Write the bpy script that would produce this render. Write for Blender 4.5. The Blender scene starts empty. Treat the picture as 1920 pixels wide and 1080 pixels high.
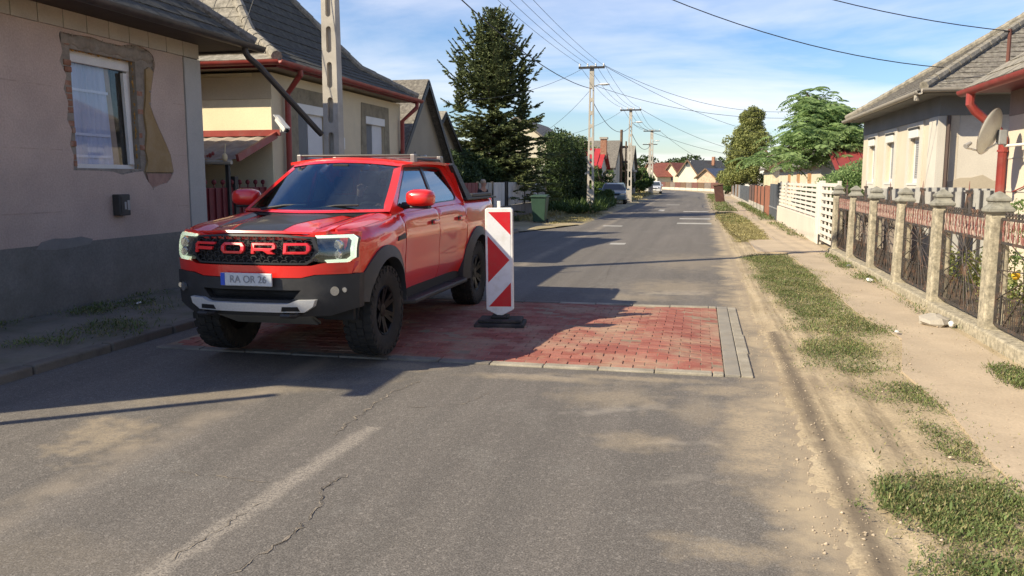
import bpy, math, random
import numpy as np
from mathutils import Vector, Matrix
from mathutils.geometry import delaunay_2d_cdt
random.seed(7); rng = np.random.default_rng(7)
PI = math.pi
S = bpy.context.scene
COL = S.collection
# ------------------------------------------------------------ camera
cam = bpy.data.objects.new('camera', bpy.data.cameras.new('camera')); COL.objects.link(cam)
cam.location = (0, 0, 1.70)
cam.rotation_euler = (math.radians(90 - 7.498), 0, math.radians(12.7586))
cam.data.sensor_width = 36; cam.data.lens = 36 * 1550 / 1920
cam.data.clip_start = .05; cam.data.clip_end = 3000
S.camera = cam
# ------------------------------------------------------------ sky, sun, exposure
SUN_EL = math.radians(34.8); SDX, SDY = .796, .605          # direction the light travels on the ground
W = bpy.data.worlds.new('World'); S.world = W; W.use_nodes = True
nt = W.node_tree; nt.nodes.clear()
def wn(t, **k):
    n = nt.nodes.new(t)
    for a, b in k.items(): setattr(n, a, b)
    return n
sky = wn('ShaderNodeTexSky', sky_type='NISHITA', sun_disc=False)
sky.sun_elevation = SUN_EL; sky.sun_rotation = math.atan2(-SDX, -SDY) % (2 * PI)
sky.air_density = 1.15; sky.dust_density = .25; sky.ozone_density = 2.2; sky.altitude = 100
bg = wn('ShaderNodeBackground'); bg.inputs[1].default_value = .10
out = wn('ShaderNodeOutputWorld')
tc = wn('ShaderNodeTexCoord')
sx = wn('ShaderNodeSeparateXYZ'); nt.links.new(tc.outputs['Generated'], sx.inputs[0])
# clouds: project the direction on a high plane
def wm(op, a, b=None, c=None):
    n = wn('ShaderNodeMath', operation=op)
    for i, q in enumerate((a, b, c)):
        if q is None: continue
        if isinstance(q, (int, float)): n.inputs[i].default_value = q
        else: nt.links.new(q, n.inputs[i])
    return n.outputs[0]
zz = wm('ADD', wm('MAXIMUM', sx.outputs[2], 0.0), .10)
cx_ = wm('DIVIDE', sx.outputs[0], zz); cy_ = wm('DIVIDE', sx.outputs[1], zz)
cb = wn('ShaderNodeCombineXYZ'); nt.links.new(cx_, cb.inputs[0]); nt.links.new(cy_, cb.inputs[1])
mp = wn('ShaderNodeMapping'); mp.inputs['Scale'].default_value = (.42, .55, 1); mp.inputs['Location'].default_value = (1.2, 4.4, 0); mp.inputs['Rotation'].default_value = (0, 0, .35)
nt.links.new(cb.outputs[0], mp.inputs[0])
n1 = wn('ShaderNodeTexNoise'); n1.inputs['Scale'].default_value = 1.1; n1.inputs['Detail'].default_value = 8; n1.inputs['Roughness'].default_value = .55; n1.inputs['Distortion'].default_value = .35
nt.links.new(mp.outputs[0], n1.inputs['Vector'])
rp = wn('ShaderNodeValToRGB'); rp.color_ramp.elements[0].position = .45; rp.color_ramp.elements[1].position = .68
nt.links.new(n1.outputs[0], rp.inputs[0])
cmask = wm('MULTIPLY', rp.outputs[0], .66)
mx = wn('ShaderNodeMix', data_type='RGBA'); nt.links.new(cmask, mx.inputs[0])
hs = wn('ShaderNodeHueSaturation'); hs.inputs['Saturation'].default_value = 1.12; hs.inputs['Value'].default_value = .92
nt.links.new(sky.outputs[0], hs.inputs['Color'])
tint = wn('ShaderNodeValToRGB'); e_ = tint.color_ramp.elements; e_[0].position = 0; e_[0].color = (.78, .86, 1.06, 1); e_[1].position = .45; e_[1].color = (.74, .84, 1.10, 1); q_ = e_.new(.12); q_.color = (.72, .83, 1.06, 1)
nt.links.new(sx.outputs[2], tint.inputs[0])
tm_ = wn('ShaderNodeMix', data_type='RGBA', blend_type='MULTIPLY'); tm_.inputs[0].default_value = 1; nt.links.new(hs.outputs[0], tm_.inputs[6]); nt.links.new(tint.outputs[0], tm_.inputs[7])
nt.links.new(tm_.outputs[2], mx.inputs[6]); mx.inputs[7].default_value = (7.8, 7.6, 7.9, 1)
nt.links.new(mx.outputs[2], bg.inputs[0]); nt.links.new(bg.outputs[0], out.inputs[0])
sl = bpy.data.lights.new('sun', 'SUN'); sl.energy = 5.0; sl.angle = math.radians(.5); sl.color = (1, .885, .66)
sun = bpy.data.objects.new('sun', sl); COL.objects.link(sun)
d = Vector((SDX * math.cos(SUN_EL), SDY * math.cos(SUN_EL), -math.sin(SUN_EL)))
sun.rotation_euler = d.to_track_quat('-Z', 'Y').to_euler(); sun.location = (-20, -15, 30)
S.view_settings.view_transform = 'Standard'; S.view_settings.look = 'None'; S.view_settings.exposure = .68; S.view_settings.gamma = 1
S.view_settings.use_curve_mapping = False
S.cycles.max_bounces = 6; S.cycles.transparent_max_bounces = 10

# ------------------------------------------------------------ helpers
def absloc(o):
    v = Vector((0, 0, 0))
    while o is not None: v += o.location; o = o.parent
    return v
def thing(name, label, cat, loc=(0, 0, 0), group=None, kind=None):
    o = bpy.data.objects.new(name, None); COL.objects.link(o); o.location = loc; o.empty_display_size = .1
    tag(o, label, cat, group, kind); return o
def tag(o, label=None, cat=None, group=None, kind=None):
    if label: o['label'] = label
    if cat: o['category'] = cat
    if group: o['group'] = group
    if kind: o['kind'] = kind
    return o
def link(name, me, parent=None, origin=None):
    o = bpy.data.objects.new(name, me); COL.objects.link(o)
    if parent is not None: o.parent = parent
    if origin is not None: o.location = origin
    return o
def arr_obj(name, V, F, m, parent=None, smooth=False, mats=None, mi=None, center=True):
    """V (N,3) array, F (M,k) array, placed in world coordinates"""
    V = np.asarray(V, dtype=np.float32); F = np.asarray(F, dtype=np.int32)
    c = (V.min(0) + V.max(0)) / 2 if center else np.zeros(3)
    me = bpy.data.meshes.new(name); k = F.shape[1]
    me.vertices.add(len(V)); me.vertices.foreach_set('co', (V - c).ravel())
    me.loops.add(F.size); me.loops.foreach_set('vertex_index', F.ravel())
    me.polygons.add(len(F)); me.polygons.foreach_set('loop_start', np.arange(0, F.size, k, dtype=np.int32)); me.polygons.foreach_set('loop_total', np.full(len(F), k, dtype=np.int32))
    for q in (mats or [m]): me.materials.append(q)
    if mi is not None: me.polygons.foreach_set('material_index', np.asarray(mi, dtype=np.int32))
    if smooth: me.polygons.foreach_set('use_smooth', np.ones(len(F), dtype=bool))
    me.update(); me.validate()
    return link(name, me, parent, Vector(map(float, c)) - absloc(parent))
class MB:
    def __init__(s): s.v = []; s.f = []; s.mi = []; s.cur = 0; s.T = None
    def add(s, vs, fs):
        b = len(s.v)
        if s.T is not None: vs = [s.T @ Vector(p) for p in vs]
        s.v += [tuple(p) for p in vs]; s.f += [tuple(b + i for i in f) for f in fs]; s.mi += [s.cur] * len(fs); return s
    def box(s, a, b, rz=0, c=None):
        x0, y0, z0 = a; x1, y1, z1 = b
        vs = [(x, y, z) for z in (z0, z1) for y in (y0, y1) for x in (x0, x1)]
        if rz:
            c = c or ((x0 + x1) / 2, (y0 + y1) / 2); cs, sn = math.cos(rz), math.sin(rz)
            vs = [(c[0] + (x - c[0]) * cs - (y - c[1]) * sn, c[1] + (x - c[0]) * sn + (y - c[1]) * cs, z) for x, y, z in vs]
        return s.add(vs, [(0, 2, 3, 1), (4, 5, 7, 6), (0, 1, 5, 4), (2, 6, 7, 3), (0, 4, 6, 2), (1, 3, 7, 5)])
    def bar(s, p, q, w, h, up=(0, 0, 1)):
        p = Vector(p); q = Vector(q); d = (q - p).normalized(); u = Vector(up)
        r = d.cross(u)
        if r.length < 1e-4: r = d.cross(Vector((0, 1, 0)))
        r.normalize(); u = r.cross(d).normalized(); r = r * w / 2; u = u * h / 2
        vs = [p - r - u, p + r - u, p + r + u, p - r + u, q - r - u, q + r - u, q + r + u, q - r + u]
        return s.add(vs, [(0, 1, 2, 3), (4, 7, 6, 5), (0, 4, 5, 1), (1, 5, 6, 2), (2, 6, 7, 3), (3, 7, 4, 0)])
    def tube(s, pts, r, n=8, cap=True):
        pts = [Vector(p) for p in pts]; rs = r if isinstance(r, (list, tuple)) else [r] * len(pts)
        vs = []; fs = []; pu = None
        for i, p in enumerate(pts):
            d = (pts[min(i + 1, len(pts) - 1)] - pts[max(i - 1, 0)])
            if d.length < 1e-9: d = Vector((0, 0, 1))
            d.normalize()
            if pu is None: pu = Vector((0, 0, 1)) if abs(d.z) < .9 else Vector((1, 0, 0))
            a = d.cross(pu)
            if a.length < 1e-6: a = d.cross(Vector((0, 1, 0)))
            a.normalize(); b = a.cross(d).normalized(); pu = b
            vs += [p + (a * math.cos(2 * PI * k / n) + b * math.sin(2 * PI * k / n)) * rs[i] for k in range(n)]
        for i in range(len(pts) - 1):
            for k in range(n):
                k2 = (k + 1) % n; fs.append((i * n + k, i * n + k2, (i + 1) * n + k2, (i + 1) * n + k))
        if cap: fs.append(tuple(range(n - 1, -1, -1))); fs.append(tuple((len(pts) - 1) * n + k for k in range(n)))
        return s.add(vs, fs)
    def lathe(s, prof, c=(0, 0, 0), n=24, axis='z'):
        vs = []; fs = []
        for r, h in prof:
            for k in range(n):
                a = 2 * PI * k / n; p = (r * math.cos(a), r * math.sin(a), h)
                if axis == 'x': p = (h, p[0], p[1])
                elif axis == 'y': p = (p[0], h, p[1])
                vs.append((c[0] + p[0], c[1] + p[1], c[2] + p[2]))
        for i in range(len(prof) - 1):
            for k in range(n): k2 = (k + 1) % n; fs.append((i * n + k, i * n + k2, (i + 1) * n + k2, (i + 1) * n + k))
        if prof[0][0] > 1e-6: fs.append(tuple(range(n - 1, -1, -1)))
        if prof[-1][0] > 1e-6: fs.append(tuple((len(prof) - 1) * n + k for k in range(n)))
        return s.add(vs, fs)
    def ell(s, c, r, n=12, m=8, T=None):
        vs = []; fs = []
        for i in range(m + 1):
            t = PI * i / m
            for k in range(n):
                a = 2 * PI * k / n; p = Vector((r[0] * math.sin(t) * math.cos(a), r[1] * math.sin(t) * math.sin(a), r[2] * math.cos(t)))
                if T is not None: p = T @ p
                vs.append(Vector(c) + p)
        for i in range(m):
            for k in range(n): k2 = (k + 1) % n; fs.append((i * n + k, i * n + k2, (i + 1) * n + k2, (i + 1) * n + k))
        return s.add(vs, fs)
    def grid(s, rows, close=False):
        n = len(rows[0]); vs = [p for r in rows for p in r]; fs = []
        for i in range(len(rows) - 1):
            for k in range(n - 1): fs.append((i * n + k, i * n + k + 1, (i + 1) * n + k + 1, (i + 1) * n + k))
        return s.add(vs, fs)
    def slab(s, poly, n):
        """polygon (list of 3-D points) thickened along vector n"""
        n = Vector(n); a = [Vector(p) for p in poly]; b = [p + n for p in a]; k = len(a)
        return s.add(a + b, [tuple(range(k - 1, -1, -1)), tuple(range(k, 2 * k))] + [(i, (i + 1) % k, k + (i + 1) % k, k + i) for i in range(k)])
    def build(s, name, m, parent=None, smooth=False, bevel=0, seg=2, label=None, fixn=False, angle=35, **tags):
        if not s.v: return None
        c = Vector((0, 0, 0)); a = np.array(s.v); c = Vector(map(float, (a.min(0) + a.max(0)) / 2))
        me = bpy.data.meshes.new(name); me.from_pydata([tuple(Vector(p) - c) for p in s.v], [], s.f)
        for q in (m if isinstance(m, (list, tuple)) else [m]): me.materials.append(q)
        if any(s.mi): me.polygons.foreach_set('material_index', s.mi)
        if fixn:
            import bmesh
            bm = bmesh.new(); bm.from_mesh(me); bmesh.ops.remove_doubles(bm, verts=bm.verts, dist=1e-5); bmesh.ops.recalc_face_normals(bm, faces=bm.faces); bm.to_mesh(me); bm.free()
        me.update()
        if smooth:
            me.polygons.foreach_set('use_smooth', [True] * len(me.polygons))
            me.set_sharp_from_angle(angle=math.radians(angle))
        o = link(name, me, parent, c - absloc(parent))
        if bevel:
            b = o.modifiers.new('bevel', 'BEVEL'); b.width = bevel; b.segments = seg; b.limit_method = 'ANGLE'; b.angle_limit = math.radians(40)
        if label: o['label'] = label
        for k2, v2 in tags.items(): o[{'cat': 'category'}.get(k2, k2)] = v2
        return o
def inpoly(p, poly):
    x, y = p; r = False; n = len(poly)
    for i in range(n):
        x0, y0 = poly[i]; x1, y1 = poly[i - 1]
        if (y0 > y) != (y1 > y) and x < (x1 - x0) * (y - y0) / (y1 - y0) + x0: r = not r
    return r
def surf(mb, outline, fn, off=0., thick=.01, holes=(), step=None, dens=None):
    """2-D outline (with holes) triangulated, mapped on a surface by fn(a,b,offset) -> point, and given thickness"""
    loops = [list(outline)] + [list(h) for h in holes]
    pts = []; edges = []
    for L in loops:
        if dens:
            L2 = []
            for i in range(len(L)):
                p, q = L[i], L[(i + 1) % len(L)]; k = max(1, int(math.hypot(q[0] - p[0], q[1] - p[1]) / dens))
                L2 += [(p[0] + (q[0] - p[0]) * j / k, p[1] + (q[1] - p[1]) * j / k) for j in range(k)]
            L = L2
        b = len(pts); pts += L; edges += [(b + i, b + (i + 1) % len(L)) for i in range(len(L))]
    if step:
        a = np.array(outline); x0, y0 = a.min(0); x1, y1 = a.max(0)
        sx_, sy_ = step if isinstance(step, (tuple, list)) else (step, step)
        for x in np.arange(x0 + sx_ * .5, x1, sx_):
            for y in np.arange(y0 + sy_ * .5, y1, sy_):
                if inpoly((x, y), outline) and not any(inpoly((x, y), h) for h in holes): pts.append((float(x), float(y)))
    r = delaunay_2d_cdt([Vector(p) for p in pts], edges, [], 0, 1e-6)
    vs, fs = r[0], r[2]
    keep = []
    for f in fs:
        c = (sum(vs[i][0] for i in f) / len(f), sum(vs[i][1] for i in f) / len(f))
        if inpoly(c, outline) and not any(inpoly(c, h) for h in holes): keep.append(tuple(f))
    n = len(vs); P = [fn(v[0], v[1], off) for v in vs] + [fn(v[0], v[1], off - thick) for v in vs]
    ec = {}
    for f in keep:
        for i in range(len(f)):
            e = (f[i], f[(i + 1) % len(f)]); ec[e] = 1
    F = list(keep) + [tuple(n + i for i in reversed(f)) for f in keep]
    for (a, b) in ec:
        if (b, a) not in ec: F.append((a, n + a, n + b, b))
    used = sorted({i for f in F for i in f}); mp_ = {u: i for i, u in enumerate(used)}
    return mb.add([P[u] for u in used], [tuple(mp_[i] for i in f) for f in F])
# ------------------------------------------------------------ materials
class N:
    def __init__(s, name):
        s.m = bpy.data.materials.new(name); s.m.use_nodes = True; s.t = s.m.node_tree; s.b = s.t.nodes['Principled BSDF']; s.g = None
    def n(s, t, **k):
        x = s.t.nodes.new(t)
        for a, b in k.items(): setattr(x, a, b)
        return x
    def put(s, sock, v):
        if isinstance(v, (int, float)): sock.default_value = v
        elif isinstance(v, (tuple, list)): sock.default_value = (*v, 1) if len(v) == 3 and sock.type == 'RGBA' else v
        else: s.t.links.new(v, sock)
    def pos(s):
        if not s.g: s.g = s.n('ShaderNodeNewGeometry')
        return s.g.outputs['Position']
    def math(s, op, a, b=0, c=0, clamp=False):
        x = s.n('ShaderNodeMath', operation=op); x.use_clamp = clamp; s.put(x.inputs[0], a); s.put(x.inputs[1], b); s.put(x.inputs[2], c); return x.outputs[0]
    def map(s, v, sc=(1, 1, 1), loc=(0, 0, 0), rot=(0, 0, 0)):
        x = s.n('ShaderNodeMapping'); s.put(x.inputs[0], v); x.inputs['Scale'].default_value = sc; x.inputs['Location'].default_value = loc; x.inputs['Rotation'].default_value = rot; return x.outputs[0]
    def noise(s, sc, v=None, det=4, rough=.55, dist=0):
        x = s.n('ShaderNodeTexNoise'); s.put(x.inputs['Vector'], v if v is not None else s.pos()); x.inputs['Scale'].default_value = sc; x.inputs['Detail'].default_value = det; x.inputs['Roughness'].default_value = rough; x.inputs['Distortion'].default_value = dist; return x.outputs[0]
    def voro(s, sc, v=None, feat='F1', out=0):
        x = s.n('ShaderNodeTexVoronoi', feature=feat); s.put(x.inputs['Vector'], v if v is not None else s.pos()); x.inputs['Scale'].default_value = sc; return x.outputs[out]
    def ramp(s, f, stops):
        x = s.n('ShaderNodeValToRGB'); s.put(x.inputs[0], f); e = x.color_ramp.elements
        while len(e) < len(stops): e.new(.5)
        for q, (p, c) in zip(e, stops): q.position = p; q.color = (c, c, c, 1) if isinstance(c, (int, float)) else (*c, 1)
        return x.outputs[0]
    def mix(s, f, a, b, mode='MIX'):
        x = s.n('ShaderNodeMix', data_type='RGBA', blend_type=mode); x.clamp_factor = True
        s.put(x.inputs[0], f); s.put(x.inputs[6], a); s.put(x.inputs[7], b); return x.outputs[2]
    def xyz(s, i): 
        x = s.n('ShaderNodeSeparateXYZ'); s.put(x.inputs[0], s.pos()); return x.outputs[i]
    def bump(s, h, st=.3, d=.01, prev=None):
        x = s.n('ShaderNodeBump'); s.put(x.inputs['Height'], h); x.inputs['Strength'].default_value = st; x.inputs['Distance'].default_value = d
        if prev is not None: s.put(x.inputs['Normal'], prev)
        s.put(s.b.inputs['Normal'], x.outputs[0]); return x.outputs[0]
    def set(s, **k):
        for a, b in k.items(): s.put(s.b.inputs[{'col': 'Base Color', 'rough': 'Roughness', 'metal': 'Metallic', 'coat': 'Coat Weight', 'spec': 'Specular IOR Level', 'alpha': 'Alpha'}[a]], b)
        return s.m
def M(name, col, rough=.8, var=.25, scale=2.5, bump=.25, bs=60, metal=0, coat=0, spec=.4, dirt=None, da=.5, ds=1.2, fine=.12):
    q = N(name); c = tuple(col)
    lo = tuple(x * (1 - var) for x in c); hi = tuple(min(1, x * (1 + var)) for x in c)
    cc = q.ramp(q.noise(scale, det=6, rough=.6), [(.3, lo), (.7, hi)])
    if fine: cc = q.mix(1, cc, q.ramp(q.noise(bs, det=3), [(.3, 1 - fine), (.7, 1 + 0 * fine)]), 'MULTIPLY')
    if dirt: cc = q.mix(q.ramp(q.noise(ds, det=8, rough=.65), [(.5, 0), (.72, da)]), cc, dirt)
    q.set(col=cc, rough=rough, metal=metal, coat=coat, spec=spec)
    if bump: q.bump(q.noise(bs, det=5), bump, .006)
    return q.m
def leafmat(name, lo, hi, trans=.25, rough=.6, dry=None):
    q = N(name); q.pos(); rnd = q.g.outputs['Random Per Island']
    c = q.ramp(rnd, [(0, lo), (1, hi)] if not dry else [(0, lo), (.78, hi), (.86, dry), (1, tuple(x * .6 for x in dry))])
    c = q.mix(q.ramp(q.noise(1.3, det=3), [(.35, 0), (.7, .45)]), c, tuple(min(1, x * 1.5) for x in hi))
    q.set(col=c, rough=rough, spec=.3)
    tr = q.n('ShaderNodeBsdfTranslucent'); q.put(tr.inputs[0], c)
    ms = q.n('ShaderNodeMixShader'); ms.inputs[0].default_value = trans
    q.t.links.new(q.b.outputs[0], ms.inputs[1]); q.t.links.new(tr.outputs[0], ms.inputs[2])
    q.t.links.new(ms.outputs[0], q.t.nodes['Material Output'].inputs[0]); return q.m
def glassmat(name, tint, refl=.08, rough=.02):
    q = N(name); t = q.n('ShaderNodeBsdfTransparent'); q.put(t.inputs[0], tint)
    g = q.n('ShaderNodeBsdfGlossy'); g.inputs['Roughness'].default_value = rough; q.put(g.inputs[0], (1, 1, 1))
    fr = q.n('ShaderNodeLayerWeight'); fr.inputs[0].default_value = .5
    f = q.math('ADD', q.math('MULTIPLY', q.math('POWER', fr.outputs['Facing'], 4.0), .75), refl + .03, clamp=True)
    ms = q.n('ShaderNodeMixShader'); q.put(ms.inputs[0], f); q.t.links.new(t.outputs[0], ms.inputs[1]); q.t.links.new(g.outputs[0], ms.inputs[2])
    q.t.links.new(ms.outputs[0], q.t.nodes['Material Output'].inputs[0]); return q.m
white_paint = M('white_paint', (.72, .70, .66), .5, .06, 3, .05, 80)
red_gutter = M('red_gutter_paint', (.30, .05, .042), .45, .2, 4, .1, 60, dirt=(.25, .12, .10), da=.6, ds=5)
dark_red = M('dark_red_paint', (.16, .02, .025), .6, .2, 3, .1, 60)
black_plastic = M('black_plastic', (.018, .018, .02), .45, .1, 8, .15, 220, fine=0)
concrete = M('concrete', (.40, .36, .30), .9, .18, 3, .5, 55, dirt=(.20, .18, .15), da=.6, ds=2.2)
concrete_light = M('concrete_pole', (.47, .43, .37), .9, .15, 2.5, .4, 60, dirt=(.28, .25, .2), da=.5, ds=3)
mossy_concrete = M('lichen_concrete', (.42, .37, .275), .95, .35, 14, .9, 38, dirt=(.13, .12, .095), da=.9, ds=16, fine=.3)
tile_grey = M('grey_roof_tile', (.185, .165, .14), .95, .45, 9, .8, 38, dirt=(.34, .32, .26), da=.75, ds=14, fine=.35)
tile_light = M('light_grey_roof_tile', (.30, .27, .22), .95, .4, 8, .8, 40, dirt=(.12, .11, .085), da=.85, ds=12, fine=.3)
tile_red = M('red_roof_tile', (.30, .10, .07), .9, .25, 2, .4, 30)
dark_metal = M('dark_metal', (.035, .032, .03), .55, .3, 6, .2, 120)
wire_black = M('cable_black', (.03, .03, .035), .6, 0, 1, 0, fine=0)
glass_dark = glassmat('window_glass', (.55, .6, .62), .10)
dark_room = M('dark_interior', (.03, .03, .032), .9, .1, 2, 0)
wood_brown = M('brown_wood', (.16, .10, .06), .8, .3, 8, .3, 60)
rust = M('rust_brown_sheet', (.30, .12, .07), .75, .2, 3, .2, 40)
galv = M('grey_sheet', (.30, .31, .32), .5, .15, 2, .1, 40, metal=.2, dirt=(.2, .17, .14), da=.4, ds=3)
# ============================================================ GROUND, ROAD
def vin(P, poly):
    x, y = P[:, 0], P[:, 1]; r = np.zeros(len(P), bool); n = len(poly)
    for i in range(n):
        x0, y0 = poly[i]; x1, y1 = poly[i - 1]
        if y0 == y1: continue
        r ^= ((y0 > y) != (y1 > y)) & (x < (x1 - x0) * (y - y0) / (y1 - y0) + x0)
    return r
def vnoise(x, y, seed=0):
    """cheap smooth noise made of sines"""
    r = np.random.default_rng(seed); o = np.zeros_like(x, dtype=float)
    for k in range(7):
        a, b, p = r.normal(size=2)[0] * (1 + k * .7), r.normal() * (1 + k * .7), r.uniform(0, 6.28)
        o += np.sin(a * x + b * y + p) / (1 + k * .5)
    return o / 3
def asphalt():
    q = N('asphalt'); p = q.pos()
    X = q.xyz(0); Y = q.xyz(1)
    st = q.map(p, sc=(1.6, .12, 1))
    base = q.ramp(q.noise(1.2, st, det=6), [(.3, (.138, .124, .110)), (.7, (.186, .166, .146))])
    base = q.mix(q.ramp(q.noise(.35, det=5), [(.4, 0), (.65, .7)]), base, (.150, .135, .118))
    base = q.mix(q.ramp(q.noise(1, q.map(p, sc=(2.6, .05, 1)), det=4), [(.45, 0), (.62, .35)]), base, (.105, .097, .088))
    base = q.mix(q.ramp(q.noise(1, q.map(p, sc=(1.1, .9, 1), loc=(4, 2, 0)), det=9, rough=.7), [(.56, 0), (.60, .28)]), base, (.20, .185, .165))
    # stones
    spk = q.ramp(q.noise(110, det=2, rough=.7), [(.34, .62), (.52, .97), (.66, 1.5)])
    base = q.mix(1, base, spk, 'MULTIPLY')
    spk2 = q.ramp(q.voro(60, out=1), [(0, .72), (.7, 1.0), (1, 1.5)])
    base = q.mix(.75, base, spk2, 'MULTIPLY')
    nz = q.noise(1.3, det=7, rough=.62); nf = q.noise(5, det=6, rough=.65)
    dust = (.40, .32, .215)
    # right edge dust
    e = q.math('ADD', q.math('MULTIPLY', q.math('SUBTRACT', X, .42), 2.7), q.math('MULTIPLY', q.math('SUBTRACT', nz, .5), 3.2))
    e = q.math('ADD', e, q.math('MULTIPLY', q.math('SUBTRACT', nf, .5), 1.2))
    m = q.math('MULTIPLY', q.math('ADD', e, .25, clamp=True), .97)
    # dark tyre rut along the dusty edge
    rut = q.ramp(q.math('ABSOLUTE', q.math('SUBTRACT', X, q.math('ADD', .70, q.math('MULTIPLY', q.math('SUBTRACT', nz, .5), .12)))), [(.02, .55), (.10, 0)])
    def ell(cx, cy, rx, ry, amt, k=1.0, rot=0):
        c, s = math.cos(rot), math.sin(rot)
        dx = q.math('SUBTRACT', X, cx); dy = q.math('SUBTRACT', Y, cy)
        u = q.math('ADD', q.math('MULTIPLY', dx, c / rx), q.math('MULTIPLY', dy, s / rx)); v = q.math('ADD', q.math('MULTIPLY', dx, -s / ry), q.math('MULTIPLY', dy, c / ry))
        r = q.math('SQRT', q.math('ADD', q.math('MULTIPLY', u, u), q.math('MULTIPLY', v, v)))
        r = q.math('ADD', r, q.math('MULTIPLY', q.math('SUBTRACT', nf, .5), 1.9 * k))
        return q.math('MULTIPLY', q.math('MULTIPLY', q.ramp(r, [(.30, 1), (1.05, 0)]), q.ramp(q.noise(40, det=4, rough=.7), [(.38, .45), (.58, 1)])), amt)
    for a in [(-3.85, 4.6, .33, .55, .62, 1.6, .5), (-.62, 6.35, .55, .42, .42), (.05, 6.1, .3, .5, .35), (.2, 3.75, .42, .16, .5, 1.5), (.35, 5.2, .28, .9, .55), (-.35, 13.2, 1.0, 1.3, .45), (-.9, 12.0, .9, .45, .4),
              (-2.6, 7.0, .5, .22, .5), (-1.2, 6.85, 1.0, .15, .5), (-.2, 17.5, 1.2, 2.2, .35), (-3.6, 5.8, 1.5, .25, .35, 1, .6), (-.35, 5.3, .35, .25, .5), (.48, 9.6, .22, 3.0, .7), (.42, 5.6, .30, 1.3, .95), (.30, 6.75, .5, .25, .6), (-.5, 7.0, .9, .12, .6), (-2.9, 3.0, .8, .35, .12)]:
        m = q.math('MAXIMUM', m, ell(*a))
    for a in [(-.55, 6.0, .5, .09, .8, 1.7, .5), (-.15, 5.3, .35, .06, .7, 1.8, .2), (-1.3, 6.9, .5, .10, .5, 1.8), (-.3, 12.6, .7, .3, .8, 1.5, .3), (-1.2, 9.3, .2, .3, .0), (-.1, 4.6, .3, .08, .4, 1.7, .6)]:
        base = q.mix(q.math('MULTIPLY', ell(*a), .6), base, (.36, .32, .27))
    # worn lane line dust (old centre paint) and a dusty wheel line on the left
    base = q.mix(m, base, dust)
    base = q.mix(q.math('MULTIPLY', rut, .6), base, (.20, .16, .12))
    dl = q.math('ADD', q.math('ABSOLUTE', q.math('SUBTRACT', X, q.math('ADD', -2.40, q.math('MULTIPLY', Y, .045)))), q.math('MULTIPLY', q.math('SUBTRACT', nf, .5), .16))
    lmk = q.math('MULTIPLY', q.math('MULTIPLY', q.ramp(dl, [(.03, 1), (.085, 0)]), q.ramp(Y, [(.0, 1), (1, 1)])), q.ramp(q.noise(55, det=3, rough=.7), [(.40, .15), (.56, 1)]))
    lmk = q.math('MULTIPLY', lmk, q.math('LESS_THAN', Y, 5.2)); base = q.mix(q.math('MULTIPLY', lmk, .55), base, (.40, .35, .29))
    l2 = q.math('MULTIPLY', q.ramp(q.math('ABSOLUTE', q.math('ADD', X, 3.42)), [(.04, .5), (.20, 0)]), q.ramp(q.noise(3, det=5), [(.4, .2), (.6, 1)]))
    base = q.mix(l2, base, (.33, .275, .21))
    q.set(col=base, rough=.88, spec=.25)
    n1 = q.bump(q.noise(95, det=3, rough=.7), .55, .006)
    q.bump(q.noise(3, det=3), .15, .02, n1)
    return q.m
asphalt_m = asphalt()
def dirt_mat():
    q = N('dry_dirt'); X = q.xyz(0); Y = q.xyz(1)
    c = q.ramp(q.noise(1.1, det=8, rough=.6), [(.3, (.34, .27, .175)), (.5, (.42, .335, .22)), (.7, (.50, .41, .28))])
    c = q.mix(1, c, q.ramp(q.noise(60, det=4, rough=.7), [(.3, .72), (.6, 1.08)]), 'MULTIPLY')
    st = q.ramp(q.noise(1, q.map(q.pos(), sc=(14, .35, 1)), det=5), [(.40, .75), (.56, 1.05)])
    a = q.ramp(X, [(.0, 1), (1, 1)])
    near = q.math('LESS_THAN', X, 1.35)
    c = q.mix(q.math('MULTIPLY', near, .8), c, q.mix(1, c, st, 'MULTIPLY'))
    c = q.mix(q.ramp(q.noise(.8, det=7), [(.52, 0), (.68, .5)]), c, (.24, .19, .14))
    bd = q.math('ADD', q.math('ABSOLUTE', q.math('SUBTRACT', X, .83)), q.math('MULTIPLY', q.math('SUBTRACT', q.noise(2.5, det=4), .5), .12))
    c = q.mix(q.math('MULTIPLY', q.ramp(bd, [(.015, .85), (.10, 0)]), q.math('LESS_THAN', Y, 9.5)), c, (.13, .105, .08))
    q.set(col=c, rough=.95, spec=.15)
    n1 = q.bump(q.noise(70, det=5, rough=.7), .5, .008)
    q.bump(q.noise(9, det=5), .5, .03, n1); return q.m
dirt_m = dirt_mat()
path_m = M('path_concrete_dusty', (.47, .375, .265), .95, .14, .9, .35, 45, dirt=(.36, .28, .195), da=.6, ds=1.1, fine=.18)
field_m = M('dry_grass_field', (.20, .185, .09), .95, .3, .15, .3, 8, dirt=(.30, .25, .15), da=.7, ds=.3)
shade_dirt = M('left_pavement_dirt', (.20, .18, .145), .95, .25, 1.2, .5, 35, dirt=(.10, .11, .05), da=.8, ds=1.6)
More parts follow.
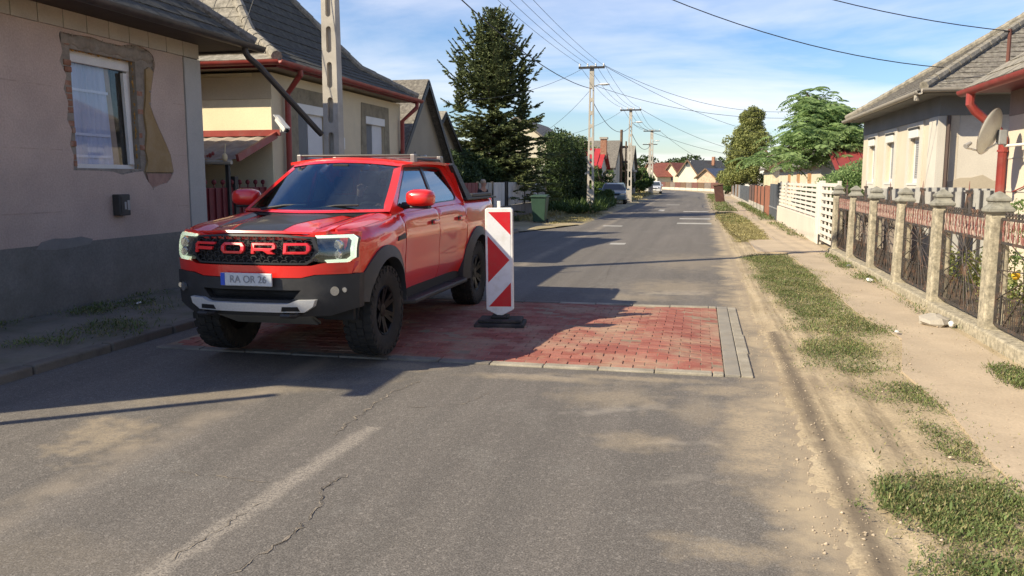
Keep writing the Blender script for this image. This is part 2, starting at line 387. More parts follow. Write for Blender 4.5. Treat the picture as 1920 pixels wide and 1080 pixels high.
# base ground to the horizon
b = MB(); b.add([(-1500, -60, -.06), (1500, -60, -.06), (1500, 2500, -.06), (-1500, 2500, -.06)], [(0, 1, 2, 3)]); tag(b.build('ground', field_m), kind='structure')
def cx_of(y):      # the far road bends to the left
    return 0 if y < 95 else -((y - 95) ** 2) / 260.
def left_edge(y): return -5.65 if y < 26 else (-5.65 + 1.35 * min(1, (y - 26) / 5))
ys = list(np.arange(-6, 40, .5)) + list(np.arange(40, 215, 3.))
rows = [[(left_edge(y) - .02 + cx_of(y), y, 0), (-2.3 + cx_of(y), y, .0), (.95 + cx_of(y), y, 0)] for y in ys]
b = MB().grid([[p for p in r] for r in rows]); b.f = [tuple(f) for f in b.f]; road = tag(b.build('road', asphalt_m), kind='structure')
# right verge: real relief, its wavy edge lies over the asphalt
ys = np.concatenate([np.arange(1.5, 14, .05), np.arange(14, 40, .2), np.arange(40, 150, 2.)]); xs = np.concatenate([np.arange(.45, 1.3, .035), np.arange(1.3, 3.9, .08), [6, 14, 40]])
YY, XX = np.meshgrid(ys, xs, indexing='ij'); far = np.clip((YY - 40) / 60, 0, 1)
edge = .70 + .07 * vnoise(YY * .9, XX * 0, 3) + .04 * vnoise(YY * 4, XX * 0, 5) + .035 * vnoise(YY * 17, XX * 11, 6) + .10 * np.clip((YY - 9) / 12, 0, 1)
Z = np.clip((XX - edge) * .10, -.03, .030) + .007 * vnoise(XX * 40, YY * 23, 14) * (YY < 14) + .012 * vnoise(XX * 5, YY * 2.2, 11) * np.clip((XX - edge) * 4, 0, 1) + .004 * vnoise(XX * 22, YY * 9, 12)
Z += -.022 * np.exp(-((XX - 1.02 - .03 * np.sin(YY)) / .07) ** 2) - .02 * np.exp(-((XX - 1.28 - .03 * np.sin(YY + 1)) / .05) ** 2) * (YY < 10)
Z = np.where(XX > 2.0, Z * .4 + .022, Z)
XW = XX - np.where(YY > 95, (YY - 95) ** 2 / 260., 0)
V = np.stack([XW, YY, Z], -1).reshape(-1, 3); nx = len(xs); idx = np.arange(len(V)).reshape(len(ys), nx)
F = np.stack([idx[:-1, :-1], idx[:-1, 1:], idx[1:, 1:], idx[1:, :-1]], -1).reshape(-1, 4)
verge = tag(arr_obj('verge', V, F, dirt_m, smooth=True), kind='structure')
# trodden path between the grass strip and the fence
pl = [(1.9, 40), (2.0, 24), (1.95, 19.3), (1.98, 15.6), (1.95, 11), (2.1, 9.2), (1.75, 7.6), (1.80, 6.4), (1.72, 5.3), (1.75, 4.2), (1.6, 3)]
pr_ = [(2.75, 3), (2.75, 7.), (2.78, 9.5), (2.8, 15), (2.85, 22), (2.85, 40)]
b = MB(); surf(b, pl + pr_, lambda x, y, o: (x, y, .047 + .004 * math.sin(x * 9 + y * 3) + o), 0, .03, step=.2, dens=.2); tag(b.build('path', path_m), kind='structure')
b = MB(); b.box((1.3, 19.6, -.05), (2.9, 23.6, .058)); tag(b.build('driveway', path_m), kind='structure')
b = MB(); b.box((1.0, 40, -.05), (2.9, 95, .045)); tag(b.build('path', path_m), kind='structure')
# left pavement and kerb
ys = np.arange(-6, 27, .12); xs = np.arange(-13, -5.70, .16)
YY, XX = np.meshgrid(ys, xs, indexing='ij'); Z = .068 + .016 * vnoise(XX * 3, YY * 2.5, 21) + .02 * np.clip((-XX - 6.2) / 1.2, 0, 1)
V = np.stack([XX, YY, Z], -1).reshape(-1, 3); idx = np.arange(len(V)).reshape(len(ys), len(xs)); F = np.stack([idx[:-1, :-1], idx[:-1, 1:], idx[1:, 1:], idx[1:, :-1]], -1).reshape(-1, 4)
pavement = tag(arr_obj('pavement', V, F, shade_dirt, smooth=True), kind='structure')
kerb = thing('kerb', None, None, (-5.72, 5, 0), kind='structure'); del_keys = None
y = -3.
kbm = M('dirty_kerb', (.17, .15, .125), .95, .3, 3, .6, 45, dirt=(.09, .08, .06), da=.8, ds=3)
while y < 25.9:
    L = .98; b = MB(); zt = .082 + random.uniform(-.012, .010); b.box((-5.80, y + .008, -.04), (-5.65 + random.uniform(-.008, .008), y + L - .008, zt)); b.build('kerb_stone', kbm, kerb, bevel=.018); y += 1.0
# far left verge
ys = np.concatenate([np.arange(26, 60, .4), np.arange(60, 150, 3.)]); xs = np.array([-30, -14, -9, -8, -7, -6.4, -5.9, -5.4, -5.0, -4.7, -4.45, -4.25])
YY, XX = np.meshgrid(ys, xs, indexing='ij'); XX = np.minimum(XX, np.where(YY < 31, -5.6 + 1.35 * np.clip((YY - 26) / 5, 0, 1), 10)); Z = .05 + .03 * vnoise(XX * 1.2, YY * .7, 31); Z = np.where(XX > -4.4, -.02, Z)
XW = XX - np.where(YY > 95, (YY - 95) ** 2 / 260., 0)
V = np.stack([XW, YY, Z], -1).reshape(-1, 3); idx = np.arange(len(V)).reshape(len(ys), len(xs)); F = np.stack([idx[:-1, :-1], idx[:-1, 1:], idx[1:, 1:], idx[1:, :-1]], -1).reshape(-1, 4)
tag(arr_obj('verge', V, F, M('straw_verge', (.36, .29, .17), .95, .25, .5, .4, 20, dirt=(.13, .13, .05), da=.8, ds=.6), smooth=True), kind='structure')
# worn painted lane lines
def line_mat():
    q = N('worn_line_paint'); n = q.noise(22, det=6, rough=.7); n2 = q.noise(2.2, det=5)
    q.set(col=q.mix(q.ramp(n, [(.38, 0), (.5, 1)]), (.12, .105, .095), (.36, .32, .27)), rough=.9)
    al = q.ramp(q.math('ADD', n, q.math('MULTIPLY', q.math('SUBTRACT', n2, .5), 1.2)), [(.45, 0), (.50, 1)])
    q.set(alpha=al); return q.m
lm = line_mat()
lm2 = M('road_line_paint', (.42, .40, .36), .8, .2, 3, .1, 60, dirt=(.2, .18, .16), da=.6, ds=4)
def strip(pts, w, z=.004):
    b = MB(); L = []; R = []
    for i, (x, y) in enumerate(pts):
        L.append((x - w / 2, y, z)); R.append((x + w / 2, y, z))
    b.grid([[l, r] for l, r in zip(L, R)]); return b
for a, c in (((-3.45, 30.1), (-2.75, 30.3)), ((-2.3, 21.7), (-1.9, 21.9)), ((-2.2, 45), (-1.9, 47)), ((-2.2, 56), (-1.3, 56.4))):
    b = MB(); b.add([(a[0], a[1], .004), (c[0], a[1], .004), (c[0], c[1] + .35, .004), (a[0], c[1] + .35, .004)], [(0, 1, 2, 3)]); b.build('lane_line', lm2, road)
for y in (32.3, 36.2, 44.5):
    b = MB(); b.add([(-.85, y, .004), (.45, y, .004), (.45, y + .9, .004), (-.85, y + .9, .004)], [(0, 1, 2, 3)]); b.build('lane_line', lm2, road)
# cracks: dark grooves with a pale crumbled rim
crack_m = M('crack_dark', (.035, .03, .028), 1, .1, 3, 0); rim_m = M('crack_rim', (.26, .22, .175), 1, .4, 20, .3, 90)
def crack(pts, w=.012, rim=.03, seed=1):
    r = random.Random(seed); P = []
    for (x0, y0), (x1, y1) in zip(pts, pts[1:]):
        k = max(2, int(math.hypot(x1 - x0, y1 - y0) / .035))
        for j in range(k): t = j / k; P.append((x0 + (x1 - x0) * t + r.uniform(-.02, .02), y0 + (y1 - y0) * t + r.uniform(-.012, .012)))
    P.append(pts[-1])
    for ww, z, m, nm in ((rim, .003, rim_m, 'crack_rim'), (w, .007, crack_m, 'crack')):
        rows = []
        for i, (x, y) in enumerate(P):
            a = P[max(0, i - 1)]; c = P[min(len(P) - 1, i + 1)]; dx, dy = c[0] - a[0], c[1] - a[1]; l = math.hypot(dx, dy) or 1; nx_, ny_ = -dy / l, dx / l
            h = ww * (r.uniform(.0, 1.0) ** (1.0 if nm == 'crack' else 2.2)) * (.6 if nm == 'crack' else .9) * (0 if i in (0, len(P) - 1) else 1) / 2
            o = 0 if nm == 'crack' else r.uniform(-.3, .6) * ww
            rows.append([(x + nx_ * (h + o), y + ny_ * (h + o), z), (x - nx_ * (h - o), y - ny_ * (h - o), z)])
        MB().grid(rows).build(nm, m, road)
crack([(-1.98, 2.9), (-1.94, 3.08), (-1.9, 3.27), (-1.87, 3.49), (-1.9, 3.82), (-2.0, 4.03), (-1.95, 4.3)], .009, .030, 3)
crack([(-2.95, 4.14), (-2.8, 4.09), (-2.68, 4.1), (-2.34, 4.07), (-2.21, 4.06)], .004, .022, 4)
crack([(-2.35, 4.92), (-2.36, 5.57), (-2.37, 6.04), (-2.26, 6.51)], .007, .03, 5)
crack([(-2.27, 3.1), (-2.25, 3.5), (-2.22, 3.8)], .006, .02, 6)
crack([(-2.1, 5.7), (-1.7, 5.9), (-1.6, 6.3)], .005, .02, 8)
crack([(-1.9, 11.6), (-1.5, 13.5), (-1.7, 16.5), (-1.5, 19)], .012, .0, 9)
# ------------------------------------------------------------ raised block-paved speed table
BX0, BX1, BY0, BY1 = -5.35, .25, 7.36, 11.08
def hb(x, y):
    f = lambda t: max(0., min(1., t))
    s = min(f((y - BY0) / .55), f((BY1 - y) / .55), f((BX1 - x) / .6), f((x - BX0) / .6)); s = s * s * (3 - 2 * s) * .3 + s * .7
    return .012 + .05 * s
table = thing('speed_table', 'low speed table of red concrete blocks with pale kerbs across the road', 'speed bump', ((BX0 + BX1) / 2, (BY0 + BY1) / 2, 0))
def brick_mat():
    q = N('red_concrete_block'); q.pos()
    oi = q.n('ShaderNodeObjectInfo').outputs['Random']; ri = q.g.outputs['Random Per Island']
    r = q.math('FRACT', q.math('ADD', q.math('MULTIPLY', oi, 7.3), ri))
    c = q.ramp(r, [(0, (.25, .085, .066)), (.5, (.30, .11, .085)), (1, (.35, .145, .11))])
    c = q.mix(1, c, q.ramp(q.noise(70, det=4), [(.3, .8), (.65, 1.08)]), 'MULTIPLY')
    dm = q.ramp(q.noise(1.5, q.map(q.pos(), loc=(1.3, .2, 0)), det=8, rough=.66), [(.46, 0), (.62, .75)])
    c = q.mix(dm, c, (.36, .26, .18))
    q.set(col=c, rough=.9, spec=.2); q.bump(q.noise(90, det=4), .4, .004); return q.m
brick_m = brick_mat()
bl, bw = .198, .0975
cells = []
nrow = int((BY1 - BY0) / .1); ncol = int((BX1 - BX0) / .2) + 1
for r_ in range(nrow):
    y = BY0 + (r_ + .5) * (BY1 - BY0) / nrow
    for c_ in range(ncol + 1):
        x1 = BX1 - c_ * .2 - (.1 if r_ % 2 else 0) + .0; x0 = x1 - .2
        if r_ % 2 and c_ == 0: cells.append((BX1 - .05, y, .098))
        if x0 < BX0: continue
        cells.append(((x0 + x1) / 2, y, .198))
def brick_mesh(L):
    b = MB(); h = .06; bv = .004; a, c = L / 2 - .002, bw / 2 - .001
    vs = [(-a, -c, -h), (a, -c, -h), (a, c, -h), (-a, c, -h), (-a, -c, -bv), (a, -c, -bv), (a, c, -bv), (-a, c, -bv), (-a + bv, -c + bv, 0), (a - bv, -c + bv, 0), (a - bv, c - bv, 0), (-a + bv, c - bv, 0)]
    b.add(vs, [(0, 1, 5, 4), (1, 2, 6, 5), (2, 3, 7, 6), (3, 0, 4, 7), (4, 5, 9, 8), (5, 6, 10, 9), (6, 7, 11, 10), (7, 4, 8, 11), (8, 9, 10, 11)]); return b
meshes = {}
for L in (.198, .098):
    b = brick_mesh(L); me = bpy.data.meshes.new('paving_block'); me.from_pydata(b.v, [], b.f); me.materials.append(brick_m); meshes[L] = me
cells.sort(key=lambda c: (0 if c[0] > -2.05 - (c[1] - 7.3) * .12 else 1, math.hypot(c[0], c[1])))
rest = MB(); nb = 0
for x, y, L in cells:
    z = hb(x, y) + random.uniform(-.004, .003) + .004 * math.sin(x * 3.1 + y * 2.3) - (.004 if abs(x + .62) < .06 and 8.4 < y < 10.9 else 0)
    rx = (hb(x, y + .04) - hb(x, y - .04)) / .08; ry = -(hb(x + .08, y) - hb(x - .08, y)) / .16
    rot = (rx + random.uniform(-.012, .012), ry + random.uniform(-.008, .008), random.uniform(-.008, .008))
    if nb < 300:
        o = bpy.data.objects.new('paving_block', meshes[L]); COL.objects.link(o); o.parent = table
        o.location = Vector((x, y, z)) - table.location; o.rotation_euler = rot; nb += 1
    else:
        from mathutils import Euler
        b = brick_mesh(L); rest.T = Matrix.Translation((x, y, z)) @ Euler(rot).to_matrix().to_4x4(); rest.add(b.v, b.f); rest.T = None
rest.build('paving_blocks', brick_m, table, kind='stuff')
sandj = M('joint_sand', (.27, .20, .14), 1, .3, 4, .3, 80)
g_ = [[(x, y, hb(x, y) - .007) for x in np.linspace(BX0, BX1, 30)] for y in np.linspace(BY0, BY1, 24)]
MB().grid(g_).build('joint_sand', sandj, table)
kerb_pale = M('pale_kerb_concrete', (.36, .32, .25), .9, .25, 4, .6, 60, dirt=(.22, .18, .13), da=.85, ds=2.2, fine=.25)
kerb_shaded = M('shaded_table_kerb', (.19, .17, .145), .9, .25, 4, .6, 60, dirt=(.12, .10, .08), da=.8, ds=2.2)  # darker copy of the pale kerb; shade on the left stones put into colour
x = BX0
while x < BX1 - .05:
    L = min(.5, BX1 - x); j = random.uniform(-.006, .006)
    for (ya, yb) in ((BY0 - .125, BY0 - .006), (BY1 + .006, BY1 + .125)):
        km_ = kerb_pale if x > -2.3 else kerb_shaded
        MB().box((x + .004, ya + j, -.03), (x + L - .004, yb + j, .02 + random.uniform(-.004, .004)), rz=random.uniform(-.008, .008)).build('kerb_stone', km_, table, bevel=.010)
    x += .5
y = BY0 - .12
slabm = M('grey_slab_concrete', (.27, .245, .205), .9, .15, 4, .5, 70, dirt=(.33, .27, .19), da=.5, ds=3)
k = 0
while y < BY1 + .1:
    L = min(1.0, BY1 + .12 - y)
    MB().box((BX1 + .006, y + .004, -.03), (BX1 + .135, y + L - .004, .022)).build('kerb_slab', slabm, table, bevel=.005)
    MB().box((BX1 + .142, y + .004 - .0, -.03), (BX1 + .248 + random.uniform(-.008, .008), y + L - .004, .016)).build('kerb_stone', kerb_pale, table, bevel=.008)
    y += 1.0
# ------------------------------------------------------------ grass and weeds
grass_a = leafmat('weed_green', (.045, .070, .020), (.13, .165, .05), .15, dry=(.30, .25, .12))
grass_b = leafmat('dry_grass', (.16, .14, .055), (.33, .29, .13), .15)
shrub_like = leafmat('broad_weed_leaf', (.06, .09, .025), (.14, .19, .06), .2)
def weeds(name, poly, dens, h, w, mat, jit=.10, z0=.03, seed=1, flat=.8, kindp='grass_patch', clump=.35, leaf=True):
    r = np.random.default_rng(seed); P = np.array(poly); lo, hi = P.min(0) - jit * 2, P.max(0) + jit * 2
    n = int(dens * (hi - lo).prod()); X = r.uniform(lo, hi, (n, 2))
    J = X + r.normal(0, jit, (n, 2)) * .6 + jit * np.stack([vnoise(X[:, 0] * 6, X[:, 1] * 4, seed), vnoise(X[:, 0] * 6, X[:, 1] * 4, seed + 1)], -1) * 1.4
    keep = vin(J, poly) & (vnoise(X[:, 0] * 3.5, X[:, 1] * 2.5, seed + 5) + r.normal(0, .35, n) > -clump * 2)
    X = X[keep]; n = len(X)
    if n == 0: return
    az = r.uniform(0, 2 * PI, n); el = r.uniform(.15, 1.4, n) * flat; L = h * r.uniform(.4, 1.2, n) * (1 + .6 * vnoise(X[:, 0] * 5, X[:, 1] * 5, seed + 9)); L = np.clip(L, h * .3, None)
    base = np.stack([X[:, 0], X[:, 1], z0 + r.uniform(-.005, h * .55, n)], -1)
    dr = np.stack([np.cos(az) * np.cos(el), np.sin(az) * np.cos(el), np.sin(el)], -1) * L[:, None]
    sd = np.stack([-np.sin(az), np.cos(az), r.uniform(-.3, .3, n)], -1) * (w * r.uniform(.6, 1.3, n))[:, None]
    if leaf: V = np.stack([base, base + dr * .5 + sd, base + dr, base + dr * .5 - sd], 1).reshape(-1, 3)
    else: V = np.stack([base - sd * .5, base + sd * .5, base + dr * .6 + sd * .35, base + dr], 1).reshape(-1, 3)
    F = np.arange(4 * n).reshape(-1, 4)
    return tag(arr_obj(name, V, F, mat), kind='stuff')
PA = [(1.09, 18.84), (1.89, 19.3), (1.87, 18.04), (1.89, 16.46), (2.07, 15.59), (1.85, 14.0), (2.0, 12.49), (1.8, 11.0), (1.97, 9.89), (2.03, 9.52), (1.62, 9.18), (1.22, 9.4), (1.14, 10.85), (1.06, 12.28), (1.06, 14.95)]
PBp = [(1.1, 9.0), (1.43, 9.29), (1.79, 8.93), (1.78, 8.4), (1.7, 7.6), (1.35, 7.52), (1.08, 7.8)]
PC = [(1.16, 6.92), (1.65, 7.16), (1.77, 6.97), (1.77, 6.5), (1.73, 5.41), (1.62, 5.14), (1.48, 5.16), (1.49, 5.67), (1.52, 6.5), (1.29, 6.7)]
PD = [(1.16, 4.9), (1.46, 5.02), (1.73, 5.04), (1.66, 4.55), (1.56, 4.32), (1.6, 4.08), (1.6, 3.5), (1.5, 3.2), (1.11, 3.5), (1.10, 4.09), (1.0, 4.38)]
weeds('grass_patch', PA, 8500, 0.026, .0040, grass_a, .16, .03, 1)
weeds('grass_patch', PA, 2200, .03, .0035, grass_b, .25, .03, 71, clump=.1)
weeds('grass_patch', PBp, 10000, 0.027, .0036, grass_a, .15, .03, 2)
weeds('grass_patch', PC, 15000, 0.024, .0036, grass_a, .10, .03, 3, clump=.1)
weeds('grass_patch', PD, 34000, 0.026, .0040, grass_a, .13, .03, 4, clump=.12)
weeds('grass_patch', PD, 7000, .035, .0025, grass_b, .16, .03, 74, clump=.0, leaf=False)
weeds('grass_patch', [(.98, 4.7), (1.3, 4.8), (1.3, 3.4), (1.0, 3.4), (.93, 4.2)], 2500, .035, .0035, grass_b, .1, .03, 14, clump=-.1)
weeds('grass_patch', PC, 1800, .03, .0035, grass_b, .2, .03, 15, clump=-.1)
weeds('grass_patch', PBp + [(1.0, 7.0)], 2500, .03, .0035, grass_b, .2, .03, 16, clump=-.1)
weeds('grass_patch', [(2.51, 7.89), (2.76, 8.01), (2.83, 7.76), (2.62, 6.9), (2.48, 7.4)], 9000, .05, .005, grass_a, .05, .05, 5)
weeds('grass_patch', [(2.75, 20.3), (2.88, 19.57), (2.85, 15.83), (2.86, 13.29), (2.7, 13.26), (2.6, 15.31), (2.62, 17.65)], 3500, .06, .007, grass_a, .10, .05, 6, clump=-.08)
weeds('grass_patch', [(2.6, 12.6), (2.85, 12.6), (2.85, 9.6), (2.7, 10.2)], 1800, .05, .006, grass_a, .07, .05, 7, clump=-.05)
weeds('grass_patch', [(2.55, 32.6), (2.9, 33), (2.9, 24), (2.7, 24)], 900, .09, .010, grass_a, .12, .05, 17, clump=-.05)
weeds('grass_patch', [(2.45, 60), (3.0, 60), (3.0, 34.5), (2.5, 34.5)], 350, .13, .016, grass_a, .12, .05, 27, clump=-.05)
weeds('grass_patch', [(0.78, 42.88), (1.6, 43.06), (1.87, 34.99), (1.95, 28.03), (1.82, 23.8), (1.05, 22.6), (.9, 29.21)], 2200, .05, .010, grass_b, .10, .03, 8, clump=.6)
weeds('grass_patch', [(0.95, 40), (1.75, 40), (1.87, 34.99), (1.5, 31), (.95, 33)], 700, .07, .014, grass_a, .2, .03, 18, clump=.05)
weeds('grass_patch', [(.85, 95), (1.6, 95), (1.8, 44), (.85, 44)], 260, .10, .02, grass_a, .2, .03, 9, clump=.05)
weeds('grass_patch', [(-6.14, 40.), (-4.6, 40.61), (-4.4, 32.36), (-5.5, 30)], 900, .05, .012, grass_b, .15, .05, 10, clump=.4)
for k, pp in enumerate([[(-7.5, 8.3), (-6.3, 8.6), (-6.2, 9.4), (-7.4, 9.6)], [(-7.4, 4.5), (-6.0, 5.0), (-6.1, 5.9), (-7.5, 6.2)], [(-7.55, 11.3), (-7.3, 11.3), (-7.3, 6), (-7.55, 6)], [(-6.6, 6.6), (-5.9, 6.8), (-5.95, 8.2), (-6.5, 8.0)]]):
    weeds('grass_patch', pp, 2600, .06, .006, grass_a, .16, .09, 40 + k, clump=-.05)
weeds('grass_patch', [(.95, 19), (1.95, 19), (1.95, 3), (1.0, 3)], 520, .035, .005, grass_a, .1, .03, 91, clump=-.25)
weeds('grass_patch', [(.95, 19), (2.1, 19), (2.0, 3), (.95, 3)], 700, .05, .0022, grass_b, .1, .03, 92, clump=-.2, leaf=False)
weeds('grass_patch', [(2.6, 19), (2.86, 19), (2.86, 6), (2.6, 6)], 500, .05, .0035, grass_b, .06, .05, 93, clump=-.15, leaf=False)
weeds('grass_patch', PA, 500, .05, .006, grass_a, .12, .03, 94, clump=-.05)
weeds('grass_patch', PD, 1500, .05, .006, shrub_like, .12, .03, 95, clump=-.05)
# pebbles
r = np.random.default_rng(5); n = 3000
X = np.stack([r.uniform(.75, 2.9, n), r.uniform(2.8, 16, n) ** 1.0], -1); X[1500:, 0] = .72 + r.normal(0, .14, n - 1500); X[1500:, 1] = 2.8 + 13 * r.random(n - 1500) ** 1.3; s_ = r.uniform(.002, .007, n) * np.where(r.random(n) < .05, 2.2, 1)
o6 = np.array([(1, 0, 0), (-1, 0, 0), (0, 1, 0), (0, -1, 0), (0, 0, .7), (0, 0, -.7)]); f8 = np.array([(0, 2, 4), (2, 1, 4), (1, 3, 4), (3, 0, 4), (2, 0, 5), (1, 2, 5), (3, 1, 5), (0, 3, 5)])
V = (np.stack([X[:, 0], X[:, 1], np.where(np.arange(n) < 1500, .055, np.clip((X[:, 0] - .70) * .10, .0, .03) + .003)], -1)[:, None, :] + o6[None] * s_[:, None, None] * r.uniform(.6, 1.3, (n, 6, 1))).reshape(-1, 3); F = (np.arange(n)[:, None, None] * 6 + f8[None]).reshape(-1, 3)
tag(arr_obj('pebbles', V, F, M('pebble', (.46, .37, .27), .9, .4, 30, 0)), kind='stuff')
# ============================================================ HOUSES
def gutter_run(pts, r=.075, n=10):
    """half-round gutter, open side up"""
    b = MB(); rows = []
    pts = [Vector(p) for p in pts]
    for i, p in enumerate(pts):
        d = (pts[min(i + 1, len(pts) - 1)] - pts[max(i - 1, 0)]).normalized(); s_ = d.cross(Vector((0, 0, 1))).normalized()
        out_ = [p + s_ * (r * math.cos(PI + PI * k / n)) + Vector((0, 0, r * math.sin(PI + PI * k / n))) for k in range(n + 1)]
        inn = [p + s_ * (r * .86 * math.cos(PI + PI * k / n)) + Vector((0, 0, r * .86 * math.sin(PI + PI * k / n))) for k in range(n, -1, -1)]
        rows.append(out_ + inn + [out_[0]])
    b.grid(rows); b.f.append(tuple(range(len(rows[0]) - 2, -1, -1))); b.mi.append(0)
    m = len(rows[0]); b.f.append(tuple((len(rows) - 1) * m + k for k in range(m - 1))); b.mi.append(0)
    return b
def wall_cells(b, o, u, v, Wd, H, holes, T):
    """wall front at origin o, along u and v (vectors), thickness T along inward vector n = -(u x v); holes [(u0,v0,u1,v1)]"""
    o = Vector(o); u = Vector(u); v = Vector(v); n = -(u.cross(v)).normalized() * T
    us = sorted({0, Wd} | {x for h in holes for x in (h[0], h[2])}); vs = sorted({0, H} | {x for h in holes for x in (h[1], h[3])})
    hole = lambda a, c: any(h[0] < a < h[2] and h[1] < c < h[3] for h in holes)
    P = lambda a, c, k: o + u * a + v * c + n * k
    solid = {}
    for i in range(len(us) - 1):
        for j in range(len(vs) - 1): solid[i, j] = not hole((us[i] + us[i + 1]) / 2, (vs[j] + vs[j + 1]) / 2)
    for (i, j), s_ in solid.items():
        if not s_: continue
        a0, a1, c0, c1 = us[i], us[i + 1], vs[j], vs[j + 1]
        b.add([P(a0, c0, 0), P(a1, c0, 0), P(a1, c1, 0), P(a0, c1, 0)], [(0, 1, 2, 3)]); b.add([P(a0, c0, 1), P(a0, c1, 1), P(a1, c1, 1), P(a1, c0, 1)], [(0, 1, 2, 3)])
        for di, dj, q in ((-1, 0, [(a0, c1), (a0, c0)]), (1, 0, [(a1, c0), (a1, c1)]), (0, -1, [(a0, c0), (a1, c0)]), (0, 1, [(a1, c1), (a0, c1)])):
            if not solid.get((i + di, j + dj), False):
                (ua, va), (ub, vb) = q; b.add([P(ua, va, 0), P(ua, va, 1), P(ub, vb, 1), P(ub, vb, 0)], [(0, 1, 2, 3)])
    return b
def shingle_rows(b, poly, tw=.30, th=.28, lift=.012, seed=1, jit=.004):
    """lay overlapping tiles on a planar polygon: poly[0]->poly[1] is the eave edge"""
    r = random.Random(seed); P = [Vector(p) for p in poly]; o = P[0]; u = (P[1] - P[0]).normalized()
    nrm = u.cross(P[-1] - P[0]).normalized()
    if nrm.z < 0: nrm = -nrm
    v = nrm.cross(u).normalized()
    if v.dot(P[-1] - P[0]) < 0: v = -v
    q = [((p - o).dot(u), (p - o).dot(v)) for p in P]
    a0 = min(x for x, _ in q); a1 = max(x for x, _ in q); c1 = max(y for _, y in q)
    row = 0; c = -.04
    while c < c1:
        x = a0 - tw * (.5 if row % 2 else 0)
        while x < a1:
            xa, xb = x + .004, x + tw - .004
            # clip to polygon at this height
            yc = min(c1 - .001, max(.001, c + th * .5)); xs_ = []
            for i in range(len(q)):
                (x0, y0), (x1, y1) = q[i], q[i - 1]
                if (y0 > yc) != (y1 > yc): xs_.append((x1 - x0) * (yc - y0) / (y1 - y0) + x0)
            if len(xs_) >= 2:
                xa2, xb2 = max(xa, min(xs_)), min(xb, max(xs_))
                if xb2 - xa2 > .03:
                    l = lift + r.uniform(-jit, jit); t = .006 + r.uniform(0, .004); top = c + th * 1.12
                    G = lambda a, d_, h: o + u * a + v * d_ + nrm * h
                    k1, k2 = r.uniform(-.004, .004), r.uniform(-.004, .004)
                    b.add([G(xa2, c + k1, l + t), G(xb2, c + k2, l + t), G(xb2, top, .004), G(xa2, top, .004), G(xa2, c + k1, .0), G(xb2, c + k2, .0)], [(0, 1, 2, 3), (4, 5, 1, 0)])
            x += tw
        c += th; row += 1
    return b
def roof_face(house, poly, m, tiles=None, tm=None, th=.05, name='roof_slope', seed=1, tw=.3, tl=.28):
    P = [Vector(p) for p in poly]; n = (P[1] - P[0]).cross(P[-1] - P[0]).normalized()
    if n.z < 0: n = -n
    b = MB().slab(P, -n * th); o = b.build(name, m, house, fixn=True)
    if tiles: shingle_rows(MB_ := MB(), poly, tw, tl, seed=seed); MB_.build('roof_tiles', tm or m, house, kind='stuff')
    return o
def ridge_caps(house, p, q, m, r=.09, L=.38):
    p = Vector(p); q = Vector(q); n = max(1, int((q - p).length / L)); d = (q - p) / n; b = MB()
    for i in range(n):
        a = p + d * i; c = p + d * (i + 1.06); b.tube([a, c], [r * 1.12, r * .95], 8)
    return b.build('ridge_caps', m, house, smooth=True, kind='stuff')
def window(house, o, u, v, n, Wd, H, fm, gm, mullions=(), inset=.10, shutter=0, sill=True, slat=0, fr=.06, curtain=None, room=True, sillm=None):
    """window in an opening whose lower-left front corner is o; u along, v up, n outward normal"""
    o = Vector(o); u = Vector(u); v = Vector(v); n = Vector(n); b = MB()
    P = lambda a, c, k: o + u * a + v * c - n * k
    def bx(b, a0, c0, a1, c1, k0, k1):
        vs = [P(a, c, k) for k in (k1, k0) for c in (c0, c1) for a in (a0, a1)]
        b.add(vs, [(0, 2, 3, 1), (4, 5, 7, 6), (0, 1, 5, 4), (2, 6, 7, 3), (0, 4, 6, 2), (1, 3, 7, 5)])
    sh = H * shutter
    for q in ((0, 0, fr, H - (.16 if shutter else 0)), (Wd - fr, 0, Wd, H - (.16 if shutter else 0)), (fr, 0, Wd - fr, fr), (fr, H - fr - (.16 if shutter else 0), Wd - fr, H - (.16 if shutter else 0))): bx(b, *q, inset, inset + .06)
    for mu in mullions: bx(b, mu - .035, fr, mu + .035, H - fr, inset - .006, inset + .055)
    f = b.build('window_frame', fm, house, fixn=True)
    g = MB(); g.add([P(fr, fr, inset + .03), P(Wd - fr, fr, inset + .03), P(Wd - fr, H - fr, inset + .03), P(fr, H - fr, inset + .03)], [(0, 1, 2, 3)]); g.build('pane', gm, f)
    if shutter:
        s_ = MB(); bx(s_, -.02, H - .16, Wd + .02, H + .02, inset - .14, inset + .05); s_.build('shutter_box', white_paint, f, fixn=True, bevel=.01)
    if slat:
        s_ = MB(); c = H - .16
        while c > H - .16 - slat: bx(s_, fr, c - .045, Wd - fr, c - .004, inset + .005, inset + .02); c -= .05
        s_.build('shutter_slats', M('shutter_grey', (.33, .33, .34), .6, .05), f, fixn=True)
    if curtain:
        c_ = MB(); rows = []
        for k in range(25):
            a = fr + (Wd - 2 * fr) * k / 24; dd = inset + .14 + .02 * math.sin(k * 1.9); rows.append([P(a, fr, dd), P(a, H - fr, dd)])
        c_.grid(rows).build('curtain', curtain, f, smooth=True)
    if room:
        r_ = MB(); vs = [P(a, c, k) for k in (inset + .07, inset + 1.0) for c in (0, H) for a in (0, Wd)]
        r_.add(vs, [(4, 5, 7, 6), (0, 1, 5, 4), (2, 6, 7, 3), (0, 4, 6, 2), (1, 3, 7, 5)]); r_.build('room_behind', dark_room, f)
    if sill:
        s_ = MB(); bx(s_, -.05, -.05, Wd + .05, -.004, -.05, inset + .02); s_.build('window_sill', sillm or white_paint, f, fixn=True)
    return f
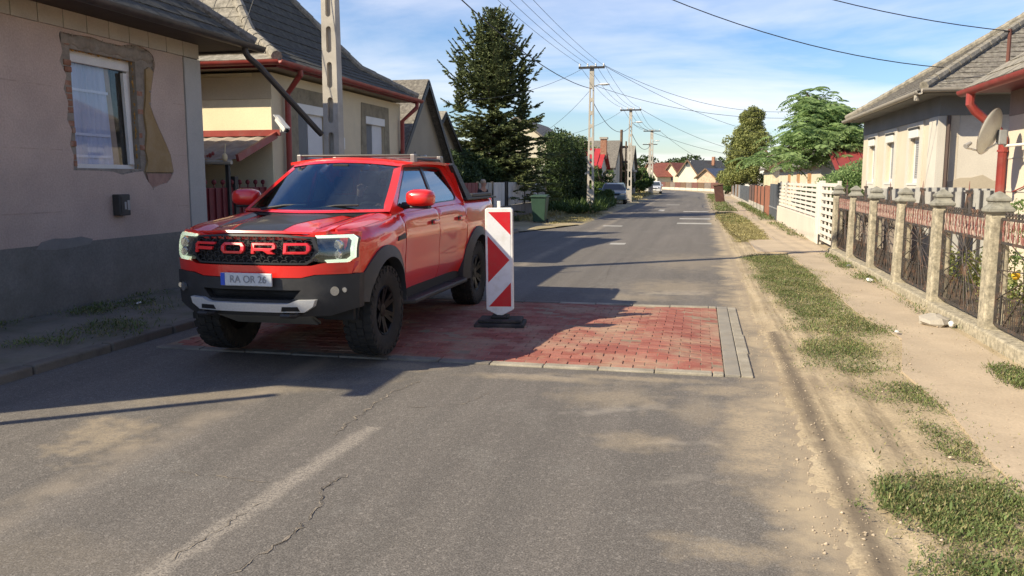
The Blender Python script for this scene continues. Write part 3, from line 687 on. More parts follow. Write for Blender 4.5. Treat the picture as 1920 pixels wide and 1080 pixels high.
# ------------------------------------------------------------ near left house (in shade)
plaster_pink = M('pinkish_grey_plaster', (.53, .405, .33), .9, .13, 1.3, .6, 45, dirt=(.40, .32, .265), da=.6, ds=1.0, fine=.2)
plaster_cream_band = M('pale_block_render', (.46, .41, .34), .9, .1, 2, .4, 50, dirt=(.36, .33, .28), da=.5, ds=2.5)
dado_grey = M('grey_cement_base', (.215, .20, .17), .92, .2, 1.5, .6, 40, dirt=(.13, .12, .095), da=.8, ds=1.1, fine=.25)
masonry = M('bare_mortar', (.27, .23, .185), .95, .25, 6, .8, 40, dirt=(.36, .33, .28), da=.7, ds=5)
old_brick = M('old_brick', (.33, .16, .10), .95, .35, 9, .7, 50, dirt=(.30, .27, .22), da=.7, ds=9)
foam = M('mounting_foam', (.42, .24, .07), .95, .35, 16, .9, 60, dirt=(.25, .10, .04), da=.8, ds=9)
ochre = M('old_ochre_plaster', (.35, .235, .11), .92, .12, 3, .3, 50, dirt=(.34, .28, .2), da=.4, ds=3)
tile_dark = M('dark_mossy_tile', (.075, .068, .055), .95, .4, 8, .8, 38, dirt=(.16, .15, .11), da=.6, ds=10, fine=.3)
h1 = thing('plastered_house', 'near house on the left, pinkish grey plaster with a roughly cut window and grey base', 'house', (-10.6, 7.3, 0))
X1 = -7.6; wy0, wy1, wz0, wz1 = 9.02, 10.24, 1.84, 3.30
core = MB(); core.box((-15.5, 2.9, 0), (-8.05, 11.7, 3.72)); core.build('inner_wall', dado_grey, h1)
w = MB(); wall_cells(w, (X1 - .035, 2.9, -.1), (0, 1, 0), (0, 0, 1), 8.8, 3.84, [(wy0 - 2.9, wz0 + .1, wy1 - 2.9, wz1 + .1)], .40); w.build('masonry_wall', masonry, h1)
hole = [(8.82, 3.42), (8.84, 3.47), (9.05, 3.47), (9.36, 3.49), (9.62, 3.465), (9.94, 3.47), (10.12, 3.515), (10.32, 3.52), (10.5, 3.49), (10.6, 3.42), (10.63, 3.30), (10.57, 3.14), (10.5, 2.9), (10.48, 2.72), (10.56, 2.56), (10.65, 2.41), (10.78, 2.22), (10.88, 2.05), (10.93, 1.82), (10.86, 1.72), (10.77, 1.65), (10.6, 1.62), (10.43, 1.57), (10.36, 1.64), (10.29, 1.71), (10.23, 1.81), (10.0, 1.79), (9.8, 1.76), (9.62, 1.80), (9.3, 1.81), (8.91, 1.81), (8.93, 2.0), (8.88, 2.12), (8.93, 2.3), (8.86, 2.42), (8.9, 2.63), (8.84, 2.8), (8.9, 2.96), (8.80, 3.12), (8.86, 3.24)]
fx = lambda y, z, o: (X1 + o, y, z)
b = MB(); surf(b, [(2.9, .92), (11.28, .92), (11.28, 3.52), (2.9, 3.52)], fx, 0, .035, [hole], dens=.5, step=.6); b.build('plaster', plaster_pink, h1)
b = MB(); surf(b, [(2.9, -.1), (11.71, -.1), (11.71, .92), (2.9, .92)], fx, .012, .045, dens=.5); b.build('base_plinth', dado_grey, h1)
b = MB(); b.box((X1 - .3, 11.30, .925), (X1 + .015, 11.715, 3.515)); b.build('corner_strip', M('corner_render', (.46, .44, .40), .9, .1, 2, .4, 50, dirt=(.34, .32, .29), da=.5, ds=2), h1, bevel=.01)
y = 2.9
while y < 11.7:
    L = min(.395, 11.71 - y)
    if L > .1: b = MB(); b.box((X1 - .03, y + .003, 3.525), (X1 + .01, y + L - .003, 3.78)); b.build('frieze_block', plaster_cream_band, h1, bevel=.006)
    y += .40
y = 11.30
z = .93
# old plaster leaf right of the window, mortar above, bricks at the jambs, foam
b = MB(); surf(b, [(10.43, 3.22), (10.50, 3.26), (10.60, 3.2), (10.56, 3.0), (10.52, 2.72), (10.70, 2.41), (10.95, 2.03), (11.0, 1.80), (10.30, 1.80), (10.37, 1.95), (10.33, 2.1), (10.38, 2.35), (10.35, 2.6), (10.41, 2.9)], fx, -.006, .03, step=.12); b.build('old_plaster_patch', ochre, h1)
b = MB(); surf(b, [(10.33, 1.78), (10.98, 1.78), (10.9, 1.68), (10.7, 1.58), (10.4, 1.52)], fx, -.008, .03, step=.1); b.build('old_plaster_patch', M('exposed_pink_plaster', (.36, .22, .17), .95, .2, 8, .6, 50), h1)
r = random.Random(11)
def rough_bit(b, y0, z0, y1, z1, x0, x1):
    k = 6; b.box((x0, y0, z0), (x1 + r.uniform(-.012, .012), y1, z1), 0)
z = wz0 + .02
while z < wz1 + .06:
    hgt = .068
    L = r.choice((.13, .12, .10, .06)); b = MB(); rough_bit(b, wy0 - L, z, wy0 - .002 + r.uniform(-.004, 0), z + hgt, X1 - .12, X1 - .022 - r.choice((0, 0, .02))); b.build('brick', old_brick, h1, bevel=.008)
    L = r.choice((.10, .07, .12)); b = MB(); rough_bit(b, wy1 + .002, z, wy1 + L, z + hgt, X1 - .20, X1 - .03 - r.choice((0, .01, .03))); b.build('brick', old_brick if r.random() < .5 else masonry, h1, bevel=.008)
    z += .082
# lintel of rough mortar
rows = []
for i in range(46):
    y = 8.86 + (10.58 - 8.86) * i / 45; rr = .085 + .018 * math.sin(i * .9) + r.uniform(-.012, .012)
    rows.append([(X1 - .06 + .055 * math.cos(a) + r.uniform(-.006, .006), y, wz1 + .105 + rr * math.sin(a)) for a in np.linspace(-1.5, 1.5, 9)])
MB().grid(rows).build('lintel', masonry, h1, smooth=True, fixn=True)
def blobs(name, m, line, n, s0, s1, seed=1, parent=None):
    r2 = random.Random(seed); b = MB()
    for i in range(n):
        t = i / max(1, n - 1) * (len(line) - 1); k = min(len(line) - 2, int(t)); f = t - k
        p = Vector(line[k]).lerp(Vector(line[k + 1]), f); s_ = r2.uniform(s0, s1)
        b.ell(p + Vector((r2.uniform(-.005, .012), r2.uniform(-.01, .01), r2.uniform(-.012, .012))), (s_ * .6, s_, s_), 7, 5)
    return b.build(name, m, parent, smooth=True)
blobs('foam_bead', foam, [(X1 - .09, wy0, wz1 + .015), (X1 - .09, wy1, wz1 + .02)], 46, .016, .034, 2, h1)
blobs('foam_bead', foam, [(X1 - .09, wy1 + .015, wz1), (X1 - .09, wy1 + .012, wz0 + .02)], 50, .014, .03, 3, h1)
lace = N('net_curtain'); lz = lace.ramp(lace.noise(1, lace.map(lace.pos(), sc=(1, 9, .4)), det=3), [(.3, (.34, .38, .50)), (.7, (.46, .50, .64))]); lace.set(col=lz, rough=.9); lace_m = lace.m
band_m = M('curtain_band', (.62, .65, .75), .9, .05, 4, 0)
beige_drape = M('beige_drape', (.38, .30, .24), .9, .12, 5, .1)
crumb = random.Random(77); cb_ = MB()
for i in range(len(hole)):
    p, q_ = hole[i], hole[(i + 1) % len(hole)]
    for j in range(5):
        t_ = crumb.random(); s_ = crumb.uniform(.006, .02); c_ = (X1 + crumb.uniform(-.03, -.004), p[0] + (q_[0] - p[0]) * t_ + crumb.uniform(-.012, .012), p[1] + (q_[1] - p[1]) * t_ + crumb.uniform(-.012, .012))
        b = MB(); b.ell(c_, (s_ * .6, s_ * crumb.uniform(.7, 1.6), s_ * crumb.uniform(.7, 1.5)), 6, 4); cb_.add(b.v, b.f)
cb_.build('crumbled_edge', masonry, h1, kind='stuff')
fr1 = window(h1, (X1, wy0, wz0), (0, 1, 0), (0, 0, 1), (1, 0, 0), wy1 - wy0, wz1 - wz0, white_paint, glassmat('near_window_glass', (.95, .97, 1), .02), inset=.14, fr=.055, room=True, sill=False)
b = MB(); b.box((X1 - .17, wy0 + .03, wz1 - .14), (X1 - .12, wy1 - .02, wz1 - .05)); b.build('head_strip', white_paint, fr1, bevel=.006)
b = MB(); sh_ = [(wy1 - .17, wz1 - .17), (wy1 - .09, wz1 - .17), (wy1 - .035, wz0 + .06), (wy1 - .12, wz0 + .06)]; surf(b, sh_, lambda y, z, o: (X1 - .115 + o, y, z), .01, .05); b.build('tilted_sash_stile', white_paint, fr1, bevel=.006)
rows = [[(X1 - .225 + .012 * math.sin(k * 1.7), wy0 + .03 + .90 * k / 36, wz0 + .05), (X1 - .225 + .012 * math.sin(k * 1.7), wy0 + .03 + .80 * k / 36, wz1 - .05)] for k in range(37)]
MB().grid(rows).build('net_curtain', lace_m, fr1, smooth=True)
rows = [[(X1 - .25 + .012 * math.sin(k * 2.1), wy0 + .84 + .17 * k / 12 - .10 * (z - wz0) + .06, z) for z in np.linspace(wz0 + .05, wz1 - .05, 10)] for k in range(13)]
MB().grid(rows).build('beige_curtain', beige_drape, fr1, smooth=True)
for zb in (wz0 + .98, wz0 + .42, wz0 + .14): b = MB(); b.box((X1 - .212, wy0 + .06, zb), (X1 - .208, wy0 + .86, zb + .035)); b.build('curtain_band', band_m, fr1)
for zz_ in (1.30, 2.05, 2.80):
    b = MB(); b.box((X1 + .0005, 2.95, zz_), (X1 + .003, 8.75, zz_ + .010)); b.box((X1 + .0005, 11.0, zz_), (X1 + .003, 11.28, zz_ + .010)); b.build('render_joint', M('joint_line', (.47, .36, .29), .9, .25, 6, .2, 50, dirt=(.53, .405, .33), da=.9, ds=3), h1)
b = MB(); surf(b, [(8.2, .88), (8.3, .96), (8.5, .99), (8.75, .975), (8.95, .985), (9.15, .94), (9.1, .88), (8.8, .86), (8.5, .85)], fx, .0155, .003, step=.1); b.build('repair_patch', M('repair_cement', (.25, .235, .21), .95, .15, 3, .4), h1)
# meter box
b = MB(); b.box((X1 + .002, 9.57, 1.22), (X1 + .11, 9.79, 1.50)); mb_ = b.build('meter_box', M('dark_meter_box', (.05, .048, .045), .6, .1), h1, bevel=.012)
b = MB(); b.box((X1 + .105, 9.665, 1.30), (X1 + .118, 9.70, 1.40)); b.box((X1 + .105, 9.72, 1.29), (X1 + .118, 9.77, 1.42)); b.build('meter_label', M('label_grey', (.35, .34, .32), .6, .05), mb_)
b = MB(); b.box((X1 + .10, 9.60, 1.25), (X1 + .116, 9.64, 1.47)); b.build('meter_door_edge', dark_metal, mb_)
# eaves, roof, gutter
soff = M('dark_soffit', (.07, .055, .045), .8, .2, 4, .2)
b = MB(); b.box((-16.3, 2.85, 3.74), (-7.02, 12.3, 3.80)); b.build('soffit', soff, h1)
ez = 3.82; e = [(-7.02, 12.3, ez), (-7.02, 2.0, ez)]
ri0, ri1 = (-11.6, 7.4, 7.3), (-12.2, 7.2, 7.3)
brown_sheet = tile_grey
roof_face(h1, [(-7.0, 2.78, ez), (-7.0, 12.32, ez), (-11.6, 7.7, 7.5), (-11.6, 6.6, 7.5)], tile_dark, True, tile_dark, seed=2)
roof_face(h1, [(-7.0, 12.32, ez), (-16.4, 12.32, ez), (-11.6, 7.7, 7.5)], tile_grey, True, tile_grey, seed=3)
roof_face(h1, [(-16.4, 2.78, ez), (-7.0, 2.78, ez), (-11.6, 6.6, 7.5)], tile_grey, seed=3)
roof_face(h1, [(-16.4, 12.32, ez), (-16.4, 2.78, ez), (-11.6, 6.6, 7.5), (-11.6, 7.7, 7.5)], tile_grey)
ridge_caps(h1, (-7.0, 12.32, ez + .03), (-11.6, 7.7, 7.54), tile_grey)
gm_ = M('dark_zinc_gutter', (.075, .065, .058), .5, .3, 4, .2, 40, metal=.3)
gutter_run([(-6.92, 2.7, 3.77), (-6.92, 12.40, 3.79)], .085).build('gutter', gm_, h1, smooth=True)
gutter_run([(-6.90, 12.40, 3.79), (-12, 12.42, 3.79)], .085).build('gutter', gm_, h1, smooth=True)
MB().tube([(-6.95, 11.95, 3.74), (-6.95, 11.95, 3.66), (-6.93, 12.02, 3.58), (-6.85, 12.15, 3.48), (-6.30, 13.02, 2.52), (-6.26, 13.10, 2.45)], .050, 10).build('downpipe', gm_, h1, smooth=True)
MB().tube([(-7.5, 2.60, 3.7), (-7.5, 2.60, .12)], .05, 10).build('downpipe', gm_, h1, smooth=True)
MB().tube([(-8.55, 10.3, 3.9), (-8.55, 10.3, 5.6)], .03, 6).build('vent_mast', M('rusty_pipe', (.16, .06, .04), .8, .2), h1)
# ------------------------------------------------------------ yellow house
cream_lit = M('cream_render_lit', (.86, .76, .52), .9, .07, 1.4, .25, 60, dirt=(.76, .64, .42), da=.3, ds=1.5)  # sunlight on the side wall put into a lighter render colour
cream_shaded = M('cream_render_shaded', (.66, .56, .39), .9, .08, 1.2, .3, 60, dirt=(.34, .30, .23), da=.4, ds=1.2)  # same cream render, darkened in colour for the shaded front
raw_band = M('raw_render_surround', (.25, .215, .15), .95, .25, 5, .7, 45, dirt=(.35, .30, .21), da=.7, ds=4)
h2 = thing('cream_house', 'cream house with red gutters and a tiled hipped roof behind the concrete pole', 'house', (-10.6, 17.1, 0))
X2 = -7.65; Y20, Y21 = 14.0, 20.65
w2a, w2b_, w3a, w3b_ = 14.98, 16.2, 18.36, 19.5
b = MB(); wall_cells(b, (X2, Y20, 0), (0, 1, 0), (0, 0, 1), Y21 - Y20, 3.62, [(w2a - Y20, 1.75, w2b_ - Y20, 3.14), (w3a - Y20, 1.75, w3b_ - Y20, 3.14)], .38); b.build('front_wall', cream_shaded, h2)
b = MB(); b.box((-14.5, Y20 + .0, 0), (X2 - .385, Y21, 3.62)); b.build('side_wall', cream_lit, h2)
b = MB(); b.box((-14.5, Y20 - .04, 3.15), (X2 + .02, Y20 - .005, 3.55)); b.build('eave_shade_band', cream_shaded, h2)  # upper band painted in the shaded tone, where the eave shades the wall
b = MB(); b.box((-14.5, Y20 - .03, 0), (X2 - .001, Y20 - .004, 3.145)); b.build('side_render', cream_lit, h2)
for a, c in ((w2a, w2b_), (w3a, w3b_)):
    b = MB(); o_ = [(a - .30, 1.55), (c + .30, 1.55), (c + .34, 2.3), (c + .30, 3.45), (a - .26, 3.45), (a - .32, 2.5)]; surf(b, o_, lambda y, z, o: (X2 + o, y, z), .012, .01, [[(a, 1.75), (c, 1.75), (c, 3.14), (a, 3.14)]]); b.build('raw_surround', raw_band, h2)
    m2_ = a + (c - a) * .42
    q = MB(); q.box((X2 - .085, a + .05, 1.80), (X2 - .06, m2_ - .02, 3.0)); q.build('grey_shutter', M('grey_shutter_board', (.16, .165, .17), .7, .1), h2)
    q = MB(); q.box((X2 - .085, m2_, 1.80), (X2 - .05, c - .05, 3.0)); q.build('white_shutter', M('white_shutter_board', (.62, .62, .62), .6, .05), h2)
    window(h2, (X2, a, 1.75), (0, 1, 0), (0, 0, 1), (1, 0, 0), c - a, 3.14 - 1.75, white_paint, glass_dark, (.55 * (c - a),), inset=.12, shutter=.1, slat=.0, curtain=M('grey_curtain', (.33, .34, .37), .9, .1), sill=False)
b = MB(); b.box((X2 + .001, 16.95, 2.35), (X2 + .02, 17.13, 2.6)); b.build('house_plate', white_paint, h2, bevel=.003)
# flared hip roof
e0 = 3.78; xe, ya, yb_ = -7.25, 13.5, 20.85
fl = 1.1; zf = e0 + .62; xa_ = xe - fl; yaa = ya + fl; ybb = yb_ - fl
ym_ = (ya + yb_) / 2; ap = (xa_ - 2.6, ym_, zf + 3.15)
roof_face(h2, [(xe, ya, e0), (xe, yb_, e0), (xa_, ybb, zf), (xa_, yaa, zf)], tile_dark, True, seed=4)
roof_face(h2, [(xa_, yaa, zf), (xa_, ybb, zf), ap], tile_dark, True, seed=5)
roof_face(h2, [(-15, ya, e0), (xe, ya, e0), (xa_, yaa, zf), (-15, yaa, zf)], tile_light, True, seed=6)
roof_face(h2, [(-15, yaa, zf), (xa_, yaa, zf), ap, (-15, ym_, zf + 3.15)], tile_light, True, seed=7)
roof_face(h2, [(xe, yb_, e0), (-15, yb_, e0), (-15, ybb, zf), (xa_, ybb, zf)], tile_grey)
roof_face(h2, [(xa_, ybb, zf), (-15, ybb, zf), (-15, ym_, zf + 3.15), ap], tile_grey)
for p, q in (((xe, ya, e0 + .04), (xa_, yaa, zf + .04)), ((xa_, yaa, zf + .04), (ap[0], ap[1], ap[2] + .04)), ((xe, yb_, e0 + .04), (xa_, ybb, zf + .04)), ((xa_, ybb, zf + .04), (ap[0], ap[1], ap[2] + .04))): ridge_caps(h2, p, q, tile_light)
b = MB(); b.box((-15, ya + .05, e0 - .11), (xe - .05, yb_ - .05, e0 - .06)); b.build('soffit', M('cream_soffit', (.36, .30, .22), .9, .1), h2)
b = MB(); b.box((xe - .04, ya, e0 - .14), (xe - .012, yb_, e0 - .055)); b.box((-15, ya + .012, e0 - .14), (xe - .045, ya + .04, e0 - .055)); b.build('fascia', dark_red, h2)
gutter_run([(xe + .07, ya - .1, e0 - .03), (xe + .07, yb_ + .1, e0 - .04)], .085).build('gutter', red_gutter, h2, smooth=True)
gutter_run([(-15, ya - .07, e0 - .03), (xe + .1, ya - .07, e0 - .03)], .085).build('gutter', red_gutter, h2, smooth=True)
MB().tube([(xe + .05, ya + .75, e0 - .09), (xe + .05, ya + .77, e0 - .18), (X2 + .10, Y20 + .42, 3.28), (X2 + .08, Y20 + .42, .1)], .055, 10).build('downpipe', red_gutter, h2, smooth=True)
MB().tube([(xe + .05, yb_ - .15, e0 - .09), (xe + .05, yb_ - .17, e0 - .25), (X2 + .10, Y21 - .12, 3.18), (X2 + .08, Y21 - .12, .1)], .055, 10).build('downpipe', red_gutter, h2, smooth=True)
# lean-to canopy on the side wall
cp = thing('canopy', 'small corrugated lean-to canopy with red trim under the cream side wall', 'canopy', (-9, 13.3, 2.2))
rows = []
for i in range(41):
    x = -10.6 + 3.0 * i / 40; rows.append([(x, 13.94, 2.47 + .012 * math.cos(i * PI / 2 * 1.0)), (x, 12.65, 2.03 + .012 * math.cos(i * PI / 2))])
MB().grid(rows).build('corrugated_sheet', M('rusty_corrugated', (.33, .29, .25), .8, .25, 4, .2, dirt=(.24, .13, .09), da=.7, ds=3), cp)
b = MB(); b.box((-10.6, 13.90, 2.48), (-7.46, 13.955, 2.59)); b.bar((-7.55, 13.93, 2.50), (-7.55, 12.6, 2.05), .05, .12); b.build('red_trim', red_gutter, cp)
MB().tube([(-10.6, 12.58, 1.99), (-7.65, 12.58, 1.98)], .04, 8).build('rail_pipe', M('pale_pipe', (.5, .46, .38), .6, .1), cp)
for x in (-7.75, -8.6): b = MB(); b.bar((x, 12.62, .1), (x, 12.62, 2.0), .06, .06); b.build('post', dark_metal, cp)
b = MB(); b.box((-14, 12.2, 0.0), (-10.5, 13.9, 2.2)); b.build('back_panel', wood_brown, cp)
for x, y in ((-8.05, 12.5), (-8.5, 12.48)): blobs('flower', red_gutter, [(x - .1, y, 2.05), (x + .1, y, 2.12)], 5, .02, .045, 3, cp)
lamp = MB(); lamp.ell((-7.72, 12.5, 2.06), (.045, .045, .07), 10, 8); lamp.tube([(-7.72, 12.5, 2.1), (-7.7, 12.5, 2.28)], .008, 6); lamp.build('lantern', M('lantern_glass', (.75, .62, .38), .3, .1), cp, smooth=True)
# red yard gate between the two houses
gt = thing('yard_gate', 'dark red sheet metal gate with ball tips between the two left houses', 'gate', (-7.75, 12.85, 0))
b = MB(); b.box((-7.78, 11.78, .12), (-7.76, 13.9, 1.56)); b.build('gate_sheet', dark_red, gt)
for k in range(11): b = MB(); b.box((-7.758, 11.82 + .2 * k, .14), (-7.735, 11.84 + .2 * k, 1.55)); b.build('gate_rib', dark_red, gt)
for k in range(8): b = MB(); b.tube([(-7.76, 11.95 + .26 * k, 1.56), (-7.76, 11.95 + .26 * k, 1.62)], .012, 6); b.ell((-7.76, 11.95 + .26 * k, 1.65), (.04, .04, .045), 8, 6); b.build('ball_tip', dark_red, gt, smooth=True)
b = MB(); b.box((-7.8, 12.78, .1), (-7.72, 12.88, 1.75)); b.build('gate_post', dark_metal, gt)
# CCTV camera on the downpipe
cc = thing('cctv_camera', 'white security camera on a bracket at the corner of the cream house', 'camera', (-7.3, 13.75, 2.6))
MB().bar((-7.42, 13.78, 2.78), (-7.20, 13.68, 2.56), .11, .10).build('camera_body', white_paint, cc, bevel=.012)
MB().bar((-7.45, 13.775, 2.84), (-7.18, 13.66, 2.60), .13, .012).build('sun_shield', white_paint, cc)
MB().tube([(-7.38, 14.0, 2.55), (-7.38, 13.8, 2.55), (-7.36, 13.76, 2.66)], .018, 8).build('bracket', white_paint, cc, smooth=True)
MB().tube([(-7.205, 13.683, 2.565), (-7.185, 13.672, 2.548)], .035, 10).build('lens', black_plastic, cc)
# ------------------------------------------------------------ generic houses further off
def gable_x(name, label, xf, ym, half, depth, ze, zr, wallm, roofm, over=.25, sgn=-1, chimney=None, win=(), group=None, tiles=False, windows_y=(), wm_=None, base=None):
    """ridge runs along x; the gable faces the street at x = xf; sgn -1: house extends to -x"""
    h = thing(name, label, 'house', (xf + sgn * depth / 2, ym, 0), group); x1 = xf + sgn * depth
    pts = [(ym - half, 0), (ym + half, 0), (ym + half, ze), (ym, zr), (ym - half, ze)]
    b = MB(); b.slab([(xf, y, z) for y, z in pts], (sgn * depth, 0, 0)); b.build('wall', wallm, h, fixn=True)
    k = (zr - ze) / half
    for s_ in (-1, 1):
        ye = ym + s_ * (half + over); zee = ze - k * over
        poly = [(xf - sgn * over, ye, zee + .02), (x1, ye, zee + .02), (x1, ym, zr + .02), (xf - sgn * over, ym, zr + .02)]
        roof_face(h, poly, roofm, tiles, th=-.07 * 1, seed=9)
        gutter_run([(xf - sgn * over, ye + s_ * .04, zee), (x1, ye + s_ * .04, zee)], .06).build('gutter', dark_metal, h, smooth=True)
        b = MB(); b.bar((xf - sgn * (over + .0), ye, zee - .03), (xf - sgn * (over + .0), ym, zr - .03), .04, .14); b.build('verge_board', dark_red if 'red' in label else dark_metal, h)
    for (y, z, w, hh) in win:
        window(h, (xf + .001 * -sgn, y - w / 2 if sgn < 0 else y + w / 2, z), (0, -sgn, 0), (0, 0, 1), (-sgn, 0, 0), w, hh, white_paint, glass_dark, inset=-.04, room=False, sill=True)
        b = MB(); b.box((xf - .0 - sgn * .003, y - w / 2, z), (xf - sgn * .006, y + w / 2, z + hh)); b.build('window_recess', dark_room, h)
    if chimney: cx0, cy0, ct = chimney; b = MB(); b.box((cx0 - .25, cy0 - .25, zr - 1.2), (cx0 + .25, cy0 + .25, ct)); c_ = b.build('chimney', old_brick, h); b = MB(); b.box((cx0 - .31, cy0 - .31, ct), (cx0 + .31, cy0 + .31, ct + .12)); b.build('chimney_cap', concrete, c_)
    return h
beige_w = M('beige_grey_render', (.33, .29, .22), .92, .1, 1, .3)
pale_w = M('pale_wall', (.62, .57, .46), .9, .06, 1, .2)
white_w = M('white_wall', (.74, .72, .66), .9, .04, 1, .2)
yellow_w = M('yellow_wall', (.62, .53, .40), .9, .06, 1, .2)
h3 = gable_x('gabled_shed_house', 'plain beige house with steep gable beyond the cream house', -7.8, 22.75, 2.3, 6.5, 2.15, 4.42, beige_w, tile_grey, tiles=True)
b = MB(); b.tube([(-7.78, 22.6, 2.35), (-7.66, 22.6, 2.35)], .02, 6); b.ell((-7.64, 22.6, 2.33), (.06, .06, .06), 8, 6); b.build('wall_lamp', white_paint, h3)
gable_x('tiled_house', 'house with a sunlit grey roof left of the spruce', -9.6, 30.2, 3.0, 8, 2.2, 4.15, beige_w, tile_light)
h4 = thing('vine_house', 'pale house with a grey gable roof half hidden by vines right of the spruce', 'house', (-9.9, 49, 0))
b = MB(); b.slab([(-7.2, 45, 0), (-7.2, 45, 3.0), (-9.9, 45, 4.95), (-12.6, 45, 3.0), (-12.6, 45, 0)], (0, 9, 0)); b.build('wall', pale_w, h4, fixn=True)
roof_face(h4, [(-6.85, 44.6, 2.80), (-6.85, 54.3, 2.80), (-9.9, 54.3, 5.03), (-9.9, 44.6, 5.03)], tile_grey, th=-.08); roof_face(h4, [(-12.95, 44.6, 2.80), (-12.95, 54.3, 2.80), (-9.9, 54.3, 5.03), (-9.9, 44.6, 5.03)], tile_grey, th=-.08)
window(h4, (-8.9, 44.995, 1.3), (1, 0, 0), (0, 0, 1), (0, -1, 0), .9, 1.2, white_paint, glass_dark, inset=-.04, room=False)
# red roofed house and grey roofs along the left side
h5 = thing('red_roofed_house', 'house with a bright red roof and brick chimney behind the left poles', 'house', (-9.5, 63, 0))
b = MB(); b.box((-13.5, 60.3, 0), (-7.3, 66, 2.6)); b.build('wall', pale_w, h5)
redsheet = M('red_sheet_roof', (.42, .035, .04), .6, .1, 2, .1)
roof_face(h5, [(-14, 60, 2.5), (-7.0, 60, 2.5), (-7.0, 63.2, 4.0), (-14, 63.2, 4.0)], redsheet); roof_face(h5, [(-14, 66.4, 2.5), (-7.0, 66.4, 2.5), (-7.0, 63.2, 4.0), (-14, 63.2, 4.0)], redsheet)
for k in range(14): MB().bar((-13.9 + .5 * k, 60, 2.53), (-13.9 + .5 * k, 63.2, 4.03), .03, .05).build('roof_seam', redsheet, h5)
b = MB(); b.slab([(-7.3, 60.3, 2.6), (-7.3, 66, 2.6), (-7.3, 63.2, 3.9)], (-6, 0, 0)); b.build('gable_wall', pale_w, h5, fixn=True)
b = MB(); b.box((-7.35, 62.2, 3.2), (-6.9, 62.7, 4.65)); ch = b.build('chimney', old_brick, h5); b = MB(); b.box((-7.42, 62.13, 4.65), (-6.83, 62.77, 4.8)); b.build('chimney_cap', concrete, ch)
gable_x('grey_roofed_house', 'grey roofed house with dark hip behind the second left pole', -7.2, 74, 4.2, 7, 2.7, 5.0, pale_w, tile_grey)
h6 = gable_x('low_grey_house', 'low pale house with a dark porch beside the second left pole', -6.6, 83, 3.6, 7, 2.6, 4.9, pale_w, tile_light, win=[(81.5, 1.0, .9, 1.2), (84.5, 1.0, .9, 1.2)])
b = MB()
for k in range(4): b.bar((-6.4, 80 + k * 1.0, 0), (-6.4, 80 + k * 1.0, 2.4), .18, .18)
b.box((-6.6, 79.8, 2.4), (-6.2, 83.3, 2.6)); b.build('porch', concrete, h6)
# far end of the street, where the road bends left
def gable_y(name, label, xc, half, yf, depth, ze, zr, wallm, roofm, ang=0, over=.4, win=(), group=None, chim=False):
    """gable faces the camera (-y)"""
    h = thing(name, label, 'house', (xc, yf, 0), group); T = Matrix.Translation((xc, yf, 0)) @ Matrix.Rotation(ang, 4, 'Z')
    b = MB(); b.T = T; b.slab([(-half, 0, 0), (half, 0, 0), (half, 0, ze), (0, 0, zr), (-half, 0, ze)], (0, depth, 0)); b.build('wall', wallm, h, fixn=True)
    k = (zr - ze) / half
    for s_ in (-1, 1):
        P = [T @ Vector(p) for p in ((s_ * (half + over), -over, ze - k * over), (s_ * (half + over), depth, ze - k * over), (0, depth, zr), (0, -over, zr))]
        roof_face(h, P, roofm, th=-.12)
        b = MB(); b.T = T; b.bar((s_ * (half + over), -over - .03, ze - k * over), (0, -over - .03, zr), .06, .25); b.build('verge_board', wood_brown, h)
    for (x, z, w, hh) in win:
        b = MB(); b.T = T; b.box((x - w / 2 - .08, -.05, z - .08), (x + w / 2 + .08, -.002, z + hh + .08)); f = b.build('window_frame', white_paint, h)
        b = MB(); b.T = T; b.box((x - w / 2, -.07, z), (x + w / 2, -.052, z + hh)); b.build('pane', M('far_pane', (.08, .09, .1), .15, .05, bump=0), f)
    if chim: b = MB(); b.T = T; b.box((.8, depth * .6, zr - 1), (1.4, depth * .6 + .5, zr + .8)); b.build('chimney', old_brick, h)
    return h
gable_y('white_gabled_house', 'tall white gabled house beside the thuja on the right', 7.6, 3.2, 124, 12, 3.4, 7.2, white_w, tile_grey, win=[(-1.2, 1.2, .9, 1.2), (1.2, 1.2, .9, 1.2), (0, 4.4, .8, 1.0)])
gable_y('far_gabled_house', 'pale gabled house with grey roof at the bend, nearest of the row', -3.2 + .6, 2.3, 175, 14, 2.7, 5.6, pale_w, tile_grey, ang=-.5, win=[(0, 4.2, .9, 1.1)], chim=True)
gable_y('far_gabled_house', 'cream gabled house with reddish roof in the middle of the far row', -6.3, 2.2, 184, 12, 2.6, 5.2, yellow_w, tile_red, ang=-.6, win=[(0, 1.4, .9, 1.1)])
gable_y('far_gabled_house', 'red tiled house at the left end of the far row', -11, 3.0, 184, 12, 2.5, 5.2, pale_w, tile_red, ang=-.9)
gable_y('far_gabled_house', 'orange walled low house with blue grey roof at the bend', 1.0, 2.0, 165, 8, 2.1, 3.7, M('orange_wall', (.52, .38, .27), .9), M('blue_grey_roof', (.10, .12, .17), .7), ang=-.5)
gable_y('far_white_house', 'long white house with sloping roof end beyond the bend', -16.5, 5.0, 190, 14, 2.6, 6.8, white_w, M('far_grey_roof', (.24, .24, .25), .8), ang=.15)
gable_y('far_white_house', 'small pale house at the left behind the parked white car', -24, 4.0, 165, 10, 2.8, 5.4, pale_w, tile_grey)
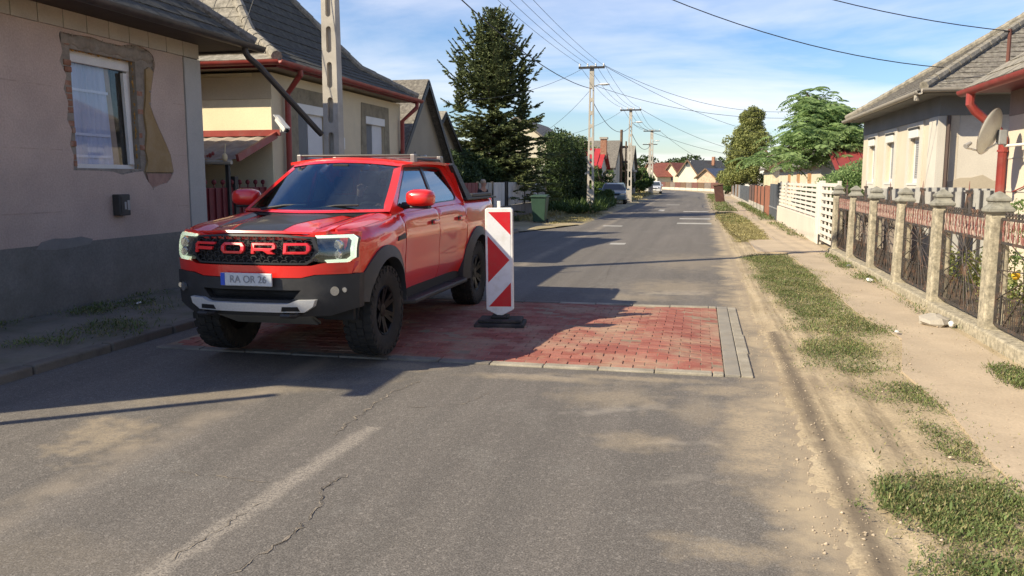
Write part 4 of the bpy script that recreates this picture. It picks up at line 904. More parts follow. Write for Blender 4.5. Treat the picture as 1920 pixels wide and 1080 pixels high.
# ------------------------------------------------------------ right side: house with three windows
beige_R = M('warm_beige_render', (.60, .52, .41), .9, .07, 1.2, .3, 50, dirt=(.46, .37, .27), da=.4, ds=1)
beige_pale = M('pale_pilaster_render', (.60, .56, .49), .9, .06, 1.2, .3, 50, dirt=(.5, .44, .35), da=.4, ds=1)
grey_frieze = M('grey_frieze', (.22, .215, .205), .9, .1, 1.5, .3)
hR = thing('three_window_house', 'beige house with three tall windows and a lichen grey hipped roof on the right', 'house', (8, 22, 0))
XR = 4.6; YR0, YR1 = 18.15, 26.1; ops = []
wins = [(19.62, 20.38), (22.02, 22.78), (24.30, 25.0)]
b = MB(); wall_cells(b, (XR, YR1, 0), (0, -1, 0), (0, 0, 1), YR1 - YR0, 2.95, [(YR1 - c, 1.62, YR1 - a, 2.76) for a, c in wins], .35); b.build('front_wall', beige_R, hR)
b = MB(); b.box((XR + .36, YR0, 0), (13, YR1, 2.95)); b.box((XR + .002, YR0 + .002, 0), (XR + .358, YR0 + .3, 2.95)); b.build('side_wall', M('stained_side_render', (.66, .60, .51), .9, .1, .8, .3, 40, dirt=(.42, .37, .30), da=.7, ds=.9), hR)
# lower damp band with a wavy upper edge on the side wall
lo = [(4.62, .0), (9.5, .0), (9.5, 1.5)] + [(9.5 - 4.88 * k / 24, 1.72 + .05 * math.sin(k * 1.3) + .03 * math.sin(k * 2.9)) for k in range(25)]
b = MB(); surf(b, lo, lambda x, z, o: (x, YR0 - o, z), .006, .005); b.build('damp_band', M('sand_render', (.47, .40, .30), .9, .08, 1.5, .3), hR)
b = MB(); b.box((XR - .05, YR0 - .05, 0), (XR + .001, YR0 + .62, 2.94)); b.box((XR + .002, YR0 - .05, 0), (XR + .10, YR0 - .004, 2.94)); b.build('corner_pilaster', beige_pale, hR)
for a, c in wins:
    b = MB(); surf(b, [(a - .30, 1.40), (c + .30, 1.40), (c + .30, 2.93), (a - .30, 2.93)], lambda y, z, o: (XR - o, y, z), .035, .033, [[(a - .06, 1.58), (c + .06, 1.58), (c + .06, 2.80), (a - .06, 2.80)]]); b.build('window_surround', beige_pale, hR)
    window(hR, (XR, c, 1.62), (0, -1, 0), (0, 0, 1), (-1, 0, 0), c - a, 1.14, white_paint, glass_dark, inset=.07, shutter=.1, slat=1.1, fr=.09, sill=True)
    b = MB(); b.box((XR - .08, a - .04, 2.78), (XR - .037, c + .04, 2.83)); b.build('head_mould', dark_metal, hR)
    for yy in (a - .12, c + .12): MB().tube([(XR - .07, yy, 1.33), (XR + .02, yy, 1.33)], .045, 8).build('vent_hole', dark_metal, hR)
b = MB(); b.box((XR - .02, YR0 - .02, 2.952), (13, YR1 + .02, 3.36)); b.build('frieze', grey_frieze, hR)
er = 3.42; xo = 4.12; yo = 17.55; y9 = 26.2
roof_face(hR, [(xo, y9, er), (xo, yo, er), (8.6, 22.05, 6.25)], tile_grey, True, seed=12, tw=.3, tl=.22)
roof_face(hR, [(xo, yo, er), (14, yo, er), (14, 22.05, 6.25), (8.6, 22.05, 6.25)], tile_grey, True, seed=13, tw=.3, tl=.22)
roof_face(hR, [(14, y9, er), (xo, y9, er), (8.6, 22.05, 6.25), (14, 22.05, 6.25)], tile_grey)
ridge_caps(hR, (xo, yo, er + .05), (8.6, 22.05, 6.3), tile_light, .085); ridge_caps(hR, (xo, y9, er + .05), (8.6, 22.05, 6.3), tile_light, .085); ridge_caps(hR, (8.6, 22.05, 6.3), (14, 22.05, 6.3), tile_light, .11)
b = MB(); b.box((xo + .03, yo + .03, er - .09), (13.9, y9 - .03, er - .05)); b.build('soffit', grey_frieze, hR)
pg = M('pale_zinc_gutter', (.42, .38, .32), .5, .2, 4, .2, 40, dirt=(.25, .2, .16), da=.5, ds=4)
gutter_run([(xo - .06, y9 + .1, er - .03), (xo - .06, yo + .0, er - .03)], .075).build('gutter', pg, hR, smooth=True)
gutter_run([(xo - .05, yo - .07, er - .0), (14, yo - .07, er - .0)], .075).build('gutter', pg, hR, smooth=True)
MB().tube([(xo - .06, yo + .25, er - .1), (xo - .06, yo + .25, er - .2)], .05, 8).build('downpipe', pg, hR, smooth=True)
MB().tube([(XR + .14, YR0 - .09, 2.94), (XR + .14, YR0 - .09, .1)], .035, 8).build('downpipe', M('brown_pipe', (.09, .06, .05), .6, .1), hR, smooth=True)
MB().tube([(5.6, 17.74, 3.45), (5.6, 17.74, 4.50)], .035, 8).build('cable_mast', M('rusty_mast', (.14, .055, .04), .8, .2), hR)
MB().bar((5.5, 17.74, 4.46), (5.68, 17.74, 4.46), .03, .03).build('mast_crossbar', dark_metal, hR)
# annex with a red metal roof between the trees
hA = thing('red_metal_annex', 'low annex with a red metal roof behind the leafy tree on the right', 'outbuilding', (8, 31, 0))
b = MB(); b.box((4.9, 30.2, 0), (11, 33, 1.95)); b.build('wall', M('brown_wall', (.12, .08, .06), .9), hA)
roof_face(hA, [(4.4, 29.6, 2.02), (11.4, 29.6, 2.02), (11.4, 32.4, 2.95), (4.4, 32.4, 2.95)], M('red_metal_roof', (.27, .05, .048), .5, .1, 2, .1))
for k in range(16): MB().bar((4.5 + .43 * k, 29.6, 2.05), (4.5 + .43 * k, 32.4, 2.98), .03, .05).build('roof_seam', bpy.data.materials['red_metal_roof'], hA)
# cream houses behind the trees
hC = thing('long_cream_house', 'long cream house with low roof behind the white slatted fence', 'house', (6.5, 46, 0))
b = MB(); b.box((4.9, 37, 0), (11, 56, 2.35)); b.build('wall', M('cream_white_wall', (.66, .58, .44), .9, .05, 1, .2), hC)
roof_face(hC, [(4.5, 56.5, 2.3), (4.5, 36.5, 2.3), (8, 36.5, 4.2), (8, 56.5, 4.2)], tile_grey); roof_face(hC, [(11.4, 36.5, 2.3), (11.4, 56.5, 2.3), (8, 56.5, 4.2), (8, 36.5, 4.2)], tile_grey)
b = MB(); b.slab([(4.9, 37, 2.35), (11, 37, 2.35), (8, 37, 4.1)], (0, 19, 0)); b.build('gable_wall', beige_R, hC, fixn=True)
for y in (40, 44.5, 49): b = MB(); b.box((4.86, y, .9), (4.897, y + 1.1, 2.0)); b.build('window', M('amber_shutter', (.45, .25, .12), .7), hC)
gable_y('cream_gabled_house', 'cream gabled house behind the thuja on the right', 8.2, 2.9, 66, 9, 2.7, 4.9, M('cream2', (.66, .56, .38), .9), tile_grey)
# near right house
hN = thing('red_gutter_house', 'cream house with red gutter and downpipe at the right edge', 'house', (8, 9, 0))
XN = 4.42; lit = M('bright_cream_render', (.68, .60, .48), .9, .05, 1.2, .25, 60, dirt=(.58, .5, .4), da=.3, ds=1.2)
b = MB(); b.box((XN, 3, 0), (12, 13.75, 2.62)); b.build('wall', lit, hN)
for zz_ in (1.52, 2.0): b = MB(); b.box((XN - .012, 3, zz_), (XN - .001, 13.75, zz_ + .015)); b.build('groove_moulding', beige_pale, hN)
b = MB(); b.box((XN - .01, 3, 2.622), (12, 13.74, 3.0)); b.build('frieze', M('brown_frieze', (.34, .27, .22), .9, .1), hN)
b = MB(); b.box((3.92, 3, 2.98), (12.2, 13.9, 3.02)); b.build('soffit', dark_red, hN)
roof_face(hN, [(3.85, 13.95, 3.06), (3.85, 2.5, 3.06), (8.4, 7.0, 6.4), (8.4, 9.4, 6.4)], tile_light, True, seed=14); roof_face(hN, [(13, 13.95, 3.06), (3.85, 13.95, 3.06), (8.4, 9.4, 6.4)], tile_grey)
gutter_run([(3.84, 14.05, 3.02), (3.84, 2.5, 3.02)], .085).build('gutter', red_gutter, hN, smooth=True)
MB().tube([(3.84, 13.62, 2.95), (3.84, 13.62, 2.80), (3.92, 13.65, 2.70), (4.26, 13.68, 2.42), (4.34, 13.68, 2.30), (4.34, 13.68, .1)], .062, 10).build('downpipe', red_gutter, hN, smooth=True)
for z in (1.0, 2.1): MB().tube([(4.34, 13.68, z), (4.34, 13.68, z + .03)], .075, 10).build('pipe_clip', red_gutter, hN)
b = MB(); b.box((4.36, 11.9, 2.05), (XN - .002, 12.1, 2.25)); b.build('junction_box', galv, hN, bevel=.01)
MB().tube([(XN - .02, 12.6, 2.3), (XN - .03, 12.62, 1.9), (XN - .02, 12.9, 1.6), (XN - .03, 13.3, 1.52)], .01, 6).build('cable', M('red_cable', (.35, .05, .04), .6), hN)
# satellite dish
ds = thing('satellite_dish', 'cream satellite dish on a wall arm in front of the red downpipe', 'satellite dish', (3.98, 12.9, 2.3))
dishm = M('dish_paint', (.66, .65, .60), .45, .06, 3, .1, dirt=(.45, .38, .3), da=.4, ds=4)
prof = [(0.001, .0)] + [(.315 * k / 12, .08 * (k / 12) ** 2) for k in range(1, 13)]
dirn = Vector((-.76, .56, .28)).normalized(); Rq = dirn.to_track_quat('Z', 'Y').to_matrix().to_4x4(); TD = Matrix.Translation((3.99, 12.9, 2.34)) @ Rq
b = MB(); b.T = TD; b.lathe(prof + [(.324, .092), (.328, .085), (.317, .073)] + [(.309 * k / 12, .08 * (k / 12) ** 2 - .008) for k in range(11, 0, -1)] + [(.001, -.008)], n=36); b.build('dish', dishm, ds, smooth=True)
b = MB(); b.T = TD; b.lathe([(.321, .081), (.333, .088), (.321, .095)], n=36); b.build('dish_rim', M('rim_brown', (.30, .22, .18), .6), ds, smooth=True)
b = MB(); b.tube([(4.05, 12.92, 2.28), (4.12, 12.9, 2.16), (4.40, 12.3, 2.18)], .02, 8); b.build('wall_arm', white_paint, ds, smooth=True)
b = MB(); b.box((4.02, 12.84, 2.18), (4.12, 12.98, 2.38)); b.build('mount', galv, ds, bevel=.01)
p0_ = TD @ Vector((0, -.29, .07)); p1_ = Vector((3.58, 12.72, 2.13))
b = MB(); b.tube([p0_, p1_], .014, 8); b.tube([Vector((4.02, 12.9, 2.2)), p0_], .014, 8); b.build('lnb_arm', white_paint, ds, smooth=True)
b = MB(); b.tube([p1_ + Vector((-.02, -.02, .02)), p1_ + Vector((.06, .04, .07))], [.035, .025], 10); b.build('lnb', M('lnb_grey', (.35, .33, .31), .5), ds, smooth=True)
# ============================================================ RED PICKUP
TX, TY, TZ = -3.72, 7.22, .055
truck = thing('pickup_truck', 'red double cab pickup with black bonnet stripes and lit headlamps on the speed table', 'pickup truck', (0, 0, 0))
paint = N('red_car_paint'); paint.set(col=paint.mix(paint.ramp(paint.noise(2.5, det=5), [(.5, 0), (.75, .1)]), (.74, .020, .014), (.56, .08, .05)), rough=.28, coat=.9, spec=.5, metal=.0); paint.b.inputs['Coat Roughness'].default_value = .04; paint = paint.m
decal = M('black_stripe_vinyl', (.028, .028, .026), .38, .1, 4, 0, coat=.2, fine=0)
trim = M('black_moulding', (.03, .03, .032), .55, .15, 6, .15, 200, dirt=(.10, .085, .07), da=.35, ds=3)
flare_m = M('grey_wheel_arch', (.045, .046, .05), .5, .12, 5, .1, 150, dirt=(.12, .10, .08), da=.4, ds=3)
rubber = M('tyre_rubber', (.022, .021, .02), .85, .2, 8, .3, 120, dirt=(.09, .075, .06), da=.5, ds=6)
rimm = M('dark_alloy', (.028, .028, .03), .45, .1, 5, 0, metal=.8)
silver = M('silver_skid_plate', (.70, .70, .70), .38, .06, 4, 0, metal=.35)
tglass = glassmat('truck_windscreen_glass', (.66, .73, .74), .04, .015)
sglass = glassmat('truck_side_glass', (.35, .38, .40), .16, .015)
interior = M('cabin_dark', (.022, .022, .024), .8, .1, 4, 0)
rack_dark = M('rack_dark', (.07, .066, .062), .4, .1, 5, 0, metal=.4)
chromeish = M('rack_silver', (.26, .245, .235), .45, .1, 5, 0, metal=.5)
def emis(name, col, st):
    q = N(name); q.set(col=(.8, .8, .8), rough=.2); q.put(q.b.inputs['Emission Color'], col); q.b.inputs['Emission Strength'].default_value = st; return q.m
drl = emis('running_light', (.80, .92, .60), .62)
red_letter = N('red_grille_letter'); red_letter.set(col=(.60, .015, .02), rough=.3, coat=.6); red_letter.put(red_letter.b.inputs['Emission Color'], (1, .02, .03)); red_letter.b.inputs['Emission Strength'].default_value = .03; red_letter = red_letter.m  # slight glow put into the letter colour; the letters are no lamp
lamp_dark = M('lamp_housing', (.05, .05, .055), .25, .1, 6, 0)
projector = M('lamp_chrome', (.6, .6, .62), .15, .05, 6, 0, metal=.9)
clear = glassmat('lamp_cover', (.9, .92, .92), .04, .01)
WB = 3.27
def lerp(a, b, t): return a + (b - a) * t
def interp(x, xs, ys):
    return float(np.interp(x, xs, ys))
def belt_z(y): return interp(y, [-.80, -.3, .3, .9, 2.7, 2.9, 4.4], [1.15, 1.19, 1.24, 1.285, 1.315, 1.33, 1.33])
def side_x(y, z):
    """half width of the body side"""
    base = .925 - .015 * ((z - .95) / .3) ** 2
    if z < .62: base -= (.62 - z) * .22
    base += .012 * math.exp(-((z - 1.04) / .035) ** 2) - .012 * math.exp(-((z - .80) / .10) ** 2) * (1 if .6 < y < 2.8 else .3)
    # swollen arches
    for wy in (0, WB): base += .045 * math.exp(-((y - wy) / .62) ** 4) * math.exp(-((z - .80) / .42) ** 4)
    if y < -.25: base -= .30 * ((-y - .25) / .65) ** 2.3
    if y > 4.1: base -= .05 * ((y - 4.1) / .35) ** 2
    bz = belt_z(y)
    if z > bz - .05: base -= .05 * min(1, ((z - bz + .05) / .05)) ** 2
    if z > bz: base -= (z - bz) * .20
    return base
def SD(s): return lambda y, z, o: (s * (side_x(y, z) + o), y, z)
def hood_z(x, y):
    ax = abs(x); b = interp(y, [-.86, -.78, -.55, 0, .5, .9], [1.09, 1.145, 1.19, 1.24, 1.285, 1.30])
    b += .022 * max(0, 1 - (ax / .40) ** 4) * min(1, (y + .9) / .3) - .018 * math.exp(-((ax - .52) / .05) ** 2)
    b += .012 * math.exp(-((ax - .70) / .10) ** 2)
    if ax > .74:
        t = (ax - .74) / .19; b -= (b - (belt_z(y) - .0)) * min(1, t) ** 2 + .0
    return b
def HD(x, y, o): return (x, y, hood_z(x, y) + o)
def front_y(x, z):
    ax = abs(x); y = -.90 + .30 * (ax / .95) ** 3.0
    if z > 1.02: y += (z - 1.02) * .45
    if z < .80: y += .0
    if z < .55: y += (.55 - z) * .35
    return y
def FR(x, z, o): return (x, front_y(x, z) - o, z)
def mir(L): return [(-a, b) for a, b in L][::-1]
def arch(cy, r, a0, a1, n=18, zc=.43): return [(cy + r * math.cos(math.radians(a)), zc + r * math.sin(math.radians(a))) for a in np.linspace(a0, a1, n)]
A1 = .52
def side_part(name, outline, m, s, off=0, thick=.03, holes=(), step=.07, parent=None, smooth=True, dens=.09):
    b = MB(); surf(b, outline, SD(s), off, thick, holes, step=step, dens=dens); return b.build(name, m, parent or truck, smooth=smooth, fixn=True, angle=50)
# front fender: from the nose to the door, cut by the wheel arch
for s in (-1, 1):
    fa = arch(0, A1, 172, 8)          # over the wheel, front to rear
    fend = [(-.74, .80)] + [(-.72, 1.00), (-.70, belt_z(-.70) - .004)] + [(y, belt_z(y) - .002) for y in np.linspace(-.5, .56, 8)] + [(.60, 1.0), (.60, .50)] + fa[::-1][:1] + fa[::-1]
    fend = [(-.66, .80), (-.66, belt_z(-.66) - .004)] + [(y, belt_z(y) - .002) for y in np.linspace(-.5, .60, 9)] + [(.62, .44)] + [p for p in fa[::-1] if p[0] < .60] + [(-.60, .62), (-.66, .64)]
    side_part('front_fender', fend, paint, s)
    door1 = [(.63, .46), (.63, belt_z(.63)), (.9, belt_z(.9)), (1.76, belt_z(1.76)), (1.76, .44)]
    door2 = [(1.775, .44), (1.775, belt_z(1.775)), (2.78, belt_z(2.78)), (2.80, 1.05), (2.78, .86)] + [p for p in arch(WB, .56, 162, 205, 8) if p[1] > .44] + [(2.72, .44)]
    door2 = [(1.775, .44), (1.775, belt_z(1.775)), (2.80, belt_z(2.80)), (2.80, .78), (2.76, .62), (2.69, .52), (2.66, .44)]
    d1 = side_part('front_door', door1, paint, s); d2 = side_part('rear_door', door2, paint, s)
    ba = arch(WB, A1, 172, 0)
    bed = [(2.815, .80), (2.815, 1.335)] + [(y, 1.335) for y in np.linspace(3, 4.42, 7)] + [(4.44, 1.0), (4.43, .62), (3.90, .55)] + [p for p in ba[::-1] if p[1] > .5] + [(2.79, .64)]
    side_part('bed_side', bed, paint, s)
    side_part('sill', [(.60, .36), (.60, .43), (2.68, .43), (2.68, .36)], trim, s, -.005)
    # handles
    for dd, yy in ((d1, 1.56), (d2, 2.58)):
        b = MB(); zc = 1.13
        b.T = None
        surf(b, [(yy - .11, zc - .018), (yy - .10, zc + .018), (yy + .10, zc + .022), (yy + .115, zc + .002), (yy + .10, zc - .018)], SD(s), .05, .022, step=.05); b.build('handle', paint, dd, smooth=True, bevel=.006)
        b = MB(); surf(b, [(yy - .08, zc - .03), (yy - .08, zc + .026), (yy + .08, zc + .03), (yy + .08, zc - .03)], SD(s), .003, .004, step=.05); b.build('handle_cup', decal, dd, smooth=True)
    # wheel arch flares
    for cy, nm in ((0, 'front'), (WB, 'rear')):
        lo, hi_ = (168, -2) if cy == 0 else (188, -8)
        inn = arch(cy, .455, lo, hi_, 26); outl = arch(cy, .565, lo, hi_, 26)
        outl = [(p[0] + (0.03 if p[0] > cy else -.03) * abs(math.cos(math.atan2(p[1] - .43, p[0] - cy))), p[1]) for p in outl]
        poly = inn + outl[::-1]
        b = MB(); surf(b, poly, lambda y, z, o: (s * (side_x(y, max(z, .62)) + o + .03 - .09 * max(0, (math.hypot(y - cy, z - .43) - .50)) / .10 * .6), y, z), .03, .13, dens=.05); b.build('wheel_arch', flare_m, truck, smooth=True, fixn=True, angle=50)
        # liner
        rows = []
        for a in np.linspace(-8, 188, 20):
            ca, sa = math.cos(math.radians(a)), math.sin(math.radians(a)); rows.append([(s * .88, cy + .50 * ca, .43 + .50 * sa), (s * .52, cy + .50 * ca, .43 + .50 * sa)])
        MB().grid(rows).build('arch_liner', interior, truck, smooth=True)
    # side vent badge on fender
    b = MB(); surf(b, [(.30, 1.01), (.32, 1.05), (.56, 1.07), (.57, 1.02)], SD(s), .012, .012, step=.06); b.build('fender_vent', trim, truck, smooth=True)
# bonnet and wing tops
b = MB(); hood_out = [(-.735, -.62), (-.70, -.74), (-.5, -.80), (-.25, -.825), (0, -.83), (.25, -.825), (.5, -.80), (.70, -.74), (.735, -.62), (.745, .1), (.74, .32), (.5, .20), (.25, .135), (0, .115), (-.25, .135), (-.5, .20), (-.74, .32), (-.745, .1)]
surf(b, hood_out, HD, 0, .03, step=.055, dens=.06); hood = b.build('bonnet', paint, truck, smooth=True, fixn=True, angle=50)
for s in (-1, 1):
    wt = [(.75, -.60), (.752, .1), (.748, .56), (.60 + .10, .62), (.78, .70), (.872, .70), (.872, .1), (.872, -.3), (.855, -.45), (.80, -.60)]
    def WT(x, y, o):
        # outer strip reaches down to the side panel shoulder
        t = (x - .75) / .125; xs_ = side_x(y, belt_z(y) - .002)
        X = .75 + (xs_ - .75) * max(0, min(1, t)); return (s * X, y, hood_z(.745, y) * (1 - max(0, t) ** 2) + belt_z(y) * max(0, t) ** 2 + o)
    b = MB(); surf(b, [(.755, -.66), (.755, .66), (.875, .68), (.875, -.66)], WT, 0, .03, step=.05, dens=.07); b.build('wing_top', paint, truck, smooth=True, fixn=True, angle=50)
    # hood groove vents (black)
    b = MB(); surf(b, [(.50 * s, -.56), (.54 * s, -.56), (.66 * s, .25), (.56 * s, .21)] if s > 0 else [(-.56, .21), (-.66, .25), (-.54, -.56), (-.50, -.56)], HD, .003, .002, step=.05, dens=.08); b.build('bonnet_stripe', decal, hood, smooth=True)
b = MB(); surf(b, [(-.25, -.822), (0, -.826), (.25, -.822), (.31, -.3), (.42, .17), (.25, .13), (0, .11), (-.25, .13), (-.42, .17), (-.31, -.3)], HD, .003, .002, step=.05, dens=.08); b.build('bonnet_stripe', decal, hood, smooth=True)
b = MB(); surf(b, [(-.76, .27), (-.5, .16), (0, .08), (.5, .16), (.76, .27), (.86, .55), (0, .32), (-.86, .55)], lambda x, y, o: (x, y, 1.272 + o), 0, .02, step=.1); b.build('cowl', trim, truck, smooth=True)
for x0 in (-.55, .05): MB().tube([(x0, .22, 1.31), (x0 + .25, .25, 1.345), (x0 + .5, .28, 1.35)], .012, 6).build('wiper', black_plastic, truck, smooth=True)
# nose: black grille surround
gr = [(-.60, .915), (-.55, .885), (.55, .885), (.60, .915), (.66, 1.0), (.60, 1.115), (.30, 1.135), (-.30, 1.135), (-.60, 1.115), (-.66, 1.0)]
b = MB(); surf(b, gr, FR, -.05, .06, step=.09, dens=.1); grille = b.build('grille', interior, truck, smooth=True, fixn=True)
gin = [(-.575, .925), (-.53, .90), (.53, .90), (.575, .925), (.62, 1.0), (.58, 1.10), (.30, 1.118), (-.30, 1.118), (-.58, 1.10), (-.62, 1.0)]
b = MB(); surf(b, gr, FR, .004, .05, [gin], dens=.08); b.build('grille_frame', trim, grille, smooth=True, fixn=True)
def hexbar(cx, cz, w, h, t):
    return
hb_ = MB(); w_, h_ = .085, .042
for j in range(7):
    for i in range(-8, 9):
        x = i * w_ + (w_ / 2 if j % 2 else 0); z = .905 + j * .034
        if not inpoly((x, z), gin): continue
        for (dx0, dz0, dx1, dz1) in ((-.030, 0, -.014, .015), (-.014, .015, .020, .015), (.020, .015, .034, 0), (-.030, 0, -.014, -.012)):
            p = FR(x + dx0, z + dz0, -.012); q = FR(x + dx1, z + dz1, -.012); hb_.bar(p, q, .014, .007)
hb_.build('grille_mesh', trim, grille, kind='stuff')
# letters
def rr(x0, z0, x1, z1, c=.018): return [(x0 + c, z0), (x1 - c, z0), (x1, z0 + c), (x1, z1 - c), (x1 - c, z1), (x0 + c, z1), (x0, z1 - c), (x0, z0 + c)]
def letter(ch, x0):
    w, z0, z1, t = .240, .975, 1.068, .025; X = lambda a: x0 + a * w
    if ch == 'F': out, h = [(X(0), z0), (X(0) + t * 1.3, z0), (X(0) + t * 1.3, z0 + .028), (X(.86), z0 + .028), (X(.90), z0 + .055), (X(0) + t * 1.3, z0 + .055), (X(0) + t * 1.3, z1 - t * .8), (X(.97), z1 - t * .8), (X(1), z1), (X(0) + .02, z1), (X(0), z1 - .02)], []
    elif ch == 'O': out, h = rr(X(0), z0, X(1), z1, .028), [rr(X(0) + t * 1.4, z0 + t * .85, X(1) - t * 1.4, z1 - t * .85, .012)]
    elif ch == 'D': out, h = [(X(0), z0), (X(1) - .03, z0), (X(1), z0 + .03), (X(1), z1 - .03), (X(1) - .03, z1), (X(0), z1)], [[(X(0) + t * 1.3, z0 + t * .85), (X(1) - t * 1.6, z0 + t * .85), (X(1) - t * 1.3, z0 + t * 1.1), (X(1) - t * 1.3, z1 - t * 1.1), (X(1) - t * 1.6, z1 - t * .85), (X(0) + t * 1.3, z1 - t * .85)]]
    else: out, h = [(X(0), z0), (X(0) + t * 1.3, z0), (X(0) + t * 1.3, z0 + .026), (X(.50), z0 + .026), (X(.70), z0), (X(.98), z0), (X(.80), z0 + .028), (X(1), z0 + .045), (X(1), z1 - .022), (X(1) - .022, z1), (X(0), z1)], [[(X(0) + t * 1.3, z0 + .050), (X(1) - t * 1.2, z0 + .050), (X(1) - t * 1.2, z1 - t * .75), (X(0) + t * 1.3, z1 - t * .75)]]
    b = MB(); surf(b, out, FR, .03, .03, h, dens=.06); b.build('letter', red_letter, grille, fixn=True, bevel=.003)
for k, ch in enumerate('FORD'): letter(ch, -.585 + k * .312)
# red bumper band below the grille
for nm, poly, m, off, th in (
    ('bumper_band', [(-.90, .80), (-.62, .80), (-.50, .775), (.50, .775), (.62, .80), (.90, .80), (.93, .90), (.70, .90), (.585, .875), (-.585, .875), (-.70, .90), (-.93, .90)], paint, .012, .08),
    ('nose_strip', [(-.62, 1.138), (-.30, 1.145), (.30, 1.145), (.62, 1.138), (.62, 1.152), (.3, 1.165), (-.3, 1.165), (-.62, 1.152)], paint, -.01, .04),
    ('lower_bumper', [(-.95, .50), (-.72, .44), (.72, .44), (.95, .50), (.96, .795), (.63, .795), (.50, .770), (-.50, .770), (-.63, .795), (-.96, .795)], trim, .02, .10)):
    b = MB(); holes = [[(-.42, .585), (.42, .585), (.50, .67), (-.50, .67)]] if nm == 'lower_bumper' else []
    surf(b, poly, FR, off, th, holes, step=.09, dens=.1); b.build(nm, m, truck, smooth=True, fixn=True)
b = MB(); surf(b, [(-.52, .58), (.52, .58), (.52, .68), (-.52, .68)], FR, -.06, .02, step=.1); b.build('lower_grille', interior, truck)
skid = [(-.62, .535), (-.54, .485), (.54, .485), (.62, .535), (.64, .59), (.48, .59), (.40, .56), (-.40, .56), (-.48, .59), (-.64, .59)]
b = MB(); surf(b, skid, FR, .075, .06, step=.09, dens=.08); b.build('skid_plate', silver, truck, smooth=True, fixn=True, angle=30)
b = MB(); b.add([(-.52, -.78, .45), (.52, -.78, .45), (.44, -.45, .30), (-.44, -.45, .30)], [(0, 1, 2, 3)]); b.slab([(-.52, -.80, .46), (.52, -.80, .46), (.44, -.40, .30), (-.44, -.40, .30)], (0, 0, .02)); b.build('under_guard', M('under_guard_grey', (.22, .22, .21), .6, .1), truck)
for s in (-1, 1):
    q_ = MB(); surf(q_, [(s * .42 - .085, .495), (s * .42 + .085, .495), (s * .42 + .07, .535), (s * .42 - .07, .535)], FR, .079, .006); q_.build('tow_recess', black_plastic, truck)
    MB().tube([(s * .36, -.80, .47), (s * .36, -.97, .46), (s * .38, -1.02, .47), (s * .46, -1.02, .47), (s * .48, -.97, .46), (s * .48, -.80, .47)], .018, 8).build('tow_hook', black_plastic, truck, smooth=True)
    b = MB(); c = FR(s * .78, .66, .03); b.tube([c, (c[0] + s * .01, c[1] - .02, c[2])], .04, 14); b.tube([FR(s * .86, .665, .035), FR(s * .86, .665, .05)], .022, 12); fog = b.build('fog_lamp', projector, truck, smooth=True)
    # fender end closure in front (red corner under headlamp / above)
    b = MB(); P_ = [(s * .60, 1.12), (s * .62, 1.16), (s * .90, 1.165), (s * .915, 1.14), (s * .90, .90), (s * .955, .90), (s * .955, 1.17), (s * .6, 1.185)]
    # headlamp body
    o_ = [(.585, .925), (.66, .905), (.87, .895), (.925, .93), (.93, 1.10), (.90, 1.135), (.62, 1.13), (.66, 1.0)]
    o_ = [(s * a, c_) for a, c_ in o_]; o_ = o_ if s > 0 else o_[::-1]
    b = MB(); surf(b, o_, FR, -.03, .05, step=.06, dens=.06); hl = b.build('headlight', lamp_dark, truck, smooth=True, fixn=True)
    cs = [(.70, .922), (.72, .898), (.875, .898), (.925, .935), (.93, 1.10), (.895, 1.132), (.61, 1.128), (.63, 1.105), (.875, 1.105), (.898, 1.08), (.895, .95), (.865, .925)]
    cs = [(s * a, c_) for a, c_ in cs]; cs = cs if s > 0 else cs[::-1]
    b = MB(); surf(b, cs, FR, .012, .04, dens=.05); b.build('light_strip', drl, hl, smooth=True, fixn=True)
    for (x, z, r_) in ((.80, 1.045, .045), (.80, .965, .038)):
        c = Vector(FR(s * x, z, -.012)); MB().tube([c + Vector((0, .02, 0)), c + Vector((0, -.012, 0)), c + Vector((0, -.02, 0))], [r_, r_, r_ * .8], 16).build('projector', projector, hl, smooth=True)
    b = MB(); surf(b, [(s * a, c_) for a, c_ in ([(.66, .94), (.74, .94), (.74, 1.09), (.64, 1.09)] if s > 0 else [(.64, 1.09), (.74, 1.09), (.74, .94), (.66, .94)])], FR, -.02, .02); b.build('lamp_bezel', trim, hl)
    b = MB(); surf(b, o_, FR, .016, .003, step=.06, dens=.06); b.build('lamp_cover', clear, hl, smooth=True)
    # red corner skin around the lamp
    co = [(.935, .80), (.995, .80), (.995, 1.15), (.90, 1.16), (.60, 1.155), (.60, 1.135), (.90, 1.14), (.935, 1.11)]
    def CR(x, z, o):
        ax = min(abs(x), .96); return (math.copysign(ax * .962, x), front_y(ax * .97, z) - o + max(0, abs(x) - .955) * 1.6, z)
    co = [(s * a, c_) for a, c_ in co]; co = co if s > 0 else co[::-1]
    b = MB(); surf(b, co, CR, .0, .04, dens=.05); b.build('corner_skin', paint, truck, smooth=True, fixn=True)
b = MB(); b.box((-.85, -.62, .50), (.85, -.50, 1.10)); b.build('radiator_block', interior, truck)
